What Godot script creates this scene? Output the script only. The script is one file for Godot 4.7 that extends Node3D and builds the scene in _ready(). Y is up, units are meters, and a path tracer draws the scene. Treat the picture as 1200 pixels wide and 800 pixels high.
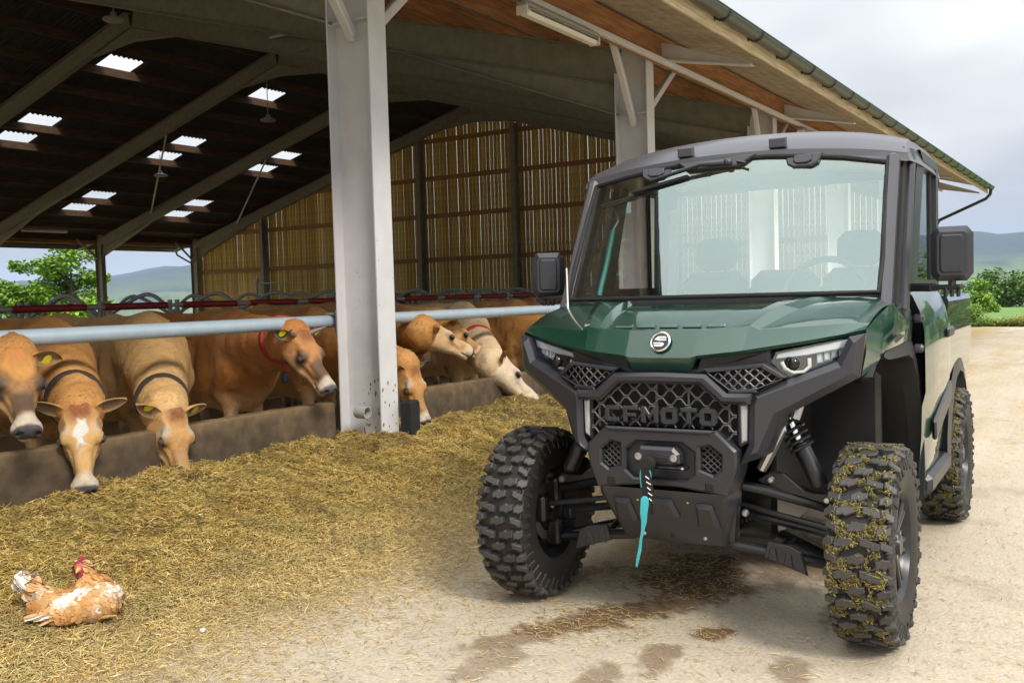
extends Node3D
# A farm yard: dairy cattle feeding under an open-fronted barn, a green utility vehicle parked on the yard.
# World: +x runs along the eave away from the camera, -z runs into the barn, y up, metres.

var M := {}
var taken := {}
var rng := RandomNumberGenerator.new()

# ---------------------------------------------------------------- mesh helper
class Geo:
	var P := PackedVector3Array()
	var C := PackedColorArray()
	var col := Color.WHITE
	var xf := Transform3D.IDENTITY
	var bend := false          # sweep of the vehicle's nose: points step back with |x|
	var smooth_n := PackedVector3Array()

	func put(v: Vector3) -> Vector3:
		if bend:
			v.z -= 0.45 * maxf(0.0, absf(v.x) - 0.30)
		return xf * v
	func raw(a: Vector3, b: Vector3, c: Vector3) -> void:   # counter-clockwise seen from outside
		P.push_back(a); P.push_back(c); P.push_back(b)
		C.push_back(col); C.push_back(col); C.push_back(col)
	func tri(a: Vector3, b: Vector3, c: Vector3) -> void:
		raw(put(a), put(b), put(c))
	func quad(a: Vector3, b: Vector3, c: Vector3, d: Vector3) -> void:
		var A := put(a); var B := put(b); var CC := put(c); var D := put(d)
		raw(A, B, CC); raw(A, CC, D)
	func join(g: Geo, t := Transform3D.IDENTITY) -> void:
		for i in g.P.size():
			P.push_back(t * g.P[i]); C.push_back(g.C[i])
	func mirror() -> void:      # adds the same shape on the other side of x = 0
		var n := P.size()
		for i in range(0, n, 3):
			for k in [0, 2, 1]:
				var v := P[i + k]
				P.push_back(Vector3(-v.x, v.y, v.z)); C.push_back(C[i + k])
	static func inset(poly: PackedVector2Array, d: PackedFloat32Array) -> PackedVector2Array:
		var n := poly.size(); var out := PackedVector2Array()
		for i in n:
			var e0 := (poly[i] - poly[(i + n - 1) % n]).normalized(); var e1 := (poly[(i + 1) % n] - poly[i]).normalized()
			var n0 := Vector2(-e0.y, e0.x); var n1 := Vector2(-e1.y, e1.x)
			var d0 := d[(i + n - 1) % n]; var d1 := d[i]
			var det := n0.x * n1.y - n0.y * n1.x
			if absf(det) < 0.05:
				out.push_back(poly[i] + (n0 + n1).normalized() * (d0 + d1) * 0.5)
			else:
				out.push_back(poly[i] + Vector2((d0 * n1.y - d1 * n0.y) / det, (d1 * n0.x - d0 * n1.x) / det))
		return out
	func cap(poly: PackedVector2Array, z: float, front: bool) -> void:
		var t := Geometry2D.triangulate_polygon(poly)
		for i in range(0, t.size(), 3):
			var a := poly[t[i]]; var b := poly[t[i + 1]]; var c := poly[t[i + 2]]
			if ((b - a).cross(c - a) < 0) == front:
				var s := b; b = c; c = s
			tri(Vector3(a.x, a.y, z), Vector3(b.x, b.y, z), Vector3(c.x, c.y, z))
	# polygon (counter-clockwise seen from +z) pulled from z0 to z1, edges chamfered at z1 (and at z0 if ch0); open = edges with no chamfer
	func prism(pts: Array, z0: float, z1: float, ch := 0.0, ch0 := 0.0, open := []) -> void:
		var poly := PackedVector2Array(pts)
		var area := 0.0
		for i in poly.size():
			area += poly[i].cross(poly[(i + 1) % poly.size()])
		if area < 0:
			poly.reverse()
		var n := poly.size()
		var rings := []
		for k in 2:
			var c := ch0 if k == 0 else ch
			var zz := z0 if k == 0 else z1
			var dir := 1.0 if k == 0 else -1.0
			if c > 0:
				var d := PackedFloat32Array(); d.resize(n); d.fill(c)
				for o in open: d[o] = 0.0
				var ins := inset(poly, d)
				if k == 0:
					rings.append([ins, zz]); rings.append([poly, zz + dir * c])
				else:
					rings.append([poly, zz + dir * c]); rings.append([ins, zz])
			else:
				rings.append([poly, zz])
		for r in rings.size() - 1:
			var a: PackedVector2Array = rings[r][0]; var b: PackedVector2Array = rings[r + 1][0]
			for i in n:
				var j := (i + 1) % n
				quad(Vector3(a[i].x, a[i].y, rings[r][1]), Vector3(a[j].x, a[j].y, rings[r][1]), Vector3(b[j].x, b[j].y, rings[r + 1][1]), Vector3(b[i].x, b[i].y, rings[r + 1][1]))
		cap(rings[0][0], rings[0][1], false)
		cap(rings[-1][0], rings[-1][1], true)
	func box(c: Vector3, s: Vector3, ch := 0.0, b := Basis.IDENTITY) -> void:
		var keep := xf
		xf = xf * Transform3D(b, c)
		var h := s / 2
		if ch <= 0:
			prism([Vector2(-h.x, -h.y), Vector2(h.x, -h.y), Vector2(h.x, h.y), Vector2(-h.x, h.y)], -h.z, h.z)
		else:
			var q := ch
			prism([Vector2(-h.x + q, -h.y), Vector2(h.x - q, -h.y), Vector2(h.x, -h.y + q), Vector2(h.x, h.y - q), Vector2(h.x - q, h.y), Vector2(-h.x + q, h.y), Vector2(-h.x, h.y - q), Vector2(-h.x, -h.y + q)], -h.z, h.z, q, q)
		xf = keep
	func bar(a: Vector3, b: Vector3, w: float, h: float, up := Vector3.UP, ch := 0.0) -> void:   # a straight beam, w across, h along up
		var z := (b - a).normalized()
		var x := up.cross(z).normalized()
		box((a + b) / 2, Vector3(w, h, a.distance_to(b)), ch, Basis(x, z.cross(x), z))
	func tube(path: Array, r, n := 8, caps := true, closed := false) -> void:
		var m := path.size()
		var rings := []
		var side := Vector3.ZERO
		for i in m:
			var t: Vector3
			if closed: t = (path[(i + 1) % m] - path[(i + m - 1) % m]).normalized()
			else: t = (path[mini(i + 1, m - 1)] - path[maxi(i - 1, 0)]).normalized()
			if side == Vector3.ZERO:
				side = t.cross(Vector3.UP if absf(t.y) < 0.9 else Vector3.RIGHT).normalized()
			side = (side - t * side.dot(t)).normalized()
			var o := t.cross(side)
			var rr: float = r[i] if r is Array else r
			var ring := PackedVector3Array()
			for k in n:
				var a := TAU * k / n
				ring.push_back(path[i] + (side * cos(a) + o * sin(a)) * rr)
			rings.append(ring)
		loft(rings, true, closed)
		if caps and not closed:
			for k in range(1, n - 1):
				tri(rings[0][0], rings[0][k + 1], rings[0][k])
				tri(rings[-1][0], rings[-1][k], rings[-1][k + 1])
	func loft(rings: Array, round_ := false, closed := false) -> void:
		var m := rings.size()
		for i in (m if closed else m - 1):
			var a = rings[i]; var b = rings[(i + 1) % m]
			var n: int = a.size()
			for k in (n if round_ else n - 1):
				var j := (k + 1) % n
				quad(a[k], a[j], b[j], b[k])
	func lathe(profile: Array, n: int, t := Transform3D.IDENTITY) -> void:   # profile of (radius, along) round the local y axis, from bottom to top on the outside
		var keep := xf
		xf = xf * t
		for i in profile.size() - 1:
			var p: Vector2 = profile[i]; var q: Vector2 = profile[i + 1]
			for k in n:
				var a := TAU * k / n; var b := TAU * (k + 1) / n
				var A := Vector3(p.x * cos(a), p.y, -p.x * sin(a)); var B := Vector3(p.x * cos(b), p.y, -p.x * sin(b))
				var D := Vector3(q.x * cos(a), q.y, -q.x * sin(a)); var E := Vector3(q.x * cos(b), q.y, -q.x * sin(b))
				if p.x < 1e-5: tri(A, E, D)
				elif q.x < 1e-5: tri(A, B, D)
				else: quad(A, B, E, D)
		xf = keep
	func ball(c: Vector3, r: Vector3, n := 10, b := Basis.IDENTITY) -> void:
		var pr := []
		for i in n / 2 + 1:
			var a := -PI / 2 + PI * i / (n / 2)
			pr.append(Vector2(cos(a), sin(a)) if i > 0 and i < n / 2 else Vector2(0, sin(a)))
		lathe(pr, n, Transform3D(b * Basis.from_scale(r), c))
	func mesh(crease := 30.0) -> ArrayMesh:
		var n := P.size(); var N := PackedVector3Array(); N.resize(n)
		var F := PackedVector3Array(); F.resize(n / 3)
		for f in n / 3:
			F[f] = (P[f * 3 + 2] - P[f * 3]).cross(P[f * 3 + 1] - P[f * 3])
		if crease <= 0:
			for i in n: N[i] = F[i / 3].normalized()
		else:
			var at := {}
			for i in n:
				var k := Vector3i((P[i] * 20000.0).round())
				if at.has(k): at[k].append(i / 3)
				else: at[k] = [i / 3]
			var lim := cos(deg_to_rad(crease))
			for i in n:
				var me := F[i / 3].normalized()
				var s := Vector3.ZERO
				for f in at[Vector3i((P[i] * 20000.0).round())]:
					if crease >= 180 or F[f].normalized().dot(me) >= lim: s += F[f]
				N[i] = s.normalized() if s.length() > 1e-14 else me
		var arr := []; arr.resize(Mesh.ARRAY_MAX)
		arr[Mesh.ARRAY_VERTEX] = P; arr[Mesh.ARRAY_NORMAL] = N; arr[Mesh.ARRAY_COLOR] = C
		var am := ArrayMesh.new()
		am.add_surface_from_arrays(Mesh.PRIMITIVE_TRIANGLES, arr)
		return am

# ---------------------------------------------------------------- implicit bodies (one continuous skin)
class Flesh:
	var A := PackedVector3Array(); var B := PackedVector3Array()
	var ra := PackedFloat32Array(); var rb := PackedFloat32Array()
	var sc := PackedVector3Array(); var kk := PackedFloat32Array(); var cut := PackedByteArray()
	var V := PackedVector3Array(); var N := PackedVector3Array(); var I := PackedInt32Array()

	func bone(a: Vector3, b: Vector3, r0: float, r1: float, k := 0.05, squash := Vector3.ONE, carve := false) -> void:
		A.push_back(a / squash); B.push_back(b / squash); ra.push_back(r0); rb.push_back(r1); sc.push_back(squash); kk.push_back(k); cut.push_back(1 if carve else 0)
	func both(a: Vector3, b: Vector3, r0: float, r1: float, k := 0.05, squash := Vector3.ONE, carve := false) -> void:
		bone(a, b, r0, r1, k, squash, carve)
		bone(Vector3(-a.x, a.y, a.z), Vector3(-b.x, b.y, b.z), r0, r1, k, squash, carve)
	func one(i: int, p: Vector3) -> float:
		var s := sc[i]
		var pa := p / s - A[i]; var ba := B[i] - A[i]
		var h := clampf(pa.dot(ba) / maxf(ba.length_squared(), 1e-9), 0.0, 1.0)
		return ((pa - ba * h).length() - lerpf(ra[i], rb[i], h)) * minf(s.x, minf(s.y, s.z))
	func at(p: Vector3, list: PackedInt32Array) -> float:
		var d := 1e3
		for i in list:
			var e := one(i, p); var k := kk[i]
			if cut[i]:
				var hc := maxf(k - absf(-e - d), 0.0) / k
				d = maxf(d, -e) + hc * hc * k * 0.25
			else:
				var h := maxf(k - absf(e - d), 0.0) / k
				d = minf(d, e) - h * h * k * 0.25
		return d
	func build(cell: float) -> void:
		var lo := Vector3.ONE * 1e6; var hi := -lo
		for i in A.size():
			if cut[i]: continue
			var r := maxf(ra[i], rb[i]) * maxf(sc[i].x, maxf(sc[i].y, sc[i].z)) + 0.02
			for q in [A[i] * sc[i], B[i] * sc[i]]:
				lo = lo.min(q - Vector3.ONE * r); hi = hi.max(q + Vector3.ONE * r)
		var blk := 5
		var nb := Vector3i(((hi - lo) / (cell * blk)).ceil()) + Vector3i.ONE
		var nx := nb.x * blk + 1; var ny := nb.y * blk + 1; var nz := nb.z * blk + 1
		var val := PackedFloat32Array(); val.resize(nx * ny * nz); val.fill(1e9)
		var vid := PackedInt32Array(); vid.resize(nx * ny * nz); vid.fill(-1)
		var half := cell * blk * 0.87
		var active := []; var lists := []
		var es := PackedFloat32Array(); es.resize(A.size())
		for bz in nb.z: for by in nb.y: for bx in nb.x:
			var c := lo + Vector3(bx + 0.5, by + 0.5, bz + 0.5) * cell * blk
			var list := PackedInt32Array(); var best := 1e3
			for i in A.size():
				es[i] = one(i, c)
				if not cut[i]: best = minf(best, es[i])
			if best > half + 0.04 or best < -half * 1.3 - 0.05: continue
			for i in A.size():
				if (es[i] < half + 0.03) if cut[i] else (es[i] < best + half * 2.0 + kk[i]): list.push_back(i)
			active.append(Vector3i(bx, by, bz)); lists.append(list)
			for z in range(bz * blk, bz * blk + blk + 1): for y in range(by * blk, by * blk + blk + 1): for x in range(bx * blk, bx * blk + blk + 1):
				var id := (z * ny + y) * nx + x
				if val[id] > 1e8: val[id] = at(lo + Vector3(x, y, z) * cell, list)
		var cells := []
		for bi in active.size():
			var b: Vector3i = active[bi]
			for z in range(b.z * blk, b.z * blk + blk): for y in range(b.y * blk, b.y * blk + blk): for x in range(b.x * blk, b.x * blk + blk):
				var id := (z * ny + y) * nx + x
				var m := 0
				for k in 8:
					if val[id + (k & 1) + ((k >> 1) & 1) * nx + (k >> 2) * nx * ny] < 0: m |= 1 << k
				if m == 0 or m == 255: continue
				var s := Vector3.ZERO; var n := 0
				for e in 12:
					var k0: int; var k1: int
					if e < 4: k0 = e * 2; k1 = k0 + 1
					elif e < 8: k0 = (e & 1) + ((e - 4) >> 1) * 4; k1 = k0 + 2
					else: k0 = e - 8; k1 = k0 + 4
					if ((m >> k0) & 1) == ((m >> k1) & 1): continue
					var v0 := val[id + (k0 & 1) + ((k0 >> 1) & 1) * nx + (k0 >> 2) * nx * ny]; var v1 := val[id + (k1 & 1) + ((k1 >> 1) & 1) * nx + (k1 >> 2) * nx * ny]
					var t := clampf(v0 / (v0 - v1), 0.02, 0.98)
					s += Vector3(k0 & 1, (k0 >> 1) & 1, k0 >> 2).lerp(Vector3(k1 & 1, (k1 >> 1) & 1, k1 >> 2), t); n += 1
				var p := lo + (Vector3(x, y, z) + s / n) * cell
				vid[id] = V.size(); V.push_back(p)
				N.push_back(Vector3.ZERO)
				cells.append(id)
		var st := [1, nx, nx * ny]
		for id in cells:
			for ax in 3:
				var s0: float = val[id]; var s1: float = val[id + st[ax]]
				if (s0 < 0) == (s1 < 0): continue
				var u: int = st[(ax + 1) % 3]; var w: int = st[(ax + 2) % 3]
				var a := vid[id]; var b := vid[id - u]; var c := vid[id - u - w]; var d := vid[id - w]
				if a < 0 or b < 0 or c < 0 or d < 0: continue
				if s0 < 0: I.append_array([a, c, b, a, d, c])
				else: I.append_array([a, b, c, a, c, d])
		renormal()
	func renormal() -> void:
		N.fill(Vector3.ZERO)
		for i in range(0, I.size(), 3):
			var n := (V[I[i + 2]] - V[I[i]]).cross(V[I[i + 1]] - V[I[i]])
			N[I[i]] += n; N[I[i + 1]] += n; N[I[i + 2]] += n
		for i in N.size(): N[i] = N[i].normalized()
	func mesh(colors: PackedColorArray) -> ArrayMesh:
		var arr := []; arr.resize(Mesh.ARRAY_MAX)
		arr[Mesh.ARRAY_VERTEX] = V; arr[Mesh.ARRAY_NORMAL] = N; arr[Mesh.ARRAY_INDEX] = I; arr[Mesh.ARRAY_COLOR] = colors
		var am := ArrayMesh.new(); am.add_surface_from_arrays(Mesh.PRIMITIVE_TRIANGLES, arr)
		return am

# ---------------------------------------------------------------- naming and tagging
func numbered(called: String) -> String:
	var n: int = taken.get(called, -1) + 1
	taken[called] = n
	return called if n == 0 else "%s_%03d" % [called, n]

func tag(o: Node, label: String, category: String, group := "", kind := "") -> Node:
	if label: o.set_meta("label", label)
	if category: o.set_meta("category", category)
	if group: o.set_meta("group", group)
	if kind: o.set_meta("kind", kind)
	return o

func thing(called: String, label: String, category: String, at := Vector3.ZERO, group := "") -> Node3D:
	var o := Node3D.new()
	o.name = numbered(called)
	add_child(o)
	o.position = at
	tag(o, label, category, group)
	return o

func solid(called: String, mesh: Mesh, mat: Material, parent: Node = null, t := Transform3D.IDENTITY) -> MeshInstance3D:
	var o := MeshInstance3D.new()
	o.mesh = mesh
	o.material_override = mat
	o.transform = t
	if parent == null:
		o.name = numbered(called)
		add_child(o)
	else:
		var c: Dictionary = parent.get_meta("_n") if parent.has_meta("_n") else {}
		var n: int = c.get(called, -1) + 1
		c[called] = n
		parent.set_meta("_n", c)
		o.name = called if n == 0 else "%s_%03d" % [called, n]
		parent.add_child(o)
	return o

func part(called: String, g: Geo, mat: Material, parent: Node = null, crease := 30.0, t := Transform3D.IDENTITY) -> MeshInstance3D:
	return solid(called, g.mesh(crease), mat, parent, t)

func scatter(called: String, mesh: Mesh, mat: Material, xs: Array, cols: PackedColorArray, parent: Node = null) -> MultiMeshInstance3D:
	var mm := MultiMesh.new()
	mm.transform_format = MultiMesh.TRANSFORM_3D
	mm.use_colors = cols.size() > 0
	mm.mesh = mesh
	mm.instance_count = xs.size()
	for i in xs.size():
		mm.set_instance_transform(i, xs[i])
		if cols.size(): mm.set_instance_color(i, cols[i])
	var o := MultiMeshInstance3D.new()
	o.multimesh = mm
	o.material_override = mat
	o.name = numbered(called) if parent == null else called
	(self if parent == null else parent).add_child(o, true)
	return o

# ---------------------------------------------------------------- materials
var tex_cache := {}
func noise_tex(seed_: int, freq: float, lo: float, oct := 4, normal := false, kind := FastNoiseLite.TYPE_SIMPLEX_SMOOTH, size := 512) -> NoiseTexture2D:
	var key := [seed_, freq, lo, oct, normal, kind, size]
	if tex_cache.has(key): return tex_cache[key]
	var n := FastNoiseLite.new()
	n.seed = seed_; n.frequency = freq; n.fractal_octaves = oct; n.noise_type = kind
	var t := NoiseTexture2D.new()
	t.width = size; t.height = size; t.seamless = true; t.noise = n
	var gr := Gradient.new()
	gr.set_color(0, Color(lo, lo, lo)); gr.set_color(1, Color.WHITE)
	t.color_ramp = gr
	tex_cache[key] = t
	return t

# colour is linear; mottle = how dark the noise goes; size = metres of one texture tile; bump in centimetres
func mat(color: Color, rough: float, metal := 0.0, mottle := 0.0, size := 1.0, bump := 0.0, freq := 0.02, vertex := false, world := false) -> StandardMaterial3D:
	var m := StandardMaterial3D.new()
	m.albedo_color = color.linear_to_srgb()
	m.roughness = rough; m.metallic = metal
	m.vertex_color_use_as_albedo = vertex
	if mottle > 0 or bump > 0:
		m.uv1_triplanar = true
		m.uv1_world_triplanar = world
		m.uv1_scale = Vector3.ONE / size
	if mottle > 0:
		m.albedo_texture = noise_tex(3, freq, 1.0 - mottle, 5)
	if bump > 0:
		m.heightmap_enabled = true
		m.heightmap_scale = bump
		m.heightmap_texture = noise_tex(7, freq, 0.0, 5)
	return m

func words(n: int) -> String:
	return ["first", "second", "third", "fourth", "fifth", "sixth", "seventh", "eighth", "ninth", "tenth", "eleventh", "twelfth", "thirteenth", "fourteenth", "fifteenth", "sixteenth", "seventeenth", "eighteenth", "nineteenth", "twentieth", "last"][mini(n, 20)]
func lin(r: float, g: float, b: float) -> Color: return Color(r, g, b)
func srgb(r: int, g: int, b: int) -> Color: return Color8(r, g, b).srgb_to_linear()
func v2(a: Array) -> Array:
	var out := []
	for i in range(0, a.size(), 2): out.append(Vector2(a[i], a[i + 1]))
	return out
func sym(a: Array) -> Array:      # right half (bottom to top), closed with its mirror image
	var h := v2(a); var out := h.duplicate()
	for i in range(h.size() - 1, -1, -1):
		if absf(h[i].x) > 1e-4: out.append(Vector2(-h[i].x, h[i].y))
	return out

func make_materials() -> void:
	M.concrete = mat(lin(0.80, 0.685, 0.53), 0.92, 0.0, 0.16, 0.9, 0.25, 0.09, true, true)
	M.trough = mat(lin(0.40, 0.275, 0.155), 0.85, 0.0, 0.30, 1.4, 0.5, 0.02, true, true)
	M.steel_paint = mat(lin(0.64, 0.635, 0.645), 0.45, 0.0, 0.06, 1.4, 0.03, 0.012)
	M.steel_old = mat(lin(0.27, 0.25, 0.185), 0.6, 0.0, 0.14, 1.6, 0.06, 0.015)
	M.galv = mat(lin(0.52, 0.53, 0.50), 0.45, 0.12, 0.2, 0.3, 0.0, 0.03)
	M.rail = mat(lin(0.40, 0.49, 0.57), 0.40, 0.15, 0.07, 1.6, 0.0, 0.02)
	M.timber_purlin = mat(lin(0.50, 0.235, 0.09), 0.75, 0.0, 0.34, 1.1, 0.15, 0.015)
	M.timber_shaded = mat(lin(0.13, 0.066, 0.03), 0.8, 0.0, 0.4, 1.1, 0.15, 0.015)  # purlin timber with the shade under the roof put into its colour
	M.timber_pale = mat(lin(0.82, 0.66, 0.42), 0.7, 0.0, 0.28, 0.9, 0.1, 0.015)
	for tm in [M.timber_purlin, M.timber_shaded, M.timber_pale]: tm.uv1_scale = Vector3(0.22, 3.0, 3.0)
	M.slat = []
	for c in [lin(0.90, 0.60, 0.17), lin(0.80, 0.51, 0.12), lin(0.92, 0.66, 0.24), lin(0.70, 0.43, 0.10)]:
		var ms := mat(c, 0.8, 0.0, 0.4, 0.7, 0.1, 0.02)
		ms.uv1_scale = Vector3(2.5, 0.45, 2.5)
		M.slat.append(ms)
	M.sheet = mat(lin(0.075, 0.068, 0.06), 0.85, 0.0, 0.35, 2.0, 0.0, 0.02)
	M.sheet_front = mat(lin(0.62, 0.53, 0.41), 0.8, 0.0, 0.3, 2.0, 0.0, 0.02)  # same roof sheeting, paled so its dim underside reads as lit
	var sk := StandardMaterial3D.new()
	sk.albedo_color = Color(0.93, 0.94, 0.93, 0.22); sk.roughness = 0.6
	sk.transparency = BaseMaterial3D.TRANSPARENCY_ALPHA
	sk.backlight_enabled = true; sk.backlight = Color(1, 1, 1)
	M.skylight = sk
	M.gutter = mat(lin(0.055, 0.062, 0.045), 0.35, 0.0, 0.3, 0.6, 0.0, 0.02)
	M.black_metal = mat(lin(0.012, 0.012, 0.013), 0.35)
	M.black_rubber = mat(lin(0.014, 0.014, 0.014), 0.75, 0.0, 0.4, 0.2, 0.1, 0.03)
	M.red_plastic = mat(lin(0.36, 0.02, 0.02), 0.45, 0.0, 0.2, 0.4)
	M.lamp_white = mat(lin(0.72, 0.71, 0.66), 0.4)
	M.lamp_sky_tint = mat(lin(0.66, 0.70, 0.80), 0.15, 0.3)  # headlamp parts, pale sky reflection put into the colour
	M.guide = mat(lin(0.42, 0.43, 0.46), 0.2, 0.3)
	M.lamp_grey = mat(lin(0.3, 0.3, 0.28), 0.5)
	# vehicle
	var gp := mat(lin(0.005, 0.046, 0.029), 0.32, 0.25)
	gp.clearcoat_enabled = true; gp.clearcoat = 1.0; gp.clearcoat_roughness = 0.03
	M.green = gp
	M.plastic = mat(lin(0.031, 0.031, 0.037), 0.36, 0.0, 0.14, 0.5, 0.012, 0.3)
	M.plastic_dark = mat(lin(0.018, 0.018, 0.019), 0.5, 0.0, 0.15, 0.4)
	M.roof_plastic = mat(lin(0.070, 0.069, 0.078), 0.30, 0.0, 0.1, 0.5, 0.012, 0.3)
	M.mesh_plastic = mat(lin(0.085, 0.083, 0.082), 0.35)
	M.liner = mat(lin(0.020, 0.0185, 0.018), 0.38, 0.0, 0.2, 0.5)
	M.chrome = mat(lin(0.75, 0.75, 0.76), 0.12, 1.0)
	M.steel_bright = mat(lin(0.5, 0.5, 0.5), 0.3, 0.9)
	M.frame_black = mat(lin(0.014, 0.014, 0.016), 0.28)
	M.tyre = mat(lin(0.085, 0.080, 0.075), 0.55, 0.0, 0.35, 0.12, 0.04, 0.03, true)
	M.rim = mat(lin(0.03, 0.03, 0.032), 0.3, 0.4)
	M.cyan = mat(lin(0.06, 0.52, 0.58), 0.6, 0.0, 0.15, 0.05)
	M.white_print = mat(lin(0.75, 0.75, 0.75), 0.6)
	M.seat = mat(lin(0.02, 0.02, 0.021), 0.65, 0.0, 0.2, 0.1)
	M.strut = mat(lin(0.10, 0.42, 0.36), 0.3, 0.3)
	var gl := StandardMaterial3D.new()       # coated laminated screen: part mirror, part clear
	gl.albedo_color = Color(0.84, 0.92, 0.905, 0.24); gl.roughness = 0.02; gl.metallic = 1.0
	gl.transparency = BaseMaterial3D.TRANSPARENCY_ALPHA
	gl.albedo_texture = noise_tex(5, 0.01, 0.97, 2)
	M.windscreen = gl
	var pane := StandardMaterial3D.new()
	pane.albedo_color = Color(0.55, 0.75, 0.70, 0.10); pane.roughness = 0.02
	pane.transparency = BaseMaterial3D.TRANSPARENCY_ALPHA
	M.pane = pane
	var sidew := StandardMaterial3D.new()
	sidew.albedo_color = Color(0.75, 0.85, 0.82, 0.55); sidew.roughness = 0.02; sidew.metallic = 1.0
	sidew.transparency = BaseMaterial3D.TRANSPARENCY_ALPHA
	sidew.albedo_texture = noise_tex(5, 0.01, 0.97, 2)
	M.side_window = sidew
	var lens := StandardMaterial3D.new()
	lens.albedo_color = Color(0.9, 0.95, 1.0, 0.08); lens.roughness = 0.02
	lens.transparency = BaseMaterial3D.TRANSPARENCY_ALPHA
	M.lens = lens
	var hg := StandardMaterial3D.new()
	hg.albedo_color = Color(0.9, 0.95, 1.0, 0.15); hg.roughness = 0.03; hg.metallic = 1.0
	hg.transparency = BaseMaterial3D.TRANSPARENCY_ALPHA
	hg.albedo_texture = noise_tex(5, 0.01, 0.97, 2)
	M.headlamp_glass = hg
	# animals
	M.hide = mat(Color.WHITE, 0.58, 0.0, 0.26, 0.22, 0.30, 0.06, true)
	M.hide.uv1_scale = Vector3(9.0, 2.6, 9.0)
	M.hide.rim_enabled = true; M.hide.rim = 0.12; M.hide.rim_tint = 0.7
	M.eye = mat(lin(0.008, 0.006, 0.006), 0.06)
	M.horn = mat(lin(0.30, 0.20, 0.16), 0.45, 0.0, 0.4, 0.08)
	M.tag = mat(lin(0.80, 0.66, 0.03), 0.45)
	M.collar = mat(lin(0.055, 0.042, 0.036), 0.7, 0.0, 0.3, 0.1)
	M.collar_red = mat(lin(0.42, 0.025, 0.02), 0.6, 0.0, 0.2, 0.1)
	M.pendant = mat(lin(0.03, 0.034, 0.045), 0.4)
	M.green_tag = mat(lin(0.03, 0.40, 0.16), 0.5)
	M.feather = mat(Color.WHITE, 0.75, 0.0, 0.12, 0.05, 0.0, 0.05, true)
	M.feather.backlight_enabled = true; M.feather.backlight = Color(0.25, 0.25, 0.25)
	M.comb = mat(lin(0.50, 0.05, 0.06), 0.5, 0.0, 0.3, 0.02, 0.1, 0.05)
	M.bed = mat(lin(0.66, 0.55, 0.36), 0.95, 0.0, 0.3, 0.8, 0.5, 0.05)
	# ground cover and plants
	M.silage = mat(lin(0.66, 0.46, 0.125), 0.95, 0.0, 0.50, 0.35, 2.0, 0.035, true, true)
	M.straw = mat(Color.WHITE, 0.75, 0.0, 0.0, 1.0, 0.0, 0.02, true)
	M.straw.backlight_enabled = true; M.straw.backlight = Color(0.2, 0.2, 0.2)
	M.leaf = mat(Color.WHITE, 0.6, 0.0, 0.0, 1.0, 0.0, 0.02, true)
	M.leaf.backlight_enabled = true; M.leaf.backlight = Color(0.5, 0.5, 0.5)
	M.bark = mat(lin(0.09, 0.07, 0.05), 0.9, 0.0, 0.5, 0.6, 1.0, 0.03)
	M.field = mat(lin(0.16, 0.30, 0.05), 0.9, 0.0, 0.35, 6.0, 0.0, 0.02, true, true)
	M.land = mat(Color.WHITE, 0.95, 0.0, 0.4, 160.0, 0.0, 0.02, true, true)
	M.pebble = mat(lin(0.8, 0.78, 0.74), 0.5)

# ---------------------------------------------------------------- sky
func make_sky() -> PanoramaSkyMaterial:
	var w := 1024; var h := 512
	var im := Image.create(w, h, false, Image.FORMAT_RGBF)
	var n := FastNoiseLite.new(); n.seed = 21; n.frequency = 1.7; n.fractal_octaves = 5; n.noise_type = FastNoiseLite.TYPE_SIMPLEX_SMOOTH
	for y in h:
		var el := PI / 2 - PI * (y + 0.5) / h
		var s := sin(el)
		for x in w:
			var az := TAU * (x + 0.5) / w
			var d := Vector3(cos(az) * cos(el), s, sin(az) * cos(el))
			var c: Color
			if s < 0: c = Color(0.45, 0.44, 0.42)
			else:
				# cloud layer seen in perspective: flat stretched towards the horizon
				var q := d / (s + 0.16)
				var f := n.get_noise_3d(q.x * 0.55, q.z * 0.55, 3.0) * 0.5 + 0.5
				var g := n.get_noise_3d(q.x * 0.2, q.z * 0.2, 11.0) * 0.5 + 0.5
				f = smoothstep(0.25, 0.75, f * 0.6 + g * 0.4)
				var base := 0.34 + 1.40 * pow(s, 1.25)
				var b := base * lerpf(0.74, 1.13, f)
				c = Color(b, b, b) * Color(0.965, 1.0, 1.035).lerp(Color(1.01, 1.0, 0.985), clampf(f * 0.9, 0, 1))
			im.set_pixel(x, y, c)
	var p := PanoramaSkyMaterial.new()
	p.panorama = ImageTexture.create_from_image(im)
	return p

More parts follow.
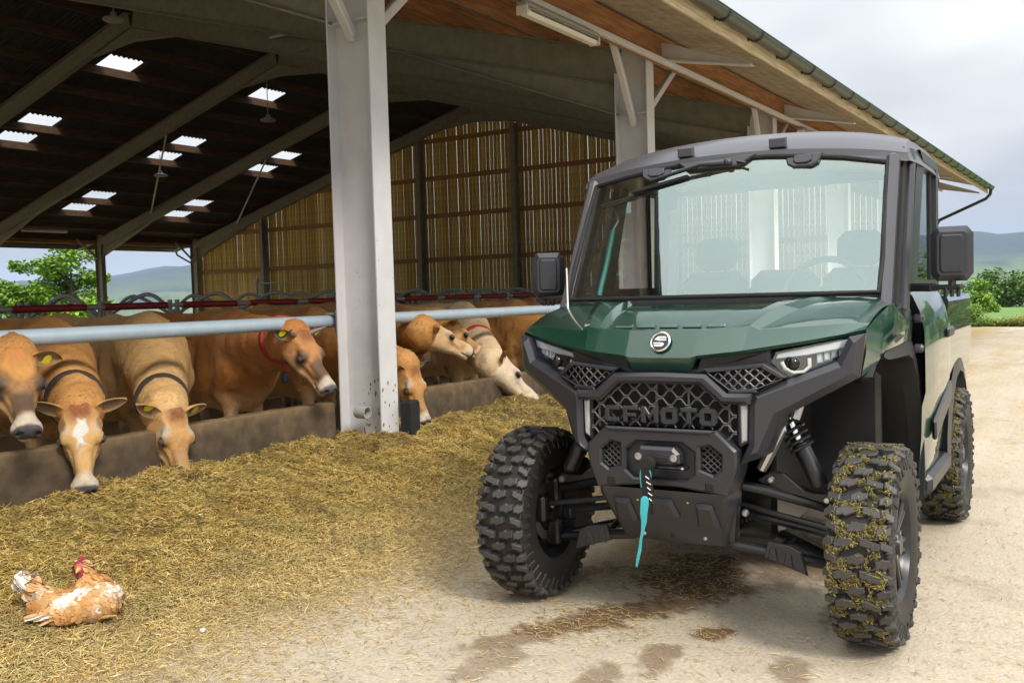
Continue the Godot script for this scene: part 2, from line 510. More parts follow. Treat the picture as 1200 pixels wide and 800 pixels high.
func _ready() -> void:
	rng.seed = 7
	# ---- camera
	var cam := Camera3D.new()
	cam.name = "camera"
	cam.fov = 38.62
	cam.near = 0.05; cam.far = 20000.0
	add_child(cam)
	var yaw := deg_to_rad(57.569); var pitch := deg_to_rad(2.693); var roll := deg_to_rad(1.639)
	var fw := Vector3(sin(yaw), 0, -cos(yaw)); var rt := Vector3(cos(yaw), 0, sin(yaw))
	var f2 := fw * cos(pitch) - Vector3.UP * sin(pitch); var u2 := Vector3.UP * cos(pitch) + fw * sin(pitch)
	cam.transform = Transform3D(Basis(rt * cos(roll) - u2 * sin(roll), u2 * cos(roll) + rt * sin(roll), -f2), Vector3(0, 1.237, 0))
	cam.current = true
	# ---- sky, air and sun
	var env := Environment.new()
	env.background_mode = Environment.BG_SKY
	var sky := Sky.new(); sky.sky_material = make_sky()
	env.sky = sky
	env.tonemap_mode = Environment.TONE_MAPPER_LINEAR
	env.tonemap_exposure = 1.95
	env.sdfgi_enabled = true; env.ssao_enabled = true; env.ssil_enabled = true
	env.fog_enabled = true
	env.fog_density = 0.0001
	env.fog_light_color = Color(0.66, 0.76, 0.90)
	var we := WorldEnvironment.new(); we.name = "environment"; we.environment = env
	add_child(we)
	var sun := DirectionalLight3D.new(); sun.name = "sun"
	sun.light_energy = 0.5; sun.light_angular_distance = 14.0; sun.light_color = Color(1.0, 0.97, 0.92); sun.shadow_enabled = true
	add_child(sun)
	sun.look_at_from_position(Vector3.ZERO, Vector3(0.40, -0.80, -0.78))
	make_materials()
	land()
	barn()
	trough()
	cubicles()
	heap()
	herd()
	vehicle()
	hen()
	plants()

# ---------------------------------------------------------------- ground and land
func grid_mesh(xs: PackedFloat32Array, zs: PackedFloat32Array, height: Callable, tint: Callable) -> ArrayMesh:
	var nx := xs.size(); var nz := zs.size()
	var V := PackedVector3Array(); var C := PackedColorArray(); var I := PackedInt32Array()
	for j in nz: for i in nx:
		var y: float = height.call(xs[i], zs[j])
		V.push_back(Vector3(xs[i], y, zs[j])); C.push_back(tint.call(xs[i], zs[j]))
	for j in nz - 1: for i in nx - 1:
		var a := j * nx + i
		I.append_array([a, a + 1, a + nx, a + 1, a + nx + 1, a + nx])
	return indexed(V, I, C)

func indexed(V: PackedVector3Array, I: PackedInt32Array, C: PackedColorArray) -> ArrayMesh:
	var N := PackedVector3Array(); N.resize(V.size())
	for i in range(0, I.size(), 3):
		var n := (V[I[i + 2]] - V[I[i]]).cross(V[I[i + 1]] - V[I[i]])
		N[I[i]] += n; N[I[i + 1]] += n; N[I[i + 2]] += n
	for i in N.size(): N[i] = N[i].normalized()
	var arr := []; arr.resize(Mesh.ARRAY_MAX)
	arr[Mesh.ARRAY_VERTEX] = V; arr[Mesh.ARRAY_NORMAL] = N; arr[Mesh.ARRAY_INDEX] = I; arr[Mesh.ARRAY_COLOR] = C
	var am := ArrayMesh.new(); am.add_surface_from_arrays(Mesh.PRIMITIVE_TRIANGLES, arr)
	return am

var fn := FastNoiseLite.new()
func nz2(x: float, z: float, f: float) -> float:
	return fn.get_noise_2d(x * f, z * f)

func heap_h(x: float, z: float) -> float:
	# silage raked up against the trough: a ridge under the wall that thins out towards the yard
	var edge := -3.12 + 0.22 * nz2(x, 4.0, 0.5) + 0.10 * nz2(x, 9.0, 1.7) - 0.035 * maxf(0.0, x - 4.2)
	if x > 9: edge -= (x - 9) * 0.03
	var t := clampf((edge - z) / 1.45, 0.0, 1.0)
	var top := 0.25 + 0.05 * nz2(x, 1.0, 0.8) + 0.035 * nz2(x, z, 2.2)
	var h := top * smoothstep(0.0, 1.0, pow(t, 0.85)) + 0.075 * t * nz2(x, z, 3.0) + 0.040 * t * nz2(x, z, 8.0)
	if t <= 0: h = -0.02 - 0.1 * (z - edge)
	return h

func land() -> void:
	fn.seed = 5; fn.frequency = 1.0; fn.fractal_octaves = 4; fn.noise_type = FastNoiseLite.TYPE_SIMPLEX_SMOOTH
	var xs := PackedFloat32Array(); var zs := PackedFloat32Array()
	for x in [-45.0, -30.0, -18.0, -10.0, -5.0, -2.5, -1.0]: xs.push_back(x)
	var x := 0.0
	while x < 29.7:
		xs.push_back(x); x += (0.022 if x > 2.3 and x < 4.7 else 0.045) if x < 6.2 else (0.09 if x < 11 else 0.25)
	xs.push_back(29.8)
	for z in [-45.0, -38.0, -30.0, -20.0, -12.0, -8.0, -6.0, -5.2]: zs.push_back(z)
	var z := -4.7
	while z < 2.0:
		zs.push_back(z); z += (0.022 if z > -2.4 and z < -0.75 else 0.045) if z < 0.2 else 0.15
	for q in [2.4, 3.2, 5.0, 8.0, 12.0, 20.0, 30.0, 50.0]: zs.push_back(q)
	# damp and dunged patches lying on the concrete: x, z, half length, half width, strength, turn
	var stains := [[3.25, -1.72, 0.30, 0.11, 0.62, -0.55], [2.92, -1.88, 0.20, 0.07, 0.45, -0.5], [3.33, -1.28, 0.075, 0.06, 0.6, 0.0], [3.02, -1.36, 0.13, 0.07, 0.45, 0.3], [3.95, -1.60, 0.34, 0.22, 0.62, 0.2],
		[2.70, -1.85, 0.16, 0.08, 0.35, 0.0], [3.10, -0.93, 0.14, 0.05, 0.4, 0.4], [2.74, -1.46, 0.13, 0.06, 0.4, 0.2], [3.75, -0.95, 0.16, 0.05, 0.35, 0.0], [3.72, -1.55, 0.25, 0.12, 0.5, 0.1], [4.45, -1.25, 0.4, 0.25, 0.4, 0.0], [3.62, -2.12, 0.3, 0.12, 0.35, -0.4], [2.5, -1.2, 0.2, 0.09, 0.3, 0.0]]
	var yard_h := func(px: float, pz: float) -> float:
		return 0.012 * nz2(px, pz, 0.35) + 0.004 * nz2(px, pz, 3.0) - 0.006
	var yard_c := func(px: float, pz: float) -> Color:
		var c := Color(0.68, 0.675, 0.66)
		var n := nz2(px, pz, 0.6); var m := nz2(px * 0.35, pz * 2.2, 0.8); var k := nz2(px, pz, 4.0); var fine := nz2(px + 40, pz, 14.0)
		c = c * (1.0 + 0.12 * n + 0.06 * k + 0.12 * fine)
		# chaff and mud trodden along the wheel tracks
		var chaff := clampf(0.15 + 0.9 * m + 0.35 * k, 0, 1) * smoothstep(5.0, 9.0, px) * 0.75
		chaff = maxf(chaff, smoothstep(-2.35, -3.3, pz + 0.25 * n + 0.12 * k) * 0.85)
		c = c.lerp(Color(0.56, 0.46, 0.24), clampf(chaff, 0, 1))
		var wet := 0.0
		for s in stains:
			var d := Vector2(px - s[0], pz - s[1]).rotated(s[5])
			var e := sqrt(pow(d.x / s[2], 2) + pow(d.y / s[3], 2)) * 0.85 + 0.45 * k + 0.35 * fine + 0.22 * nz2(px, pz, 34.0)
			wet = maxf(wet, minf(1.0, s[4] * 1.5) * (1.0 - smoothstep(0.70, 1.15, e)))
		wet = maxf(wet, 0.22 * smoothstep(0.28, 0.6, nz2(px + 9, pz - 3, 1.4)))
		c = c.lerp(Color(0.20, 0.120, 0.052) * (1.0 + 0.5 * nz2(px, pz, 40.0)), wet)
		if px < -8 or pz > 12: c = c.lerp(Color(0.45, 0.50, 0.3), 0.4)
		c.a = 1
		return c
	var yard := solid("yard_ground", grid_mesh(xs, zs, yard_h, yard_c), M.concrete)
	tag(yard, "pale trodden concrete yard with damp brown patches and chaff", "ground", "", "structure")
	# rolling field just beyond the yard edge
	var fx := PackedFloat32Array(); var fz := PackedFloat32Array()
	for i in 46: fx.push_back(29.2 + i * 2.0)
	for i in 90: fz.push_back(-110.0 + i * 2.6)
	var field_h := func(px: float, pz: float) -> float:
		return -0.10 - 0.45 * smoothstep(30.0, 80.0, px) - pow(maxf(0.0, px - 76.0) / 10.0, 2.0) * 0.6 + 0.12 * nz2(px, pz, 0.05)
	var field_c := func(px: float, pz: float) -> Color:
		var n := nz2(px, pz, 0.12)
		return Color(1.0 + 0.15 * n, 1.0 + 0.1 * n, 0.9)
	tag(solid("field_ground", grid_mesh(fx, fz, field_h, field_c), M.field), "bright green grass field beyond the yard", "field", "", "structure")
	# far country: valley floor and hills, laid out in rings round the farm
	var V := PackedVector3Array(); var I := PackedInt32Array(); var C := PackedColorArray()
	var cell := FastNoiseLite.new(); cell.noise_type = FastNoiseLite.TYPE_CELLULAR; cell.frequency = 1.0; cell.cellular_return_type = FastNoiseLite.RETURN_CELL_VALUE; cell.seed = 4
	var na := 300; var nr := 90
	for j in nr:
		var r := 112.0 * pow(1.0495, j)
		for i in na:
			var az := deg_to_rad(-70.0 + 265.0 * i / (na - 1))
			var px := r * sin(az); var pz := -r * cos(az)
			var y := -9.0 - 46.0 * smoothstep(110.0, 650.0, r)
			var deg := rad_to_deg(az)
			var top := 265.0 + 45.0 * sin(deg * 0.11 + 0.6) + 60.0 * nz2(deg, 3.0, 0.05)
			top *= lerpf(0.45, 1.0, smoothstep(24.0, 42.0, deg))
			var up := smoothstep(1700.0, 5200.0, r)
			y += up * (top + 40) + up * (1.0 - 0.3 * up) * 70.0 * nz2(px, pz, 0.0011) + 10.0 * nz2(px, pz, 0.004) * smoothstep(300.0, 900.0, r)
			y -= smoothstep(5300.0, 8200.0, r) * 120.0
			V.push_back(Vector3(px, y, pz))
			var cv := cell.get_noise_2d(px * 0.0042, pz * 0.0042)
			var w := nz2(px, pz, 0.0035) + 0.6 * nz2(px, pz, 0.012)
			var c := Color(0.13, 0.22, 0.05).lerp(Color(0.22, 0.27, 0.09), clampf(cv * 0.5 + 0.5, 0, 1))
			c = c.lerp(Color(0.028, 0.055, 0.02), smoothstep(0.08, 0.30, w))
			c = c.lerp(Color(0.034, 0.050, 0.034), smoothstep(0.15, 0.8, up))
			C.push_back(c)
	for j in nr - 1: for i in na - 1:
		var a := j * na + i
		I.append_array([a, a + na, a + 1, a + 1, a + na, a + na + 1])
	tag(solid("hills", indexed(V, I, C), M.land), "hazy blue hills and wooded valley beyond the farm", "hills", "", "structure")

# ---------------------------------------------------------------- barn
const RIDGE_Z := -19.45
const GABLE_X := 28.42
const FRAME_X := [-8.4, -3.8, 0.8, 5.42, 10.1, 14.62, 19.2, 23.8, 28.42]
func roof_y(z: float) -> float: return 8.3 - 0.28 * absf(z - RIDGE_Z)

func h_beam(g: Geo, a: Vector3, b: Vector3, depth: Vector3, wide: Vector3, flange := 0.016, web := 0.012) -> void:   # rolled I section from a to b; depth and wide are full vectors
	var mid := (a + b) / 2; var z := (b - a).normalized(); var len_ := a.distance_to(b)
	var d := depth.normalized(); var w := wide.normalized()
	var B := Basis(w, d, w.cross(d))
	for s in [-1.0, 1.0]:
		g.box(mid + depth * 0.5 * s - d * s * flange * 0.5, Vector3(wide.length(), flange, len_), 0.003, B)
	g.box(mid, Vector3(web, depth.length() - 2 * flange, len_), 0.0, B)

func barn() -> void:
	var b := thing("cattle_barn", "long open-fronted cattle barn with grey steel frames and slatted timber gable", "barn")
	var col := Geo.new()      # an H column: flanges face the yard and the barn
	col.box(Vector3(0, 1.75, 0.192), Vector3(0.19, 3.9, 0.016), 0.003)
	col.box(Vector3(0, 1.75, -0.192), Vector3(0.19, 3.9, 0.016), 0.003)
	col.box(Vector3(0, 1.75, 0), Vector3(0.011, 3.9, 0.368))
	col.box(Vector3(0, 3.22, 0), Vector3(0.17, 0.014, 0.366))
	for y in [3.35, 3.5, 3.65]:
		for s in [-0.06, 0.06]:
			col.box(Vector3(s, y, -0.204), Vector3(0.03, 0.03, 0.012), 0.004)
	var colm := col.mesh(20)
	var upper := Geo.new()    # column head and tapered arm that carries the overhanging eave
	upper.box(Vector3(0, 3.93, 0.192), Vector3(0.19, 0.46, 0.016), 0.003)
	upper.box(Vector3(0, 3.891, 0), Vector3(0.011, 0.38, 0.368))
	upper.xf = Transform3D(Basis(Vector3(0, 0, 1), Vector3(0, 1, 0), Vector3(-1, 0, 0)), Vector3(0, 0, 0))
	upper.prism(v2([0.2, 3.80, 1.36, 3.575, 1.36, 3.60, 0.2, 4.02]), -0.006, 0.006)
	upper.xf = Transform3D.IDENTITY
	upper.bar(Vector3(0, 3.80, 0.2), Vector3(0, 3.57, 1.36), 0.12, 0.014)
	var upm := upper.mesh(20)
	var brace := Geo.new()
	for s in [-1.0, 1.0]:
		brace.bar(Vector3(s * 0.07, 3.12, 0.02), Vector3(s * 0.88, 3.92, 0.16), 0.07, 0.07, Vector3.UP, 0.008)
		brace.box(Vector3(s * 0.07, 3.10, 0.02), Vector3(0.04, 0.05, 0.05), 0.006)
	var brm := brace.mesh(20)
	for i in FRAME_X.size():
		var x: float = FRAME_X[i]
		solid("column", colm, M.steel_paint, b, Transform3D(Basis.IDENTITY, Vector3(x, 0, -4.70)))
		solid("eave_arm", upm, M.steel_paint, b, Transform3D(Basis.IDENTITY, Vector3(x, 0, -4.70)))
		solid("knee_brace", brm, M.steel_paint, b, Transform3D(Basis.IDENTITY, Vector3(x, 0, -4.70)))
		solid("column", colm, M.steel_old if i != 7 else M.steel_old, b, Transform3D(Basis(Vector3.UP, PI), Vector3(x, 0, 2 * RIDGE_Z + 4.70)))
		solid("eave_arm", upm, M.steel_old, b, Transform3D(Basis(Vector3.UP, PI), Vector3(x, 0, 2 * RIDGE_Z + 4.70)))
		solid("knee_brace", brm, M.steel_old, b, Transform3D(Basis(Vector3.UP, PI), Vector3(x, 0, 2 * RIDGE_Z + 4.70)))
		for s in [1.0, -1.0]:      # rafters, one each side of the ridge
			var g := Geo.new()
			var z0: float = RIDGE_Z + s * 14.56; var z1: float = RIDGE_Z + s * 0.058
			var drop := 0.46
			var A := Vector3(x, roof_y(z0) - drop, z0); var B := Vector3(x, roof_y(z1) - drop, z1)
			var dir := (B - A).normalized(); var nrm := Vector3(0, dir.z * s * -1.0, 0); nrm = Vector3.RIGHT.cross(dir).normalized()
			if nrm.y < 0: nrm = -nrm
			h_beam(g, A, B, nrm * 0.40, Vector3.RIGHT * 0.17)
			# haunch at the column and at the apex: deepened web with its own bottom flange
			var H0 := Vector3(x, 3.22, z0 + s * 0.05); var H1 := A + dir * 3.1 - nrm * 0.2
			g.bar(H0, H1, 0.17, 0.016)
			var top0 := A - nrm * 0.19
			for w in [-0.005, 0.005]:
				var o := Vector3(w, 0, 0)
				if w * s > 0: g.tri(H0 + o, H1 + o, top0 + o)
				else: g.tri(H0 + o, top0 + o, H1 + o)
			var K0 := B - nrm * 0.2 - Vector3(0, 0.28, 0); var K1 := B - dir * 1.5 - nrm * 0.2
			g.bar(K1, K0, 0.17, 0.016)
			for w in [-0.005, 0.005]:
				var o := Vector3(w, 0, 0)
				if w * s < 0: g.tri(K0 + o, K1 + o, B - nrm * 0.19 + o)
				else: g.tri(K0 + o, B - nrm * 0.19 + o, K1 + o)
			part("rafter", g, M.steel_old, b, 20)
	var dung := Geo.new()
	for i in 70:
		var face := i > 46      # on the flange that faces the yard, the rest on the web
		var yy := 0.24 + 0.55 * rng.randf() * rng.randf(); var off := rng.randf_range(-0.09, 0.09)
		var q := 0.3 + 0.7 * rng.randf() * rng.randf()
		if i % 3 == 0: yy = 0.4 + rng.randf() * 1.3; q = 0.16; off *= 1.6
		if face: off = clampf(off, -0.08, 0.08)
		var ring := PackedVector2Array(); var ph := rng.randf() * 9.0
		for k in 14:
			var a := TAU * k / 14.0
			var rr := (0.6 + 0.55 * fn.get_noise_2d(cos(a) * 1.7 + ph, sin(a) * 1.7 + i)) * q
			ring.push_back(Vector2(cos(a) * rr * 0.016, sin(a) * rr * 0.034))
		dung.xf = Transform3D(Basis.IDENTITY, Vector3(5.42 + off, yy, -4.4996)) if face else Transform3D(Basis(Vector3.UP, -PI / 2), Vector3(5.4142, yy, -4.66 + off))
		dung.prism(Array(ring), -0.001, 0.0025)
	dung.xf = Transform3D.IDENTITY
	part("dung_flecks", dung, mat(lin(0.42, 0.30, 0.13), 0.9, 0.0, 0.5, 0.05, 0.2, 0.05), b, 60).set_meta("kind", "stuff")
	# purlins: timbers along the roof on cleats, 1.2 m apart on either slope
	var x0 := -8.7; var x1 := GABLE_X + 0.25
	var pz := []
	for k in 13: pz.append(0.55 + 1.2 * k)
	for s in [1.0, -1.0]:
		for k in pz.size():
			var z: float = RIDGE_Z + s * pz[k]
			var y := roof_y(z) - 0.145
			var g := Geo.new()
			g.box(Vector3((x0 + x1) / 2, y, z), Vector3(x1 - x0, 0.215, 0.07), 0.004)
			part("purlin", g, M.timber_purlin if z > -8.5 else M.timber_shaded, b, 20)  # inner purlins take the timber with painted-in roof shade
			var cl := Geo.new()
			for x in FRAME_X:
				cl.box(Vector3(x, y - 0.07, z - 0.045), Vector3(0.12, 0.13, 0.012), 0.002)
				cl.box(Vector3(x - 0.03, y - 0.05, z - 0.056), Vector3(0.02, 0.02, 0.012), 0.004)
			part("purlin_cleat", cl, M.steel_old, b, 20)
	# deep eave beam outside the column line and the galvanised tie under it
	for s in [1.0, -1.0]:
		var g := Geo.new(); var z: float = RIDGE_Z + s * 15.06
		g.box(Vector3((x0 + x1) / 2, roof_y(z) - 0.19, z), Vector3(x1 - x0, 0.30, 0.075), 0.005)
		part("eave_beam", g, M.timber_purlin, b, 20)
		var t := Geo.new()
		t.box(Vector3((x0 + x1) / 2, 3.735, z + s * 0.10), Vector3(x1 - x0, 0.055, 0.055), 0.006)
		part("eave_tie", t, M.steel_paint if s > 0 else M.steel_old, b, 20)
	# corrugated sheets, one per bay and slope, with openings left where the rooflights lie
	var lights := {}
	var sky_rows := [[-21.85, -22.75], [-25.5, -26.45], [-26.72, -27.6], [-30.3, -31.28], [-31.5, -32.4]]
	var sky_x := [5.6, 10.75, 15.8, 20.85, 25.2, 0.6, -4.4]
	var wave := func(x: float) -> float: return 0.022 * sin(x / 0.146 * TAU)
	for s in [1.0, -1.0]:
		var reach := 16.38
		for i in FRAME_X.size() - 1:
			var a: float = FRAME_X[i]; var c: float = FRAME_X[i + 1]
			if i == 0: a = x0 - 0.1
			if i == FRAME_X.size() - 2: c = x1 + 0.05
			var g := Geo.new()
			var n := int(round((c - a) / 0.0365)); var st := (c - a) / n
			for k in n:
				var xa := a + st * k; var xb := xa + st; var xm := (xa + xb) / 2
				var cuts := []
				if s < 0:
					for sx in sky_x:
						if xm > sx and xm < sx + 1.02:
							for row in sky_rows:
								if sx > 24 and row[0] > -22: continue
								if sx > 13 and sx < 18 and row[0] < -30: continue
								cuts.append(row)
				var zz: float = RIDGE_Z
				var list := []
				for row in cuts:
					list.append([zz, row[0]]); zz = row[1]
				list.append([zz, RIDGE_Z + s * reach])
				for seg in list:
					var za: float = seg[0]; var zb: float = seg[1]
					var A := Vector3(xa, roof_y(za) + wave.call(xa), za); var B := Vector3(xb, roof_y(za) + wave.call(xb), za)
					var D := Vector3(xa, roof_y(zb) + wave.call(xa), zb); var E := Vector3(xb, roof_y(zb) + wave.call(xb), zb)
					var up := Vector3(0, 0.012, 0)
					if s < 0:
						g.quad(A, B, E, D); g.quad(A + up, D + up, E + up, B + up)
						g.quad(D, E, E + up, D + up)
					else:
						g.quad(A, D, E, B); g.quad(A + up, B + up, E + up, D + up)
						g.quad(D, D + up, E + up, E)
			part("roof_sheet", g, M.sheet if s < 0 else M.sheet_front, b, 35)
	for sx in sky_x:
		for row in sky_rows:
			if sx > 24 and row[0] > -22: continue
			if sx > 13 and sx < 18 and row[0] < -30: continue
			var g := Geo.new()
			for k in 36:
				var xa: float = sx - 0.03 + 1.08 * k / 36.0; var xb: float = sx - 0.03 + 1.08 * (k + 1) / 36.0
				var za: float = row[0] + 0.06; var zb: float = row[1] - 0.06
				g.quad(Vector3(xa, roof_y(za) + wave.call(xa) + 0.02, za), Vector3(xb, roof_y(za) + wave.call(xb) + 0.02, za), Vector3(xb, roof_y(zb) + wave.call(xb) + 0.02, zb), Vector3(xa, roof_y(zb) + wave.call(xa) + 0.02, zb))
			part("rooflight", g, M.skylight, b, 35)
	var rc := Geo.new()
	for s in [1.0, -1.0]:
		rc.bar(Vector3(x0, 8.30, RIDGE_Z + s * 0.16), Vector3(x1, 8.30, RIDGE_Z + s * 0.16), 0.34, 0.012, Vector3(0, 1, s * 0.28).normalized())
	part("ridge_cap", rc, M.sheet, b, 20)
	# fascia board, half-round gutter on brackets, downpipe
	var fz := RIDGE_Z + 16.26
	var g2 := Geo.new()
	g2.box(Vector3((x0 + x1) / 2, 3.655, fz), Vector3(x1 - x0 + 0.1, 0.15, 0.028), 0.003)
	part("fascia_board", g2, M.timber_pale, b, 20)
	var g3 := Geo.new()
	g3.box(Vector3((x0 + x1) / 2, 3.655, 2 * RIDGE_Z - fz), Vector3(x1 - x0 + 0.1, 0.15, 0.028), 0.003)
	part("fascia_board", g3, M.steel_old, b, 20)
	for s in [1.0, -1.0]:
		var gz: float = RIDGE_Z + s * 16.36; var gy := 3.735
		var gg := Geo.new(); var ring0 := []; var ring1 := []
		for k in 13:
			var a := PI * k / 12.0
			ring0.append(Vector3(x0 - 0.05, gy - 0.075 * sin(a), gz - 0.075 * cos(a))); ring1.append(Vector3(x1 + 0.1, gy - 0.075 * sin(a), gz - 0.075 * cos(a)))
		gg.loft([ring0, ring1]); 
		var in0 := []; var in1 := []
		for k in 13:
			var a := PI * k / 12.0
			in0.append(Vector3(x0 - 0.05, gy - 0.070 * sin(a), gz - 0.070 * cos(a))); in1.append(Vector3(x1 + 0.1, gy - 0.070 * sin(a), gz - 0.070 * cos(a)))
		gg.loft([in1, in0])
		for r in [[ring0, in0], [ring1, in1]]:
			for k in 12: gg.quad(r[0][k], r[1][k], r[1][k + 1], r[0][k + 1])
		gg.tube([Vector3(x0, gy + 0.003, gz + s * 0.075), Vector3(x1 + 0.1, gy + 0.003, gz + s * 0.075)], 0.008, 6)
		part("gutter", gg, M.gutter, b, 40)
		var x := -8.0
		while x < x1:
			var br := Geo.new(); var path := []
			for k in 9:
				var a := PI * k / 8.0
				path.append(Vector3(x, gy - 0.082 * sin(a), gz - 0.082 * cos(a)))
			br.tube(path, 0.011, 5)
			br.box(Vector3(x, gy - 0.02, gz - s * 0.079), Vector3(0.03, 0.10, 0.008), 0.001)
			part("gutter_bracket", br, M.gutter, b, 40)
			x += 0.92
	var dp := Geo.new()
	dp.tube([Vector3(x1 - 0.02, 3.68, fz + 0.1), Vector3(x1 - 0.02, 3.55, fz + 0.08), Vector3(x1 - 0.02, 3.44, fz - 0.02), Vector3(x1 - 0.02, 2.95, -4.35), Vector3(x1 - 0.02, 2.84, -4.42), Vector3(x1 - 0.02, 2.70, -4.43), Vector3(x1 - 0.02, 0.0, -4.43)], 0.042, 10)
	part("downpipe", dp, M.black_metal, b, 40)
	var dq := Geo.new()
	dq.tube([Vector3(x1 - 0.02, 3.66, -35.75), Vector3(x1 - 0.02, 3.45, -35.65), Vector3(x1 - 0.02, 2.95, -34.5), Vector3(x1 - 0.02, 2.75, -34.42), Vector3(x1 - 0.02, 0.0, -34.42)], 0.042, 10)
	part("downpipe", dq, M.black_metal, b, 40)
	# slatted gable: posts, girts and spaced vertical boards
	var posts := [-30.0, -25.9, -21.85, -17.75, -13.65, -9.4]
	for z in posts:
		var g := Geo.new(); var top: float = roof_y(z) - 0.7
		h_beam(g, Vector3(GABLE_X, 0, z), Vector3(GABLE_X, top, z), Vector3.RIGHT * 0.28, Vector3(0, 0, 0.17))
		part("gable_post", g, M.steel_old, b, 20)
	for y in [0.95, 2.62, 4.20, 5.55, 6.90]:
		var half := minf(14.6, 16.0 - (y - 3.7) / 0.28 - 0.2) if y > 3.4 else 14.6
		var g := Geo.new()
		g.box(Vector3(GABLE_X + 0.17, y, RIDGE_Z), Vector3(0.07, 0.16, half * 2), 0.004)
		part("girt", g, M.timber_purlin, b, 20)
	var boards := {}
	var z := RIDGE_Z - 14.9
	var k2 := 0
	while z < RIDGE_Z + 14.9:
		var top: float = roof_y(z) - 0.06
		var sid := Geo.new()
		var skew := rng.randf_range(-0.006, 0.006)
		sid.prism([Vector2(-0.070, 0.25), Vector2(0.070, 0.25), Vector2(0.070 + skew, top), Vector2(-0.070 + skew, top)], -0.011, 0.011, 0.002)
		var mi: int = rng.randi() % 4
		part("slat", sid, M.slat[mi], b, 20, Transform3D(Basis(Vector3.UP, PI / 2), Vector3(GABLE_X + 0.217 + rng.randf_range(-0.002, 0.002), 0, z)))
		z += 0.156 + rng.randf_range(-0.006, 0.006)
		k2 += 1
	for s in [1.0, -1.0]:
		var vb := Geo.new()
		var A := Vector3(GABLE_X + 0.17, roof_y(RIDGE_Z) - 0.13, RIDGE_Z); var B := Vector3(GABLE_X + 0.17, roof_y(RIDGE_Z + s * 15.0) - 0.13, RIDGE_Z + s * 15.0)
		vb.bar(A, B, 0.05, 0.22)
		part("verge_board", vb, M.timber_shaded, b, 20)
	# low concrete wall under the boards
	var pw := Geo.new()
	pw.box(Vector3(GABLE_X + 0.12, 0.35, RIDGE_Z), Vector3(0.12, 1.1, 29.0), 0.01)
	part("plinth_wall", pw, M.trough, b, 20)
	# wind bracing rods in the roof
	var wb := Geo.new()
	for q in [[19.2, -24.0, 23.8, -31.0], [23.8, -24.5, 28.4, -31.5], [19.2, -12.0, 23.8, -18.0], [10.1, -9.0, 14.62, -15.0]]:
		var A := Vector3(q[0], roof_y(q[1]) - 0.36, q[1]); var B := Vector3(q[2], roof_y(q[3]) - 0.36, q[3])
		wb.tube([A, B], 0.03, 8)
	part("wind_brace", wb, M.steel_paint, b, 40)
	# lamps
	for q in [[7.0, 8.32, "white strip lamp under the eave beam, left of the second column"], [15.1, 16.75, "white strip lamp under the eave beam, above the vehicle roof"], [19.6, 21.2, "white strip lamp under the eave beam, near the far gable"]]:
		var t := thing("strip_lamp", q[2], "lamp", Vector3((q[0] + q[1]) / 2, 3.70, -4.26), "strip lamps along the front eave")
		var L: float = q[1] - q[0]
		var hb := Geo.new(); hb.box(Vector3(0, -0.045, 0), Vector3(L, 0.03, 0.10), 0.006)
		part("housing", hb, M.lamp_grey, t)
		var df := Geo.new(); df.box(Vector3(0, -0.10, 0), Vector3(L - 0.04, 0.075, 0.115), 0.028)
		part("diffuser", df, M.lamp_white, t, 40)
		for s in [-1.0, 1.0]:
			var ec := Geo.new()
			ec.box(Vector3(s * (L / 2 - 0.010), -0.098, 0), Vector3(0.022, 0.079, 0.118), 0.009)
			part("end_cap", ec, M.lamp_white, t, 40)
	for q in [[20.9, -33.2, "grey strip lamp under the far eave"]]:
		var t := thing("strip_lamp", q[2], "lamp", Vector3(q[0], 4.15, q[1]), "")
		var hb := Geo.new(); hb.box(Vector3(0, -0.045, 0), Vector3(1.8, 0.03, 0.10), 0.006)
		part("housing", hb, M.lamp_grey, t)
		var df := Geo.new(); df.box(Vector3(0, -0.10, 0), Vector3(1.76, 0.075, 0.115), 0.028)
		part("diffuser", df, M.lamp_white, t, 40)
	var pend := [[12.65, 7.05, -17.36, "pale green pendant lamp nearest the camera under the ridge"], [14.76, 6.3, -14.08, "pendant lamp hanging just left of the front column head"], [19.5, 6.3, -20.2, "pendant lamp below the single upper rooflight"], [21.0, 5.5, -26.77, "pendant lamp below the middle pair of rooflights"], [25.7, 6.3, -14.1, "small pendant lamp in front of the slatted gable"]]
	for q in pend:
		var t := thing("pendant_lamp", q[3], "lamp", Vector3(q[0], q[1], q[2]), "round pendant lamps in the barn roof")
		var sh := Geo.new()
		sh.lathe([Vector2(0, -0.05), Vector2(0.19, -0.045), Vector2(0.22, -0.02), Vector2(0.21, 0.01), Vector2(0.07, 0.06), Vector2(0.05, 0.14), Vector2(0, 0.145)], 20)
		part("shade", sh, M.lamp_grey, t, 40)
		var rd := Geo.new(); rd.tube([Vector3(0, 0.14, 0), Vector3(0, roof_y(q[2]) - q[1] - 0.1, 0)], 0.012, 6)
		part("drop_rod", rd, M.lamp_grey, t, 40)

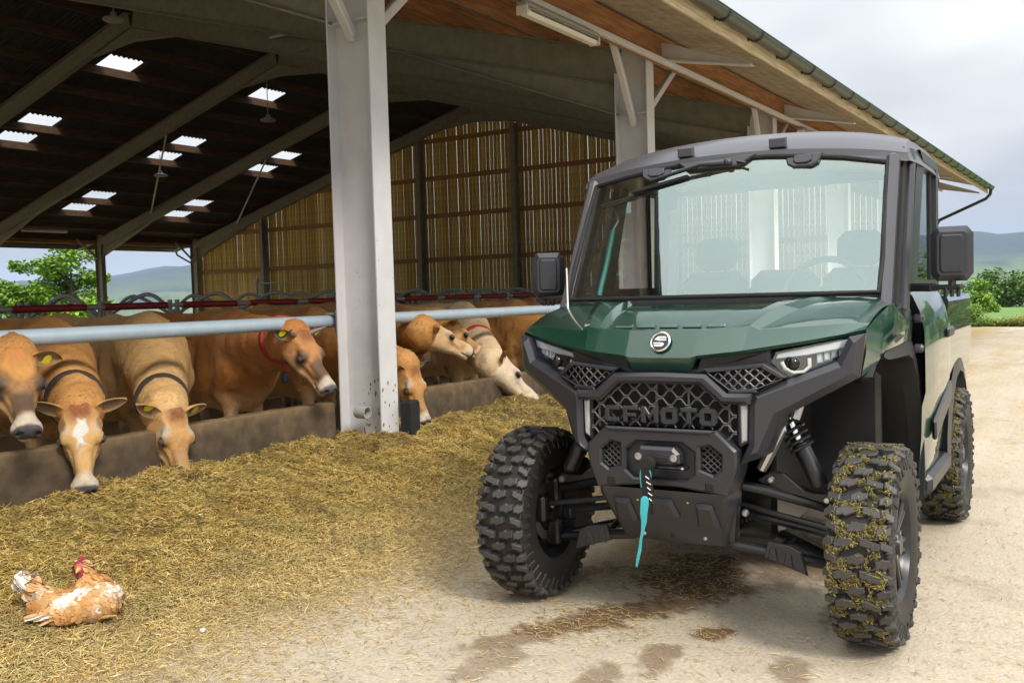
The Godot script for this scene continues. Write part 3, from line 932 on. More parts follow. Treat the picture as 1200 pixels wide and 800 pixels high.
# ---------------------------------------------------------------- feed barrier
func trough() -> void:
	var walls := [[-9.0, 5.22, "dark stained concrete trough wall left of the front column"], [5.62, 28.2, "dark stained concrete trough wall right of the front column"]]
	for w in walls:
		var V := PackedVector3Array(); var C := PackedColorArray(); var I := PackedInt32Array()
		var n := int((w[1] - w[0]) / 0.06)
		var prof := [Vector2(-4.845, -0.02), Vector2(-4.845, 0.12), Vector2(-4.848, 0.28), Vector2(-4.85, 0.42), Vector2(-4.853, 0.492), Vector2(-4.862, 0.503), Vector2(-4.90, 0.505), Vector2(-4.955, 0.503), Vector2(-4.965, 0.49), Vector2(-4.97, -0.02)]
		for i in n + 1:
			var x: float = lerpf(w[0], w[1], float(i) / n)
			for k in prof.size():
				var q: Vector2 = prof[k]
				var d := 0.006 * nz2(x, q.y + q.x, 4.0) + 0.010 * nz2(x, 3.0, 0.6)
				V.push_back(Vector3(x, q.y + (d if k > 2 and k < 8 else 0.0), q.x + d * 0.6))
				var s := nz2(x, q.y * 3.0, 1.2) + 0.5 * nz2(x, q.y, 8.0)
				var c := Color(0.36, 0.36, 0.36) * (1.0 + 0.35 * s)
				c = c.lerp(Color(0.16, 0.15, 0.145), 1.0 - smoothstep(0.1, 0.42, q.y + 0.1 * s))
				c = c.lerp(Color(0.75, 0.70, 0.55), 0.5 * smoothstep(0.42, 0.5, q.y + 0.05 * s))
				c.a = 1
				C.push_back(c)
		var m := prof.size()
		for i in n: for k in m - 1:
			var a := i * m + k
			I.append_array([a, a + 1, a + m, a + 1, a + m + 1, a + m])
		for e in [0, n]:
			for k in range(1, m - 1):
				if e == 0: I.append_array([e * m, e * m + k + 1, e * m + k])
				else: I.append_array([e * m, e * m + k, e * m + k + 1])
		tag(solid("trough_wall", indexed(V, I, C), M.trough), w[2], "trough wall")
	var rails := [[-8.4, 5.46, "grey tubular feed rail left of the front column"], [5.48, 28.3, "grey tubular feed rail right of the front column"]]
	for r in rails:
		var t := thing("feed_rail", r[2], "rail")
		var g := Geo.new(); g.tube([Vector3(r[0], 1.085, -5.0), Vector3(r[1], 1.085, -5.0)], 0.047, 18)
		part("pipe", g, M.rail, t, 40)
		var cl := Geo.new()
		for x in FRAME_X:
			if x >= r[0] - 0.2 and x <= r[1] + 0.2:
				cl.tube([Vector3(x - 0.09, 1.085, -5.0), Vector3(x + 0.09, 1.085, -5.0)] if false else [Vector3(x - 0.07, 1.14, -4.905), Vector3(x - 0.07, 1.14, -5.02)], 0.012, 8)
				cl.box(Vector3(x - 0.07, 1.085, -4.91), Vector3(0.05, 0.16, 0.014), 0.003)
		part("clamp", cl, M.galv, t, 30)
	var bx := Geo.new()
	bx.box(Vector3(5.565, 0.345, -4.435), Vector3(0.14, 0.30, 0.10), 0.012, Basis(Vector3.UP, 0.2))
	tag(part("rubber_buffer", bx, M.black_rubber), "black rubber buffer block at the foot of the front column", "buffer")
	var st := Geo.new()
	st.lathe([Vector2(0, -0.05), Vector2(0.042, -0.05), Vector2(0.045, -0.04), Vector2(0.045, 0.05), Vector2(0.036, 0.05), Vector2(0.036, -0.02), Vector2(0, -0.02)], 16, Transform3D(Basis(Vector3.RIGHT, PI / 2), Vector3(5.30, 0.43, -4.66)))
	tag(part("pipe_stub", st, M.galv), "short galvanised pipe stub on the front column web", "pipe")

# ---------------------------------------------------------------- cubicles behind the feeding cows
func cubicles() -> void:
	var loop := Geo.new()     # a bent tube divider standing across the row
	var path := []
	for q in [[-1.25, 0.45], [-1.28, 0.95], [-1.22, 1.12], [-1.02, 1.22], [-0.80, 1.30], [-0.58, 1.37], [-0.36, 1.375], [-0.15, 1.28], [0.12, 1.10], [0.36, 0.97], [0.62, 0.93], [0.80, 0.86], [0.86, 0.70], [0.78, 0.55], [0.45, 0.46], [-0.3, 0.42], [-1.25, 0.40]]:
		path.append(Vector3(0, q[1], q[0]))
	var fine := []
	var cv := Curve3D.new()
	for p in path: cv.add_point(p)
	for i in range(1, cv.point_count - 1):
		var t := (cv.get_point_position(i + 1) - cv.get_point_position(i - 1)) / 5.5
		cv.set_point_in(i, -t); cv.set_point_out(i, t)
	cv.bake_interval = 0.05
	loop.tube(Array(cv.get_baked_points()), 0.027, 8)
	var lm := loop.mesh(60)
	var post := Geo.new(); post.tube([Vector3(0, 0, -1.27), Vector3(0, 1.32, -1.27)], 0.034, 10)
	var pm := post.mesh(60)
	var proto: Node3D = null
	for row in 2:
		var zc := -10.2 if row == 0 else -12.9
		var n := 0
		var x := 4.7
		while x < 27.0:
			var lab := "galvanised bent-tube cubicle divider, %s from the left in the %s row" % [words(n), "front" if row == 0 else "rear"]
			var d: Node3D
			if proto == null:
				d = thing("cubicle_divider", lab, "cubicle divider")
				solid("loop", lm, M.galv, d); solid("upright", pm, M.galv, d)
				proto = d
			else:
				d = proto.duplicate(); d.name = numbered("cubicle_divider"); add_child(d)
			d.position = Vector3(x, 0, zc)
			d.rotation.y = 0.0 if row == 0 else PI
			tag(d, lab, "cubicle divider", "cubicle dividers, %s row" % ("front" if row == 0 else "rear"))
			x += 1.12; n += 1
		var t := thing("neck_rail", "red sleeved neck rail across the %s row of cubicles" % ("front" if row == 0 else "rear"), "rail")
		var g := Geo.new(); var zz := zc + (0.05 if row == 0 else -0.05)
		g.tube([Vector3(4.4, 1.24, zz), Vector3(27.2, 1.24, zz)], 0.026, 10)
		part("bar", g, M.galv, t, 60)
		x = 4.72
		while x < 26.0:
			var sl := Geo.new(); sl.tube([Vector3(x + 0.12, 1.24, zz), Vector3(x + 1.0, 1.24, zz)], 0.042, 12)
			part("sleeve", sl, M.red_plastic, t, 60)
			x += 1.12
	# raised cubicle beds and a drinker pipe by the gable
	var bed := Geo.new(); bed.box(Vector3(15.5, 0.08, -11.55), Vector3(23, 0.2, 4.6), 0.03)
	tag(part("cubicle_bed", bed, M.bed), "raised concrete cubicle bed behind the feed passage", "floor", "", "structure")
	var w := thing("water_pipe", "galvanised water pipe with a tap standing by the slatted gable", "pipe", Vector3(27.4, 0, -29.4))
	var pg := Geo.new(); pg.tube([Vector3(0, 0, 0), Vector3(0, 2.05, 0)], 0.05, 10); pg.tube([Vector3(0, 2.0, 0), Vector3(0.1, 2.0, 1.7)], 0.035, 8)
	part("pipe", pg, M.galv, w, 60)
	var tg := Geo.new(); tg.lathe([Vector2(0, -0.09), Vector2(0.10, -0.08), Vector2(0.10, 0.12), Vector2(0.05, 0.16), Vector2(0, 0.16)], 14, Transform3D(Basis.IDENTITY, Vector3(0, 2.05, 0)))
	part("tap", tg, M.galv, w, 40)

# ---------------------------------------------------------------- silage and loose straw
func blade_mesh(segs := 2) -> ArrayMesh:
	var g := Geo.new()
	var rings := []
	for i in segs + 1:
		var t := float(i) / segs - 0.5
		var b := 0.10 * (0.25 - t * t)
		var w := 0.055 * (1.0 - 0.5 * absf(t) * 2.0) + 0.012
		rings.append([Vector3(-w * 0.5, b, t), Vector3(w * 0.5, b, t), Vector3(0, b + w * 0.5, t)])
	g.loft(rings, true)
	return g.mesh(180)

func heap() -> void:
	var xs := PackedFloat32Array(); var zs := PackedFloat32Array()
	var x := 0.6
	while x < 14.0:
		xs.push_back(x); x += 0.03 if x < 8.5 else 0.1
	var z := -4.86
	while z < -2.6:
		zs.push_back(z); z += 0.03
	var hc := func(px: float, pz: float) -> Color:
		var n := nz2(px, pz, 1.6); var k := nz2(px, pz, 7.0); var f := nz2(px, pz, 22.0)
		var c := Color(0.52, 0.52, 0.52) * (0.85 + 0.25 * n + 0.4 * k + 0.45 * f)
		c = c.lerp(Color(0.85, 0.95, 0.75) * c.g, clampf(n, 0, 1))
		c = c.lerp(Color(0.70, 0.72, 0.95), 0.7 * smoothstep(-3.8, -3.15, pz))
		c.a = 1
		return c
	var h := thing("silage", "loose golden-brown silage raked along the trough wall", "silage")
	h.set_meta("kind", "stuff")
	solid("silage_bed", grid_mesh(xs, zs, heap_h, hc), M.silage, h).set_meta("kind", "stuff")
	var bm := blade_mesh()
	var tr := []; var co := PackedColorArray()
	var tones := [lin(0.64, 0.42, 0.10), lin(0.54, 0.34, 0.07), lin(0.74, 0.53, 0.18), lin(0.46, 0.30, 0.065), lin(0.82, 0.65, 0.29), lin(0.48, 0.37, 0.085), lin(0.24, 0.16, 0.04)]
	var total := 0
	while total < 210000:
		var near := rng.randf() < 0.8
		var px := rng.randf_range(1.2, 6.6) if near else rng.randf_range(6.0, 11.5)
		var pz := rng.randf_range(-4.85, -2.3)
		var y := heap_h(px, pz)
		if y < -0.015:
			if rng.randf() > 0.75 * exp((y + 0.02) * 55.0): continue
			y = 0.004
		total += 1
		var L := rng.randf_range(0.014, 0.055) * (1.0 if rng.randf() < 0.95 else 2.0)
		var W := rng.randf_range(0.03, 0.075)
		var b := Basis(Vector3.UP, rng.randf() * TAU) * Basis(Vector3.RIGHT, rng.randfn(0, 0.38)) * Basis(Vector3.FORWARD, rng.randf() * TAU)
		b = b * Basis.from_scale(Vector3(W, W, L))
		tr.append(Transform3D(b, Vector3(px, y + rng.randf_range(-0.004, 0.012), pz)))
		var t: Color = tones[rng.randi() % tones.size()]
		var dry := smoothstep(-3.9, -3.1, pz) * 0.5
		t = t.lerp(lin(0.30, 0.20, 0.06), 0.6 * smoothstep(0.0, 0.4, nz2(px + 3, pz, 1.8))).lerp(lin(0.44, 0.37, 0.10), 0.35 * smoothstep(0.0, 0.4, nz2(px, pz + 9, 2.6)))
		co.push_back((t * rng.randf_range(0.75, 1.2)).lerp(lin(0.78, 0.66, 0.40), dry * rng.randf()))
	scatter("silage_strands", bm, M.straw, tr, co, h).set_meta("kind", "stuff")
	# loose straw trodden over the yard, thinning away from the heap
	tr = []; co = PackedColorArray()
	total = 0
	while total < 130000:
		var px := pow(rng.randf(), 1.4) * 16.0 + 1.3
		var pz := rng.randf_range(-4.2, 1.5)
		if heap_h(px, pz) > 0.02: continue
		var d := smoothstep(-1.4, -3.1, pz + 0.40 * nz2(px, pz, 0.9) + 0.15 * nz2(px, pz, 3.0))
		var dens := d * d + 0.06 + 0.25 * smoothstep(0.1, 0.5, nz2(px * 0.4, pz * 2.0, 0.9)) * smoothstep(4.5, 7, px)
		for q in [[3.2, -1.72, 0.25], [3.9, -1.7, 0.35], [4.3, -1.9, 0.4], [3.33, -1.28, 0.09]]:
			if Vector2(px - q[0], pz - q[1]).length() < q[2]: dens += 0.25
		if rng.randf() > dens: continue
		total += 1
		var L := rng.randf_range(0.010, 0.045) * (1.0 if rng.randf() < 0.9 else 1.6); var W := rng.randf_range(0.025, 0.05)
		var b := Basis(Vector3.UP, rng.randf() * TAU) * Basis(Vector3.RIGHT, rng.randfn(0, 0.10)) * Basis.from_scale(Vector3(W, W * 0.6, L))
		tr.append(Transform3D(b, Vector3(px, 0.012 * nz2(px, pz, 0.35) + 0.004 * nz2(px, pz, 3.0) - 0.003 + rng.randf_range(0, 0.006), pz)))
		var t: Color = tones[rng.randi() % tones.size()]
		co.push_back((t * rng.randf_range(0.8, 1.3)).lerp(lin(0.78, 0.66, 0.44), rng.randf() * 0.7))
	var ls := scatter("loose_straw", bm, M.straw, tr, co)
	tag(ls, "loose straw and chaff trodden over the concrete yard", "straw", "", "stuff")
	var peb := Geo.new(); peb.ball(Vector3(2.41, 0.012, -2.95), Vector3(0.012, 0.009, 0.010), 10)
	tag(part("pebble", peb, M.pebble, null, 60), "small white pebble lying on the straw", "pebble")

# ---------------------------------------------------------------- cattle
var head_flesh: Flesh
func make_head() -> void:      # poll at the origin, +z down the face to the muzzle, +y out of the forehead
	var f := Flesh.new()
	f.bone(Vector3(0, -0.092, 0.03), Vector3(0, -0.088, 0.14), 0.082, 0.092, 0.04)
	f.bone(Vector3(-0.02, -0.020, -0.005), Vector3(0.02, -0.020, -0.005), 0.040, 0.040, 0.04)
	f.both(Vector3(0.050, -0.045, 0.04), Vector3(0.066, -0.048, 0.14), 0.036, 0.040, 0.035)
	f.both(Vector3(0.078, -0.038, 0.140), Vector3(0.084, -0.046, 0.165), 0.029, 0.030, 0.018)
	f.bone(Vector3(0, -0.078, 0.16), Vector3(0, -0.072, 0.38), 0.072, 0.047, 0.045, Vector3(0.78, 1, 1))
	f.bone(Vector3(0, -0.048, 0.20), Vector3(0, -0.046, 0.40), 0.027, 0.024, 0.025, Vector3(1.25, 1, 1))
	f.both(Vector3(0.076, -0.080, 0.17), Vector3(0.040, -0.092, 0.31), 0.017, 0.015, 0.025)
	f.bone(Vector3(-0.024, -0.082, 0.415), Vector3(0.024, -0.082, 0.415), 0.046, 0.046, 0.03, Vector3(1, 0.95, 1))
	f.both(Vector3(0.030, -0.062, 0.436), Vector3(0.036, -0.072, 0.444), 0.023, 0.021, 0.018)
	f.both(Vector3(0.058, -0.150, 0.05), Vector3(0.038, -0.142, 0.20), 0.052, 0.038, 0.05)
	f.both(Vector3(0.032, -0.138, 0.20), Vector3(0.018, -0.126, 0.36), 0.034, 0.024, 0.04)
	f.bone(Vector3(0, -0.136, 0.36), Vector3(0, -0.138, 0.410), 0.027, 0.029, 0.022, Vector3(1.2, 0.9, 1))
	f.bone(Vector3(0, -0.100, 0.03), Vector3(0, -0.115, -0.09), 0.080, 0.086, 0.06)
	f.bone(Vector3(0, -0.165, 0.06), Vector3(0, -0.17, -0.08), 0.060, 0.075, 0.06)
	f.bone(Vector3(0, 0.105, 0.17), Vector3(0, 0.10, 0.26), 0.108, 0.118, 0.04, Vector3.ONE, true)
	f.both(Vector3(0.112, -0.035, 0.085), Vector3(0.112, -0.060, 0.110), 0.022, 0.020, 0.035, Vector3.ONE, true)
	f.both(Vector3(0.092, -0.105, 0.24), Vector3(0.075, -0.105, 0.33), 0.022, 0.020, 0.035, Vector3.ONE, true)
	# carved: mouth line, nostrils, eye sockets, hollow before the eye
	f.both(Vector3(0.0, -0.120, 0.465), Vector3(0.050, -0.122, 0.335), 0.0075, 0.005, 0.008, Vector3.ONE, true)
	f.both(Vector3(0.033, -0.056, 0.468), Vector3(0.046, -0.072, 0.452), 0.012, 0.008, 0.008, Vector3.ONE, true)
	f.both(Vector3(0.115, -0.050, 0.164), Vector3(0.116, -0.053, 0.178), 0.019, 0.016, 0.010, Vector3.ONE, true)
	f.build(0.0066)
	for i in f.V.size():
		var p := f.V[i]
		f.V[i] += f.N[i] * (0.0022 * fn.get_noise_3d(p.x * 30.0, p.y * 30.0, p.z * 22.0) + 0.0012 * fn.get_noise_3d(p.x * 70.0, p.y * 70.0, p.z * 50.0))
	f.renormal()
	head_flesh = f

func ear_mesh(base: Color, inner: Color, edge: Color) -> ArrayMesh:      # root at the origin, length along +x, hollow facing +z
	var g := Geo.new()
	var n := 12; var m := 9
	var outer := []; var inn := []
	for i in n + 1:
		var t := float(i) / n
		var w := 0.047 * pow(sin(PI * (0.10 + 0.90 * t)), 0.75) * (1.0 - 0.12 * t) + 0.001
		var a := []; var b := []
		for k in m:
			var u := -1.0 + 2.0 * k / (m - 1)
			var depth := 0.040 * (1.0 - u * u) * (1.0 - 0.55 * t)
			var p := Vector3(0.175 * t, w * u - 0.014 * t * t, -depth)
			a.append(p); b.append(p + Vector3(0, 0, 0.006 + 0.004 * (1.0 - absf(u))))
		outer.append(a); inn.append(b)
	for i in n:
		var t := float(i) / n
		g.col = base.lerp(edge, smoothstep(0.72, 1.0, t))
		for k in m - 1: g.quad(outer[i][k], outer[i][k + 1], outer[i + 1][k + 1], outer[i + 1][k])
		for k in m - 1:
			var u := absf(-1.0 + 2.0 * (k + 0.5) / (m - 1))
			g.col = inner.lerp(edge, clampf(smoothstep(0.55, 1.0, u) + smoothstep(0.75, 1.0, t), 0, 1)).lerp(Color(0.55, 0.42, 0.28), 0.5 * smoothstep(0.2, 0.6, 1.0 - absf(u - 0.5) * 2.0) * (1.0 - t))
			g.quad(inn[i + 1][k], inn[i + 1][k + 1], inn[i][k + 1], inn[i][k])
		g.col = edge
		g.quad(outer[i][0], outer[i + 1][0], inn[i + 1][0], inn[i][0]); g.quad(inn[i][m - 1], inn[i + 1][m - 1], outer[i + 1][m - 1], outer[i][m - 1])
	return g.mesh(70)

func band(g: Geo, f: Flesh, c: Vector3, ax: Vector3, up: Vector3, wide: float, thick: float) -> void:   # a strap lying on the skin round the neck
	var u := (up - ax * up.dot(ax)).normalized(); var s := u.cross(ax)
	var all := PackedInt32Array(range(f.A.size()))
	var rr := []
	for k in 36:
		var a := TAU * k / 36.0; var d := s * cos(a) + u * sin(a)
		var r := 0.06
		for it in 30:
			var e := f.at(c + d * r, all)
			if e > -0.0005: break
			r += maxf(-e * 0.7, 0.003)
		rr.append(r)
	var rings := []
	for k in 36:
		var a := TAU * k / 36.0; var d := s * cos(a) + u * sin(a)
		var r: float = (rr[k] * 2.0 + rr[(k + 1) % 36] + rr[(k + 35) % 36]) / 4.0 + 0.002
		var p := c + d * r
		rings.append([p - ax * wide * 0.5 - d * 0.01, p + ax * wide * 0.5 - d * 0.01, p + ax * wide * 0.45 + d * thick, p - ax * wide * 0.45 + d * thick])
	g.loft(rings, true, true)

func cow(q: Dictionary) -> Node3D:
	var t := thing("cow", q.label, "cow", Vector3(q.at.x, q.get("y", 0.0), q.at.y), q.get("group", ""))
	var yaw: float = q.get("yaw", 0.0)
	t.rotation.y = yaw
	t.position.y -= 0.025
	var inv := t.transform.affine_inverse()
	var sc: float = q.get("scale", 1.0)
	var base: Color = q.color; var shade: Color = q.get("shade", base * 0.60)
	var f := Flesh.new()
	# trunk
	f.bone(Vector3(0, 0.77, -0.15), Vector3(0, 0.75, -0.85), 0.325, 0.36, 0.1, Vector3(0.80, 1, 1))
	f.bone(Vector3(0, 0.80, 0.02), Vector3(0, 0.78, -0.2), 0.29, 0.31, 0.1, Vector3(0.72, 1, 1))
	f.bone(Vector3(0, 1.12, 0.02), Vector3(0, 1.09, -0.35), 0.075, 0.085, 0.12)
	f.bone(Vector3(0, 1.09, -0.35), Vector3(0, 1.13, -1.02), 0.085, 0.075, 0.10)
	f.both(Vector3(0.06, 1.11, -0.98), Vector3(0.205, 1.07, -1.02), 0.055, 0.05, 0.07)
	f.bone(Vector3(0, 0.98, -1.05), Vector3(0, 0.98, -1.30), 0.21, 0.14, 0.1, Vector3(0.95, 1, 1))
	f.both(Vector3(0.11, 0.90, -1.18), Vector3(0.15, 0.62, -1.10), 0.15, 0.11, 0.08)
	f.both(Vector3(0.125, 1.02, -0.02), Vector3(0.175, 0.72, 0.13), 0.095, 0.115, 0.07, Vector3(0.8, 1, 1))
	f.both(Vector3(0.17, 0.74, 0.13), Vector3(0.15, 0.55, 0.02), 0.095, 0.08, 0.06)
	f.bone(Vector3(0, 0.58, 0.16), Vector3(0, 0.50, -0.05), 0.13, 0.12, 0.08)
	f.both(Vector3(0.14, 0.58, 0.03), Vector3(0.13, 0.36, 0.06), 0.075, 0.050, 0.05)
	f.both(Vector3(0.13, 0.36, 0.06), Vector3(0.13, 0.06, 0.05), 0.046, 0.036, 0.03)
	f.both(Vector3(0.13, 0.05, 0.05), Vector3(0.13, 0.04, 0.09), 0.045, 0.04, 0.03)
	f.both(Vector3(0.15, 0.62, -1.10), Vector3(0.15, 0.40, -1.28), 0.085, 0.048, 0.05)
	f.both(Vector3(0.15, 0.40, -1.28), Vector3(0.15, 0.05, -1.22), 0.044, 0.038, 0.03)
	f.both(Vector3(0.10, 1.06, -0.06), Vector3(0.205, 0.80, 0.10), 0.045, 0.055, 0.035, Vector3(0.8, 1, 1))
	f.both(Vector3(0.13, 1.02, -0.32), Vector3(0.235, 0.80, -0.35), 0.035, 0.05, 0.05)
	f.both(Vector3(0.255, 0.96, -0.235), Vector3(0.29, 0.66, -0.22), 0.030, 0.035, 0.05, Vector3.ONE, true)
	f.both(Vector3(0.19, 1.09, -0.75), Vector3(0.25, 0.98, -0.80), 0.06, 0.05, 0.10, Vector3.ONE, true)
	f.bone(Vector3(0, 1.08, -1.40), Vector3(0, 0.45, -1.46), 0.03, 0.022, 0.04)
	var has_head: bool = q.has("poll")
	var H := Transform3D.IDENTITY
	var n0 := Vector3.ZERO; var n1 := Vector3.ZERO
	if has_head:
		var z: Vector3 = (inv.basis * q.dir).normalized()
		var up: Vector3 = inv.basis * q.up
		up = (up - z * up.dot(z)).normalized()
		var hs: float = q.get("head", 1.0)
		H = Transform3D(Basis(up.cross(z) * hs, up * hs, z * hs), inv * q.poll)
		n0 = H * Vector3(0, -0.075, -0.06); n1 = H * Vector3(0, -0.155, -0.05)
		var c0 := Vector3(0, 1.06, 0.06); var t0 := Vector3(0, 0.74, 0.20)
		var nm := (n0 + n1) / 2
		f.bone(c0, n0, 0.120, 0.082 * hs, 0.12)
		f.bone(t0, n1, 0.155, 0.072 * hs, 0.12)
		f.bone(Vector3(0, 0.90, 0.10), nm, 0.20, 0.088 * hs, 0.12)
		for s in [-1.0, 1.0]: f.bone(Vector3(s * 0.11, 0.96, 0.06), nm, 0.125, 0.06, 0.12)
	else:
		f.bone(Vector3(0, 0.98, 0.1), Vector3(0.0, 0.75, 0.62), 0.19, 0.11, 0.12, Vector3(0.7, 1, 1))
		f.bone(Vector3(0, 0.75, 0.62), Vector3(0.0, 0.42, 0.80), 0.11, 0.065, 0.06)
	if not has_head and M.has("_trunk"): f = M._trunk
	else:
		f.build(0.023 if has_head else 0.03)
		for i in f.V.size():      # muscle, loose skin and folds
			var p := f.V[i]
			var fold := smoothstep(-0.35, 0.15, p.z)
			f.V[i] += f.N[i] * (0.014 * fn.get_noise_3d(p.x * 5.0 + q.at.x, p.y * 4.0, p.z * 6.0) + 0.005 * fold * fn.get_noise_3d(p.x * 12.0, p.y * 6.0 + q.at.x, p.z * 15.0) + 0.003 * fn.get_noise_3d(p.x * 26.0, p.y * 20.0 + q.at.x, p.z * 26.0))
		f.renormal()
		if not has_head: M._trunk = f
	var cols := PackedColorArray()
	var sd: float = q.at.x * 3.7
	for i in f.V.size():
		var p := f.V[i]
		var w := fn.get_noise_3d(p.x * 2.2 + sd, p.y * 2.2, p.z * 2.2); var fine := fn.get_noise_3d(p.x * 16 + sd, p.y * 9.0, p.z * 16)
		var c := base.lerp(shade, clampf(0.28 + 0.95 * w, 0, 1)).lerp(Color(0.88, 0.62, 0.33), 0.45 * clampf(-0.1 - 1.1 * w, 0, 1))
		c = c.lerp(shade * 0.75, 0.22 * smoothstep(1.06, 1.20, p.y) * smoothstep(-0.5, 0.1, p.z))       # smoky topline at the withers
		c = c.lerp(base.lerp(Color(0.72, 0.52, 0.30), 0.7), smoothstep(0.66, 0.42, p.y))             # pale belly and brisket
		c = c.lerp(Color(0.16, 0.10, 0.05), 0.55 * smoothstep(0.22, 0.50, fn.get_noise_3d(p.x * 4.0, p.y * 5.0 + sd, p.z * 5.0)) * smoothstep(1.0, 0.7, p.y))
		c = c * (1.0 + 0.16 * fine)
		c = c.lerp(Color(0.10, 0.07, 0.05), 0.7 * smoothstep(0.32, 0.15, p.y))
		c.a = 1; cols.push_back(c)
	var nb_ := f.V.size()
	var V := f.V.duplicate(); var N := f.N.duplicate(); var I := f.I.duplicate()
	if has_head:
		var off := V.size(); var h := head_flesh
		var nb := H.basis.orthonormalized()
		var face: Color = q.get("face", base); var dark: float = q.get("dark", 0.3); var blaze: float = q.get("blaze", 0.0)
		for i in h.V.size():
			var p := h.V[i]
			V.push_back(H * p); N.push_back(nb * h.N[i])
			var ns := fn.get_noise_3d(p.x * 13 + sd, p.y * 13, p.z * 13); var fine := fn.get_noise_3d(p.x * 45 + sd, p.y * 45, p.z * 20)
			var c := face.lerp(base.lerp(shade, 0.4), smoothstep(0.10, -0.08, p.z))
			c = c.lerp(face * 0.72, clampf(0.4 * ns + 0.15, 0, 1))
			var ax := absf(p.x)
			# rusty poll and forehead, pale cheeks, smoky bridge and eye rings
			c = c.lerp(q.get("poll_color", base), smoothstep(0.11 + 0.02 * ns, 0.03, p.z) * smoothstep(0.08, 0.03, ax) * smoothstep(-0.10, -0.02, p.y))
			c = c.lerp(Color(0.70, 0.52, 0.33), 0.55 * smoothstep(-0.09, -0.15, p.y) * smoothstep(0.0, 0.12, p.z))
			var e := Vector3(ax - 0.106, p.y + 0.054, p.z - 0.168).length()
			c = c.lerp(Color(0.045, 0.035, 0.032), dark * smoothstep((0.075 + 0.02 * ns) * q.get("mask", 1.0), 0.035, e))
			c = c.lerp(Color(0.62, 0.48, 0.34), q.get("pale_eye", 0.0) * smoothstep(0.06, 0.03, Vector3(ax - 0.085, p.y + 0.035, p.z - 0.115).length()))
			c = c.lerp(Color(0.055, 0.042, 0.040), dark * 0.9 * smoothstep(0.15, 0.26, p.z + 0.03 * ns) * smoothstep(0.42, 0.34, p.z) * smoothstep(-0.13, -0.075, p.y + 0.02 * ns) * smoothstep(0.085, 0.03, ax + 0.3 * maxf(0.0, 0.24 - p.z)))
			if blaze > 0:
				var bw := 0.034 + 0.020 * ns + 0.012 * sin(p.z * 60.0)
				c = c.lerp(Color(0.86, 0.82, 0.76), blaze * smoothstep(bw, bw - 0.010, absf(p.x - 0.008 * sin(p.z * 31.0))) * smoothstep(0.055, 0.075, p.z + 0.03 * ns) * smoothstep(0.235, 0.20, p.z + 0.05 * ns + 0.6 * maxf(0, p.x)) * smoothstep(-0.08, -0.06, p.y))
			c = c.lerp(Color(0.72, 0.60, 0.46), smoothstep(0.345, 0.395, p.z + 0.015 * ns + 0.08 * (p.y + 0.1)) * q.get("white_nose", 1.0))
			var nosec: Color = q.get("nose", Color(0.07, 0.06, 0.065))
			c = c.lerp(nosec, smoothstep(0.420, 0.436, p.z + 0.006 * ns - 0.10 * maxf(0.0, absf(p.x) - 0.045)) * smoothstep(-0.116, -0.104, p.y))
			c = c.lerp(Color(0.02, 0.013, 0.012), smoothstep(0.025, 0.015, Vector3(ax - 0.040, p.y + 0.063, p.z - 0.460).length()))
			c = c.lerp(Color(0.03, 0.02, 0.018), 0.9 * smoothstep(0.034, 0.022, Vector3((ax - 0.110) * 0.8, p.y + 0.053, (p.z - 0.170) * 0.8).length()))
			c = c.lerp(Color(0.05, 0.03, 0.03), 0.85 * smoothstep(0.009, 0.003, absf(p.y + 0.120)) * smoothstep(0.32, 0.36, p.z))
			c = c * (1.0 + 0.12 * fine); c.a = 1
			cols.push_back(c)
		for i in h.I: I.push_back(i + off)
	var g2 := Flesh.new(); g2.V = V; g2.N = N; g2.I = I
	solid("body", g2.mesh(cols), M.hide, t)
	if not has_head: return t
	# short coat: hairs lying back along the body, finer on the face
	if not M.has("_hair"): M._hair = blade_mesh(1)
	var tr := []; var co := PackedColorArray()
	var fz := -(H.basis.z.normalized())
	for i in V.size():
		var face_ := i >= nb_
		var p := V[i]; var n := N[i]
		if not face_ and (p.z < -0.75 or p.y < 0.4): continue
		if face_ and (head_flesh.V[i - nb_].z > 0.30 or rng.randf() < 0.5): continue
		for k in (1 if face_ else 2):
			var flow := fz if face_ else Vector3(0, -0.75, -0.65)
			flow += Vector3(rng.randfn(0, 0.22), rng.randfn(0, 0.22), rng.randfn(0, 0.22))
			flow = (flow - n * flow.dot(n)).normalized()
			if not flow.is_normalized(): continue
			var z := (flow + n * (rng.randf_range(0.0, 0.05) if face_ else rng.randf_range(0.05, 0.20))).normalized(); var x := n.cross(z).normalized()
			var L := rng.randf_range(0.005, 0.009) if face_ else rng.randf_range(0.016, 0.032)
			var W := rng.randf_range(0.018, 0.028) if face_ else rng.randf_range(0.04, 0.075)
			var j := (x * rng.randfn(0, 1) + flow * rng.randfn(0, 1)) * (0.002 if face_ else 0.010)
			tr.append(Transform3D(Basis(x * W, z.cross(x) * W * 0.5, z * L), p + j - n * 0.0008))
			var c := cols[i] * (rng.randf_range(0.88, 1.14) if face_ else rng.randf_range(0.72, 1.25)); c.a = 1
			co.push_back(c)
	scatter("coat", M._hair, M.straw, tr, co, t).set_meta("kind", "stuff")
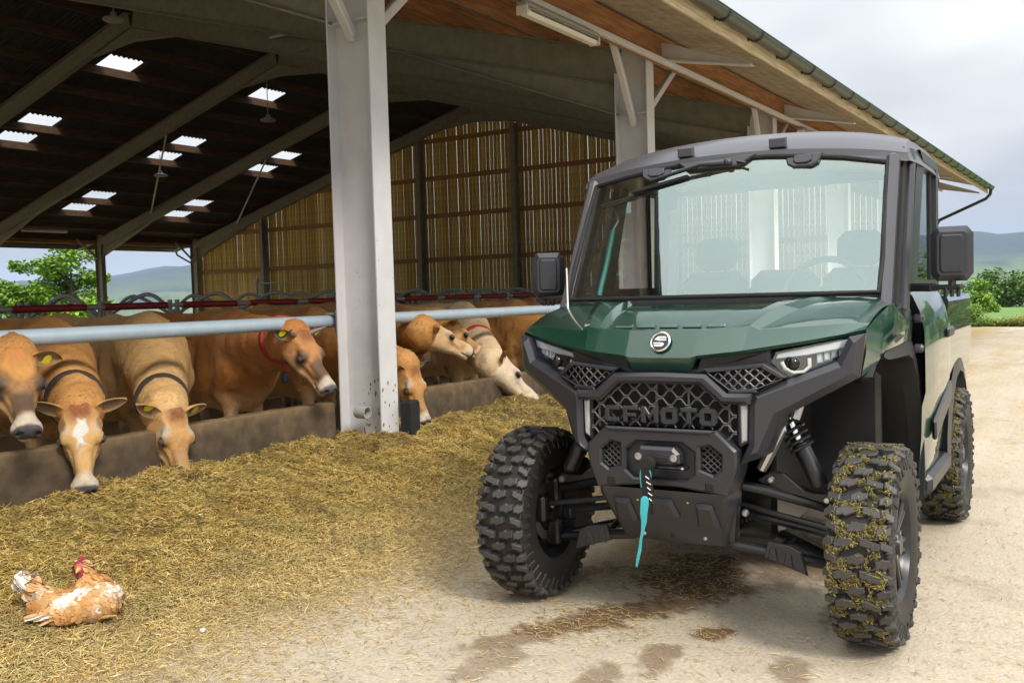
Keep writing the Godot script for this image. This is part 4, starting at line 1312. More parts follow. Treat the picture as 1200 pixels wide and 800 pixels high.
	for s in [1.0, -1.0]:
		var eg := Geo.new(); eg.xf = H
		eg.ball(Vector3(s * 0.1005, -0.051, 0.170), Vector3(0.0215, 0.0200, 0.0240), 14)
		part("eye", eg, M.eye, t, 180)
		var lid := Geo.new(); lid.xf = H      # upper lid, half closed
		lid.col = Color(0.06, 0.045, 0.04)
		var lrings := []
		for k in 5:
			var l := []
			for j in 9:
				var a := -1.25 + 2.5 * j / 8.0; var b: float = 0.15 + 1.1 * k / 4.0 - q.get("sleepy", 0.0) * (1.0 - k / 4.0) * 0.6
				l.append(Vector3(s * (0.1005 + 0.0237 * cos(a) * cos(b)), -0.051 + 0.0222 * sin(b), 0.170 + 0.0260 * sin(a) * cos(b)))
			lrings.append(l)
		lid.loft(lrings)
		part("eyelid", lid, M.hide, t, 180)
		# ears
		var ebase: Color = q.get("ear", base)
		var ez := Vector3(0.0, 0.30, 0.95).normalized()
		var ex := Vector3(s * 0.94, q.get("ear_up", -0.12), -0.30).normalized()
		ez = (ez - ex * ez.dot(ex)).normalized()
		var EB := Basis(ex, ez.cross(ex), ez)
		var em := ear_mesh(ebase, q.get("ear_in", Color(0.30, 0.19, 0.13)), q.get("ear_edge", ebase * 0.45))
		var ear := solid("ear", em, M.hide, t, H * Transform3D(EB, Vector3(s * 0.074, -0.040, 0.005)))
		if q.get("tags", true):
			var tg := Geo.new()
			tg.prism(v2([-0.022, -0.028, 0.022, -0.028, 0.022, 0.006, 0.010, 0.022, -0.010, 0.022, -0.022, 0.006]), -0.0015, 0.0015, 0.0008)
			var tb := Basis(Vector3(0, 0, 1), rng.randf_range(-0.5, 0.5))
			solid("ear_tag", tg.mesh(30), M.tag, ear, Transform3D(tb, Vector3(0.095, -0.012, -0.006)))
		if q.get("horns", false):
			var hg := Geo.new(); hg.xf = H
			hg.tube([Vector3(s * 0.055, -0.02, 0.0), Vector3(s * 0.10, 0.005, -0.005), Vector3(s * 0.145, 0.03, 0.0), Vector3(s * 0.165, 0.065, 0.012), Vector3(s * 0.165, 0.10, 0.02)], [0.020, 0.018, 0.014, 0.008, 0.002], 10)
			part("horn", hg, M.horn, t, 60)
	if q.has("collar"):
		var cg := Geo.new()
		var k: float = q.get("collar_at", 0.70)
		var c0 := Vector3(0, 1.06, 0.06).lerp(n0, k) + Vector3(0, 0.03, 0) * (1.0 - absf(k - 0.5) * 2.0); var c1 := Vector3(0, 0.74, 0.20).lerp(n1, k)
		var axis := ((n0 + n1) / 2 - Vector3(0, 0.9, 0.13)).normalized()
		var up2 := (c0 - c1)
		band(cg, f, (c0 + c1) / 2, axis, up2, 0.052, 0.010)
		var parts: String = q.collar
		part("collar", cg, M.collar_red if parts == "red" else M.collar, t, 40)
		var low := (c0 + c1) / 2 - (up2 - axis * up2.dot(axis)).normalized() * ((c0 - c1).length() * 0.5 + 0.115)
		if q.get("pendant", false):
			var st := Geo.new(); st.tube([low, low + Vector3(0, -0.05, 0.01)], 0.016, 8)
			part("collar_strap", st, M.collar_red, t, 40)
			var pg := Geo.new(); pg.lathe([Vector2(0, -0.045), Vector2(0.022, -0.040), Vector2(0.028, -0.010), Vector2(0.022, 0.030), Vector2(0.010, 0.045), Vector2(0, 0.046)], 14, Transform3D(Basis.IDENTITY, low + Vector3(0, -0.10, 0.01)))
			part("pendant", pg, M.pendant, t, 60)
		if q.get("green", false):
			var cam_side := inv.basis * Vector3(-0.54, 0, 0.84)
			var sd2 := (cam_side - axis * cam_side.dot(axis)).normalized()
			var gc := (c0 + c1) / 2 + sd2 * 0.135 - (up2.normalized()) * 0.05
			var gg := Geo.new()
			gg.box(gc, Vector3(0.05, 0.045, 0.03), 0.008, Basis(Vector3.UP, 0.4)); gg.box(gc + Vector3(-0.02, -0.02, 0.01), Vector3(0.03, 0.03, 0.02), 0.006, Basis(Vector3.FORWARD, 0.7)); gg.box(gc + Vector3(0.02, 0.03, 0.005), Vector3(0.02, 0.04, 0.015), 0.005, Basis(Vector3.FORWARD, 0.5))
			part("collar_tag", gg, M.green_tag, t)
	return t

func herd() -> void:
	make_head()
	var tan_ := lin(0.76, 0.42, 0.13); var pale := lin(0.86, 0.52, 0.20); var red := lin(0.66, 0.26, 0.055); var gold := lin(0.74, 0.35, 0.085); var cream := lin(0.90, 0.68, 0.42)
	var cam := Vector3(-0.54, 0.10, 0.84); var right := Vector3(0.536, 0, 0.844)
	cow({"label": "dark-faced tan cow chewing with raised head at the left edge", "at": Vector2(2.95, -6.05), "poll": Vector3(2.866, 1.015, -4.86), "dir": Vector3(-0.27, -0.72, 0.66), "up": cam + Vector3(0.25, 0.25, 0), "color": gold, "face": gold, "dark": 0.95, "mask": 1.45, "poll_color": red, "sleepy": 1.0, "ear_up": -0.25, "head": 1.06, "collar": "dark", "collar_at": 0.6, "pendant": true, "ear_in": lin(0.40, 0.24, 0.12)})
	cow({"label": "tan cow with a white blaze eating at the trough", "at": Vector2(3.72, -5.98), "poll": Vector3(3.159, 0.70, -4.78), "dir": Vector3(-0.246, -0.892, 0.40), "up": cam, "color": gold, "face": lin(0.80, 0.46, 0.16), "dark": 0.12, "pale_eye": 0.7, "blaze": 1.0, "poll_color": lin(0.36, 0.11, 0.03), "ear_up": 0.10, "ear": pale, "nose": Color(0.10, 0.085, 0.085), "collar": "dark", "collar_at": 0.86, "head": 1.0, "tags": false})
	cow({"label": "pale tan cow eating silage, face turned right, ears spread", "at": Vector2(4.50, -6.0), "poll": Vector3(3.793, 0.606, -4.80), "dir": Vector3(-0.12, -0.906, 0.42), "up": Vector3(-0.15, 0.15, 1.2), "color": pale, "shade": pale * 0.72, "face": lin(0.76, 0.40, 0.13), "dark": 0.35, "pale_eye": 1.0, "poll_color": lin(0.36, 0.13, 0.04), "ear": pale, "ear_up": 0.12, "white_nose": 0.25, "nose": Color(0.20, 0.12, 0.09), "collar": "dark", "collar_at": 0.84})
	cow({"label": "orange horned cow in a red collar left of the column", "at": Vector2(5.35, -6.0), "poll": Vector3(4.94, 1.015, -4.86), "dir": Vector3(-0.01, -0.76, 0.62), "up": Vector3(-0.12, 0.62, 1.0), "color": red, "shade": red * 0.72, "face": lin(0.68, 0.31, 0.085), "dark": 0.9, "mask": 1.2, "poll_color": lin(0.38, 0.12, 0.03), "horns": true, "ear": lin(0.13, 0.08, 0.045), "ear_in": lin(0.22, 0.15, 0.10), "ear_edge": lin(0.03, 0.022, 0.02), "ear_up": 0.15, "nose": Color(0.16, 0.14, 0.15), "collar": "red", "collar_at": 0.80, "pendant": true, "sleepy": 0.7, "head": 1.0})
	cow({"label": "golden cow eating with a dark-edged ear just right of the column", "at": Vector2(6.25, -6.05), "poll": Vector3(6.03, 0.69, -4.76), "dir": Vector3(0.0, -0.92, 0.36), "up": Vector3(-0.15, 0.2, 1.2), "color": gold, "face": lin(0.74, 0.35, 0.095), "dark": 0.35, "pale_eye": 0.9, "poll_color": lin(0.40, 0.15, 0.04), "ear": lin(0.10, 0.07, 0.045), "ear_edge": lin(0.03, 0.022, 0.02), "ear_up": 0.05, "nose": Color(0.07, 0.06, 0.06), "collar": "red", "collar_at": 0.75, "head": 0.98})
	cow({"label": "pale-faced tan cow with raised head looking right", "at": Vector2(6.95, -6.15), "yaw": -0.1, "poll": Vector3(6.48, 1.035, -4.89), "dir": Vector3(0.82, -0.46, 0.34), "up": Vector3(0.1, 1.0, 0.15), "color": gold, "face": lin(0.84, 0.52, 0.23), "dark": 0.15, "pale_eye": 0.5, "poll_color": lin(0.30, 0.11, 0.035), "ear": gold, "white_nose": 0.7, "collar": "dark", "collar_at": 0.74, "pendant": false, "tags": false})
	cow({"label": "tan cow half hidden behind the pale-faced cow", "at": Vector2(7.68, -6.35), "poll": Vector3(7.158, 1.05, -5.18), "dir": Vector3(0.66, -0.66, 0.36), "up": Vector3(0.3, 1.0, 0.3), "color": gold, "face": lin(0.76, 0.40, 0.13), "dark": 0.3, "poll_color": lin(0.36, 0.14, 0.04), "ear_up": 0.2, "tags": false})
	cow({"label": "cream cow with green collar tag reaching down beside the bumper", "at": Vector2(8.42, -6.0), "yaw": -0.05, "poll": Vector3(7.50, 0.665, -4.86), "dir": Vector3(0.42, -0.76, 0.56), "up": Vector3(0.65, 0.65, 0.3), "color": cream, "shade": lin(0.55, 0.36, 0.17), "face": lin(0.88, 0.70, 0.50), "dark": 0.1, "poll_color": cream, "ear": lin(0.50, 0.25, 0.06), "ear_in": lin(0.62, 0.34, 0.10), "white_nose": 1.0, "collar": "red", "collar_at": 0.52, "green": true, "tags": true, "head": 1.12})
	cow({"label": "golden cow standing at the rail beside the vehicle mirror", "at": Vector2(9.55, -6.05), "poll": Vector3(9.3, 0.62, -4.85), "dir": Vector3(-0.1, -0.85, 0.5), "up": Vector3(0, 0.3, 1.0), "color": gold, "tags": true})
	cow({"label": "tan cow standing broadside behind the horned cow", "at": Vector2(8.55, -8.0), "yaw": PI / 2, "color": tan_, "scale": 1.0, "y": 0.03})
	cow({"label": "tan cow standing broadside, seen just right of the column", "at": Vector2(10.9, -8.1), "yaw": PI / 2, "color": tan_.lerp(gold, 0.5), "y": 0.0})
	cow({"label": "golden cow standing broadside behind the cream cow", "at": Vector2(13.1, -8.0), "yaw": PI / 2, "color": gold, "y": 0.0})
	cow({"label": "orange cow broadside in front of the vehicle mirror", "at": Vector2(15.4, -8.0), "yaw": PI / 2, "color": red.lerp(gold, 0.4), "y": 0.0})
	cow({"label": "dark brown cow standing in the cubicles below the gable", "at": Vector2(15.3, -12.2), "yaw": PI / 2, "color": lin(0.22, 0.09, 0.03), "y": 0.17})

# ---------------------------------------------------------------- hen
func hen() -> void:
	var t := thing("hen", "ginger and white hen dust-bathing in the silage at lower left", "hen", Vector3(2.21, 0.03, -3.44))
	# own axes: +x towards the breast (image right), +y up, +z towards the camera
	t.rotation.y = deg_to_rad(-42.0)
	var f := Flesh.new()
	f.bone(Vector3(-0.07, 0.055, 0), Vector3(0.06, 0.065, 0), 0.075, 0.085, 0.05, Vector3(1, 0.85, 1))
	f.bone(Vector3(0.09, 0.07, -0.01), Vector3(0.11, 0.075, 0.0), 0.070, 0.062, 0.05)
	f.bone(Vector3(-0.08, 0.08, -0.01), Vector3(-0.16, 0.15, -0.02), 0.045, 0.022, 0.04)
	f.bone(Vector3(0.075, 0.105, -0.03), Vector3(0.035, 0.185, -0.035), 0.045, 0.026, 0.05)
	f.bone(Vector3(0.03, 0.195, -0.035), Vector3(0.022, 0.205, -0.012), 0.026, 0.021, 0.02)
	f.bone(Vector3(-0.02, 0.055, 0.07), Vector3(-0.10, 0.06, 0.055), 0.045, 0.030, 0.03)
	f.build(0.008)
	var orange := lin(0.60, 0.27, 0.075); var white := lin(0.86, 0.80, 0.72); var buff := lin(0.74, 0.50, 0.24)
	var hue := func(p: Vector3) -> Color:
		var n := fn.get_noise_3d(p.x * 9.0, p.y * 9.0, p.z * 9.0 + 4.0)
		var c := orange.lerp(buff, clampf(0.4 + n, 0, 1))
		c = c.lerp(white, smoothstep(0.14, 0.46, n + 0.22 * smoothstep(0.07, -0.02, absf(p.x + 0.01))))
		c = c.lerp(white, smoothstep(-0.13, -0.17, p.x))
		return c
	var cols := PackedColorArray()
	for p in f.V:
		var c: Color = hue.call(p)
		c = c.lerp(lin(0.58, 0.11, 0.11), smoothstep(0.034, 0.026, p.distance_to(Vector3(0.019, 0.203, 0.006)))); c.a = 1
		cols.push_back(c)
	solid("body", f.mesh(cols), M.feather, t)
	# feathers laid over the body, tail and wing
	var fg := Geo.new()      # one vane: a narrow leaf with a fold along its shaft
	var rows := []
	for i in 6:
		var u := i / 5.0
		var w := 0.24 * pow(sin(PI * (0.12 + 0.86 * u)), 0.6) * (0.7 + 0.4 * u)
		rows.append([Vector3(-w, -0.05 - 0.1 * u * u, u), Vector3(0, 0.03 - 0.1 * u * u, u), Vector3(w, -0.05 - 0.1 * u * u, u)])
	fg.loft(rows)
	var fm := fg.mesh(180)
	var tr := []; var co := PackedColorArray()
	for i in f.V.size():
		if rng.randf() > 0.85: continue
		var p := f.V[i]; var n := f.N[i]
		if p.distance_to(Vector3(0.019, 0.203, 0.006)) < 0.033: continue
		if n.y < -0.5: continue
		var flow := Vector3(-1.0, -0.15, 0.1)
		if p.x < -0.10: flow = Vector3(-0.75, 0.75, 0)
		if p.y > 0.12 and p.x > 0: flow = Vector3(-0.2, -1.0, 0.2)
		flow += Vector3(rng.randfn(0, 0.35), rng.randfn(0, 0.3), rng.randfn(0, 0.35))
		flow = (flow - n * flow.dot(n)).normalized()
		var lift := rng.randf_range(0.05, 0.26)
		var z := (flow + n * lift).normalized(); var x := n.cross(z).normalized()
		var L := rng.randf_range(0.020, 0.034) * (1.7 if p.x < -0.11 else 1.0)
		tr.append(Transform3D(Basis(x * L * rng.randf_range(1.5, 2.1), z.cross(x) * L * 0.6, z * L), p - n * 0.001))
		var c: Color = hue.call(p)
		co.push_back(c * rng.randf_range(0.8, 1.15))
	for i in 46:     # tail fan and wing quills
		var tail := i < 26
		var a := rng.randf_range(-0.6, 0.6)
		var p := Vector3(-0.14, 0.13, -0.02 + a * 0.03) if tail else Vector3(rng.randf_range(-0.11, 0.02), 0.055 + rng.randf() * 0.03, 0.085)
		var z := Vector3(-0.70 + rng.randfn(0, 0.1), 0.72 + rng.randfn(0, 0.12), a * 0.55).normalized() if tail else Vector3(-1.0, -0.25 + rng.randfn(0, 0.1), 0.25).normalized()
		var x := (Vector3(0.1, 0, 1) if tail else Vector3(0, 1, 0.2)).cross(z).normalized() if not tail else z.cross(Vector3(0.5, 0.5, 0.6)).normalized()
		var L := rng.randf_range(0.075, 0.10) if tail else rng.randf_range(0.06, 0.09)
		tr.append(Transform3D(Basis(x * L * 0.85, z.cross(x) * L * 0.4, z * L), p))
		co.push_back((white if rng.randf() < (0.9 if tail else 0.45) else buff) * rng.randf_range(0.85, 1.1))
	scatter("feathers", fm, M.feather, tr, co, t).set_meta("kind", "stuff")
	# comb, wattles, beak, eye
	var g := Geo.new()
	g.xf = Transform3D(Basis(Vector3.UP, 1.2), Vector3(0.028, 0.225, -0.03))
	g.prism(v2([-0.030, -0.016, 0.028, -0.012, 0.030, 0.002, 0.022, 0.010, 0.016, 0.004, 0.010, 0.020, 0.003, 0.008, -0.006, 0.022, -0.012, 0.008, -0.022, 0.014, -0.030, 0.000]), -0.004, 0.004, 0.002, 0.002)
	part("comb", g, M.comb, t, 40)
	g = Geo.new()
	for s in [-1.0, 1.0]: g.ball(Vector3(0.020 + 0.010 * s, 0.178, -0.004), Vector3(0.007, 0.014, 0.005), 10)
	part("wattles", g, M.comb, t, 60)
	g = Geo.new()
	g.tube([Vector3(0.021, 0.202, 0.006), Vector3(0.018, 0.200, 0.020), Vector3(0.016, 0.194, 0.030)], [0.010, 0.007, 0.001], 8)
	part("beak", g, mat(lin(0.55, 0.36, 0.12), 0.4), t, 60)
	for s in [-1.0, 1.0]:
		g = Geo.new(); g.ball(Vector3(0.025 + s * 0.021, 0.207, -0.018), Vector3(0.004, 0.004, 0.004), 8)
		part("eye", g, M.eye, t, 60)
	# folded foot showing in front of the breast
	g = Geo.new()
	g.tube([Vector3(0.09, 0.02, 0.06), Vector3(0.13, 0.03, 0.085)], 0.006, 6)
	for a in [-0.5, 0.0, 0.5]: g.tube([Vector3(0.13, 0.03, 0.085), Vector3(0.16, 0.025 + 0.02 * a, 0.085 + 0.03 * a)], 0.004, 6)
	part("foot", g, mat(lin(0.5, 0.33, 0.1), 0.5), t, 60)

# ---------------------------------------------------------------- trees and weeds
func leaf_card() -> ArrayMesh:
	var g := Geo.new()
	g.loft([[Vector3(0, 0, 0), Vector3(0, 0, 0.001)], [Vector3(-0.35, 0.06, 0.35), Vector3(0.35, 0.06, 0.35)], [Vector3(-0.30, 0.02, 0.7), Vector3(0.30, 0.02, 0.7)], [Vector3(-0.02, -0.08, 1.0), Vector3(0.02, -0.08, 1.0)]])
	return g.mesh(180)

func tree(called: String, label: String, at: Vector3, h: float, spread: float, n: int, leaf: float, tone: Color, seed_: int, group: String) -> void:
	var r := RandomNumberGenerator.new(); r.seed = seed_
	var t := thing(called, label, "tree", at, group)
	var g := Geo.new()
	g.tube([Vector3(0, -0.3, 0), Vector3(0.02 * h, h * 0.3, 0), Vector3(-0.01 * h, h * 0.62, 0.01 * h), Vector3(0, h * 0.85, 0)], [h * 0.035, h * 0.026, h * 0.015, h * 0.004], 9)
	var ends := []
	for i in 13:
		var a := TAU * i * 0.382; var y0 := h * r.randf_range(0.22, 0.75)
		var d := Vector3(cos(a), r.randf_range(0.25, 0.9), sin(a))
		var L := spread * r.randf_range(0.55, 1.0) * (1.15 - 0.6 * (y0 / h))
		var p0 := Vector3(0, y0, 0); var p1 := p0 + d * L * 0.5 + Vector3(0, 0.05 * h, 0); var p2 := p0 + d * L
		g.tube([p0, p1, p2], [h * 0.013, h * 0.008, h * 0.002], 6)
		ends.append(p2); ends.append(p1.lerp(p2, 0.4))
	part("trunk", g, M.bark, t, 60)
	for i in 14:
		var a := r.randf() * TAU; var y := r.randf_range(0.38, 0.97)
		var wd := spread * sqrt(maxf(0.02, 1.0 - pow((y - 0.55) / 0.46, 2.0)))
		ends.append(Vector3(cos(a) * wd * 0.72, y * h, sin(a) * wd * 0.72))
	var tr := []; var co := PackedColorArray()
	for c in ends:
		var cr := spread * r.randf_range(0.24, 0.42)
		var tint := tone.lerp(tone * Color(1.5, 1.35, 0.9), r.randf())
		for k in n / ends.size():
			var d := Vector3(r.randfn(0, 1), r.randfn(0, 1), r.randfn(0, 1)).normalized() * pow(r.randf(), 0.4) * cr
			d.y *= 0.72
			var b := Basis(Vector3.UP, r.randf() * TAU) * Basis(Vector3.RIGHT, r.randf_range(-0.9, 0.9)) * Basis(Vector3.FORWARD, r.randf_range(-0.7, 0.7))
			var s := leaf * r.randf_range(0.7, 1.4)
			tr.append(Transform3D(b * Basis.from_scale(Vector3(s, s, s)), c + d))
			var cc := tint * r.randf_range(0.65, 1.3); cc.a = 1
			co.push_back(cc)
	scatter("crown", leaf_card(), M.leaf, tr, co, t)

func bush(label: String, at: Vector3, size: Vector3, n: int, leaf: float, tone: Color, seed_: int, group: String, called := "bush") -> void:
	var r := RandomNumberGenerator.new(); r.seed = seed_
	var t := thing(called, label, "bush", at, group)
	var g := Geo.new(); var tips := []
	for i in 12:
		var a := TAU * i * 0.382
		var p := Vector3(cos(a) * size.x * r.randf_range(0.15, 0.8), size.y * r.randf_range(0.5, 0.95), sin(a) * size.z * r.randf_range(0.15, 0.8))
		g.tube([Vector3(0, -0.1, 0), p * Vector3(0.5, 0.6, 0.5), p], [0.03, 0.018, 0.005], 5)
		tips.append(p)
	part("stems", g, M.bark, t, 60)
	var tr := []; var co := PackedColorArray()
	for i in n:
		var c: Vector3 = tips[r.randi() % tips.size()]
		var d := Vector3(r.randfn(0, 0.22) * size.x, r.randfn(0, 0.2) * size.y, r.randfn(0, 0.22) * size.z)
		var p := c * pow(r.randf(), 0.35) + d
		if p.y < 0: p.y = -p.y * 0.3
		var s := leaf * r.randf_range(0.7, 1.4)
		var b := Basis(Vector3.UP, r.randf() * TAU) * Basis(Vector3.RIGHT, r.randf_range(-1.0, 0.7)) * Basis(Vector3.FORWARD, r.randf_range(-0.7, 0.7))
		tr.append(Transform3D(b * Basis.from_scale(Vector3(s * 0.7, s, s)), p))
		var cc := tone.lerp(tone * Color(1.7, 1.3, 0.8), r.randf() * 0.6) * r.randf_range(0.6, 1.3); cc.a = 1
		co.push_back(cc)
	scatter("leaves", leaf_card(), M.leaf, tr, co, t)

func plants() -> void:
	var mid := lin(0.085, 0.17, 0.025); var bright := lin(0.14, 0.26, 0.03); var dark := lin(0.04, 0.085, 0.02)
	# seen under the far eave
	tree("broad_tree", "broad bright green tree beyond the far side of the barn", Vector3(36.6, -3.4, -55.6), 8.7, 2.5, 11000, 0.24, bright, 11, "")
	tree("broad_tree", "smaller green tree left of the broad tree, beyond the barn", Vector3(34.6, -3.4, -58.4), 7.6, 1.7, 7500, 0.22, bright, 12, "")
	tree("broad_tree", "dark tree low behind the broad green tree", Vector3(39.5, -4.0, -64.0), 7.0, 3.0, 6500, 0.28, mid, 13, "")
	# right-hand side, beyond the yard
	tree("hedge_tree", "rounded light green tree just behind the vehicle mirror", Vector3(52.6, -2.6, -6.4), 3.9, 1.05, 7000, 0.11, bright, 21, "")
	tree("hedge_tree", "dense dark green tree beyond the field at the right edge", Vector3(86.0, -4.2, -6.8), 6.1, 2.6, 5200, 0.22, dark.lerp(mid, 0.6), 22, "")
	tree("hedge_tree", "dark green tree partly hidden by the rounded light tree", Vector3(87.0, -4.2, -11.4), 5.4, 2.4, 4200, 0.22, dark.lerp(mid, 0.4), 23, "")
	tree("hedge_tree", "mid green tree standing between the two dark trees beyond the field", Vector3(89.0, -4.2, -9.2), 6.3, 2.5, 4200, 0.22, dark.lerp(mid, 0.8), 29, "")
	tree("hedge_tree", "dark tree cut by the right edge of the picture", Vector3(84.0, -4.2, -4.4), 6.4, 2.4, 4200, 0.22, dark.lerp(mid, 0.4), 30, "")
	for q in [[91.0, -19.0, 7.0, 24], [89.0, -27.0, 8.0, 25], [90.0, 1.0, 7.6, 26], [88.0, 9.0, 8.4, 27], [85.0, 19.0, 8.0, 28]]:
		tree("hedge_tree", "dark green tree beyond the field, %s" % {24: "hidden behind the barn gable", 25: "farthest left of the row", 26: "just outside the right edge", 27: "second outside the right edge", 28: "farthest right of the row"}[q[3]], Vector3(q[0], -5.0, q[1]), q[2], 4.0, 3000, 0.36, dark.lerp(mid, 0.4), q[3], "trees beyond the field")
	bush("bright green leafy bush at the yard edge by the vehicle door", Vector3(31.6, -0.1, -4.05), Vector3(0.62, 0.62, 0.55), 4200, 0.055, bright, 31, "", "bush")
	bush("low weedy clump with yellow seed heads at the right yard edge", Vector3(31.2, -0.1, -2.55), Vector3(0.5, 0.30, 0.45), 2600, 0.045, lin(0.26, 0.27, 0.06), 32, "", "weed_clump")
	bush("small grassy clump beside the bright leafy bush at the yard edge", Vector3(31.3, -0.1, -3.75), Vector3(0.4, 0.26, 0.4), 2000, 0.045, lin(0.15, 0.26, 0.05), 34, "", "weed_clump")
	bush("grassy clump between the yellow-green weeds and the seed heads", Vector3(31.3, -0.1, -2.95), Vector3(0.45, 0.24, 0.4), 2000, 0.045, lin(0.19, 0.26, 0.05), 35, "", "weed_clump")
	bush("yellow-green weeds between the leafy bush and the right edge", Vector3(31.3, -0.1, -3.35), Vector3(0.45, 0.22, 0.4), 2200, 0.045, lin(0.20, 0.27, 0.05), 33, "", "weed_clump")
	for q in [[22.0, 11.0, 7.5, 61], [28.5, 9.0, 6.5, 62], [15.0, 14.0, 7.0, 63], [34.0, 6.0, 5.5, 64]]:
		tree("yard_tree", "green broadleaved tree on the open side of the yard, %s" % {61: "opposite the second column", 62: "tallest trunk near the gable", 63: "nearest the camera", 64: "smallest, by the field corner"}[q[3]], Vector3(q[0], -0.2, q[1]), q[2], 3.0, 2600, 0.30, mid.lerp(bright, 0.4), q[3], "trees along the open side of the yard")
	var k := 0
	for q in [[31.6, -0.6, 0.4], [31.0, 0.9, 0.9], [31.0, 2.2, 1.5], [30.0, 3.9, 1.7], [28.6, 5.6, 1.9], [27.6, 7.6, 2.0], [27.5, 10.5, 1.6], [25.0, 13.0, 1.8], [22.0, 15.5, 2.2], [18.0, 17.0, 2.4], [13.5, 18.0, 2.2]]:
		bush("green hedge bush along the yard edge, %s from the field corner" % words(k), Vector3(q[0], -0.1, q[1]), Vector3(1.3, q[2], 1.3), 1500, 0.13, mid.lerp(bright, 0.5), 40 + k, "hedge bushes along the yard edge", "bush")
		k += 1

# ---------------------------------------------------------------- utility vehicle (own axes: x to its left, y up, z forward; the front axle stands at z = 0)
func strands(g: Geo, poly: Array, w: float, p: float, flat: float, r: float, z: float) -> void:   # expanded-metal mesh clipped to an outline
	var pp := PackedVector2Array(poly)
	var lo := Vector2(9, 9); var hi := -lo
	for q in pp: lo = lo.min(q); hi = hi.max(q)
	var k := 0
	var y := lo.y - p
	while y < hi.y + p:
		var line := PackedVector2Array(); var i := 0
		var x := lo.x - w * 2.0 - fposmod(lo.x, w * 2.0)
		while x < hi.x + w * 2:
			var s := 1.0 if (i + k) % 2 == 0 else -1.0
			line.push_back(Vector2(x - flat, y + s * p * 0.5 - s * r)); line.push_back(Vector2(x + flat, y + s * p * 0.5 - s * r))
			x += w; i += 1
		for piece in Geometry2D.intersect_polyline_with_polygon(line, pp):
			var path := []
			for q in piece: path.append(Vector3(q.x, q.y, z))
			if path.size() > 1: g.tube(path, r, 5)
		y += p; k += 1

func make_wheel(par: Node3D, at: Vector3, turn: float, muddy: bool) -> Node3D:
	var w := Node3D.new()
	w.name = "wheel" if par.get_node_or_null("wheel") == null else "wheel_%03d" % int(par.get_meta("_wheels", 0))
	par.set_meta("_wheels", int(par.get_meta("_wheels", 0)) + 1)
	par.add_child(w)
	w.position = at; w.rotation.y = turn
	solid("tyre", M._tyre, M.tyre, w); solid("rim", M._rim, M.rim, w); solid("rim_lip", M._lip, M.steel_bright, w); solid("hub_carrier", M._hub, M.frame_black, w); solid("brake_disc", M._disc, M.steel_bright, w)
	if muddy:
		var tr := []; var co := PackedColorArray(); var bm := blade_mesh()
		for i in 9000:
			var th := rng.randf_range(-0.95, 1.95); var x := rng.randf_range(-0.090, 0.090)
			if turn > 1.0: x = -x
			if fn.get_noise_3d(x * 14.0, th * 5.0, 3.0 + at.z) < -0.10 + 0.20 * absf(th - 0.5): continue
			var rad := Vector3(0, sin(th), cos(th) * (1.0 if turn < 1.0 else -1.0))
			var p := rad * (0.330 + rng.randf() * 0.014) + Vector3(x, 0, 0)
			var L := rng.randf_range(0.005, 0.016); var W := rng.randf_range(0.03, 0.07)
			var b := Basis(Vector3(1, 0, 0), Vector3(1, 0, 0).cross(rad).normalized() * -1.0, rad) if false else Basis.looking_at(rad.cross(Vector3.RIGHT).normalized(), rad)
			b = b * Basis(Vector3.UP, rng.randf() * TAU) * Basis(Vector3.RIGHT, rng.randfn(0, 0.25)) * Basis.from_scale(Vector3(W, W, L))
			tr.append(Transform3D(b, p))
			co.push_back(lin(0.27, 0.235, 0.045).lerp(lin(0.44, 0.34, 0.13), rng.randf()) * rng.randf_range(0.3, 1.0))
		scatter("grass_mud", bm, M.straw, tr, co, w).set_meta("kind", "stuff")
		var mudg := Geo.new()
		for i in 900:
			var th := rng.randf_range(-0.95, 1.95); var x := rng.randf_range(-0.085, 0.085)
			if turn > 1.0: x = -x
			if fn.get_noise_3d(x * 14.0, th * 5.0, 3.0 + at.z) < -0.08 + 0.2 * absf(th - 0.5): continue
			var rad := Vector3(0, sin(th), cos(th) * (1.0 if turn < 1.0 else -1.0))
			mudg.ball(rad * 0.326 + Vector3(x, 0, 0), Vector3(rng.randf_range(0.010, 0.022), rng.randf_range(0.008, 0.016), rng.randf_range(0.009, 0.016)), 6, Basis(Vector3.RIGHT, rng.randf() * 6.0) * Basis(Vector3.UP, rng.randf() * 6.0))
		part("mud", mudg, M.mud, w, 60).set_meta("kind", "stuff")
	return w

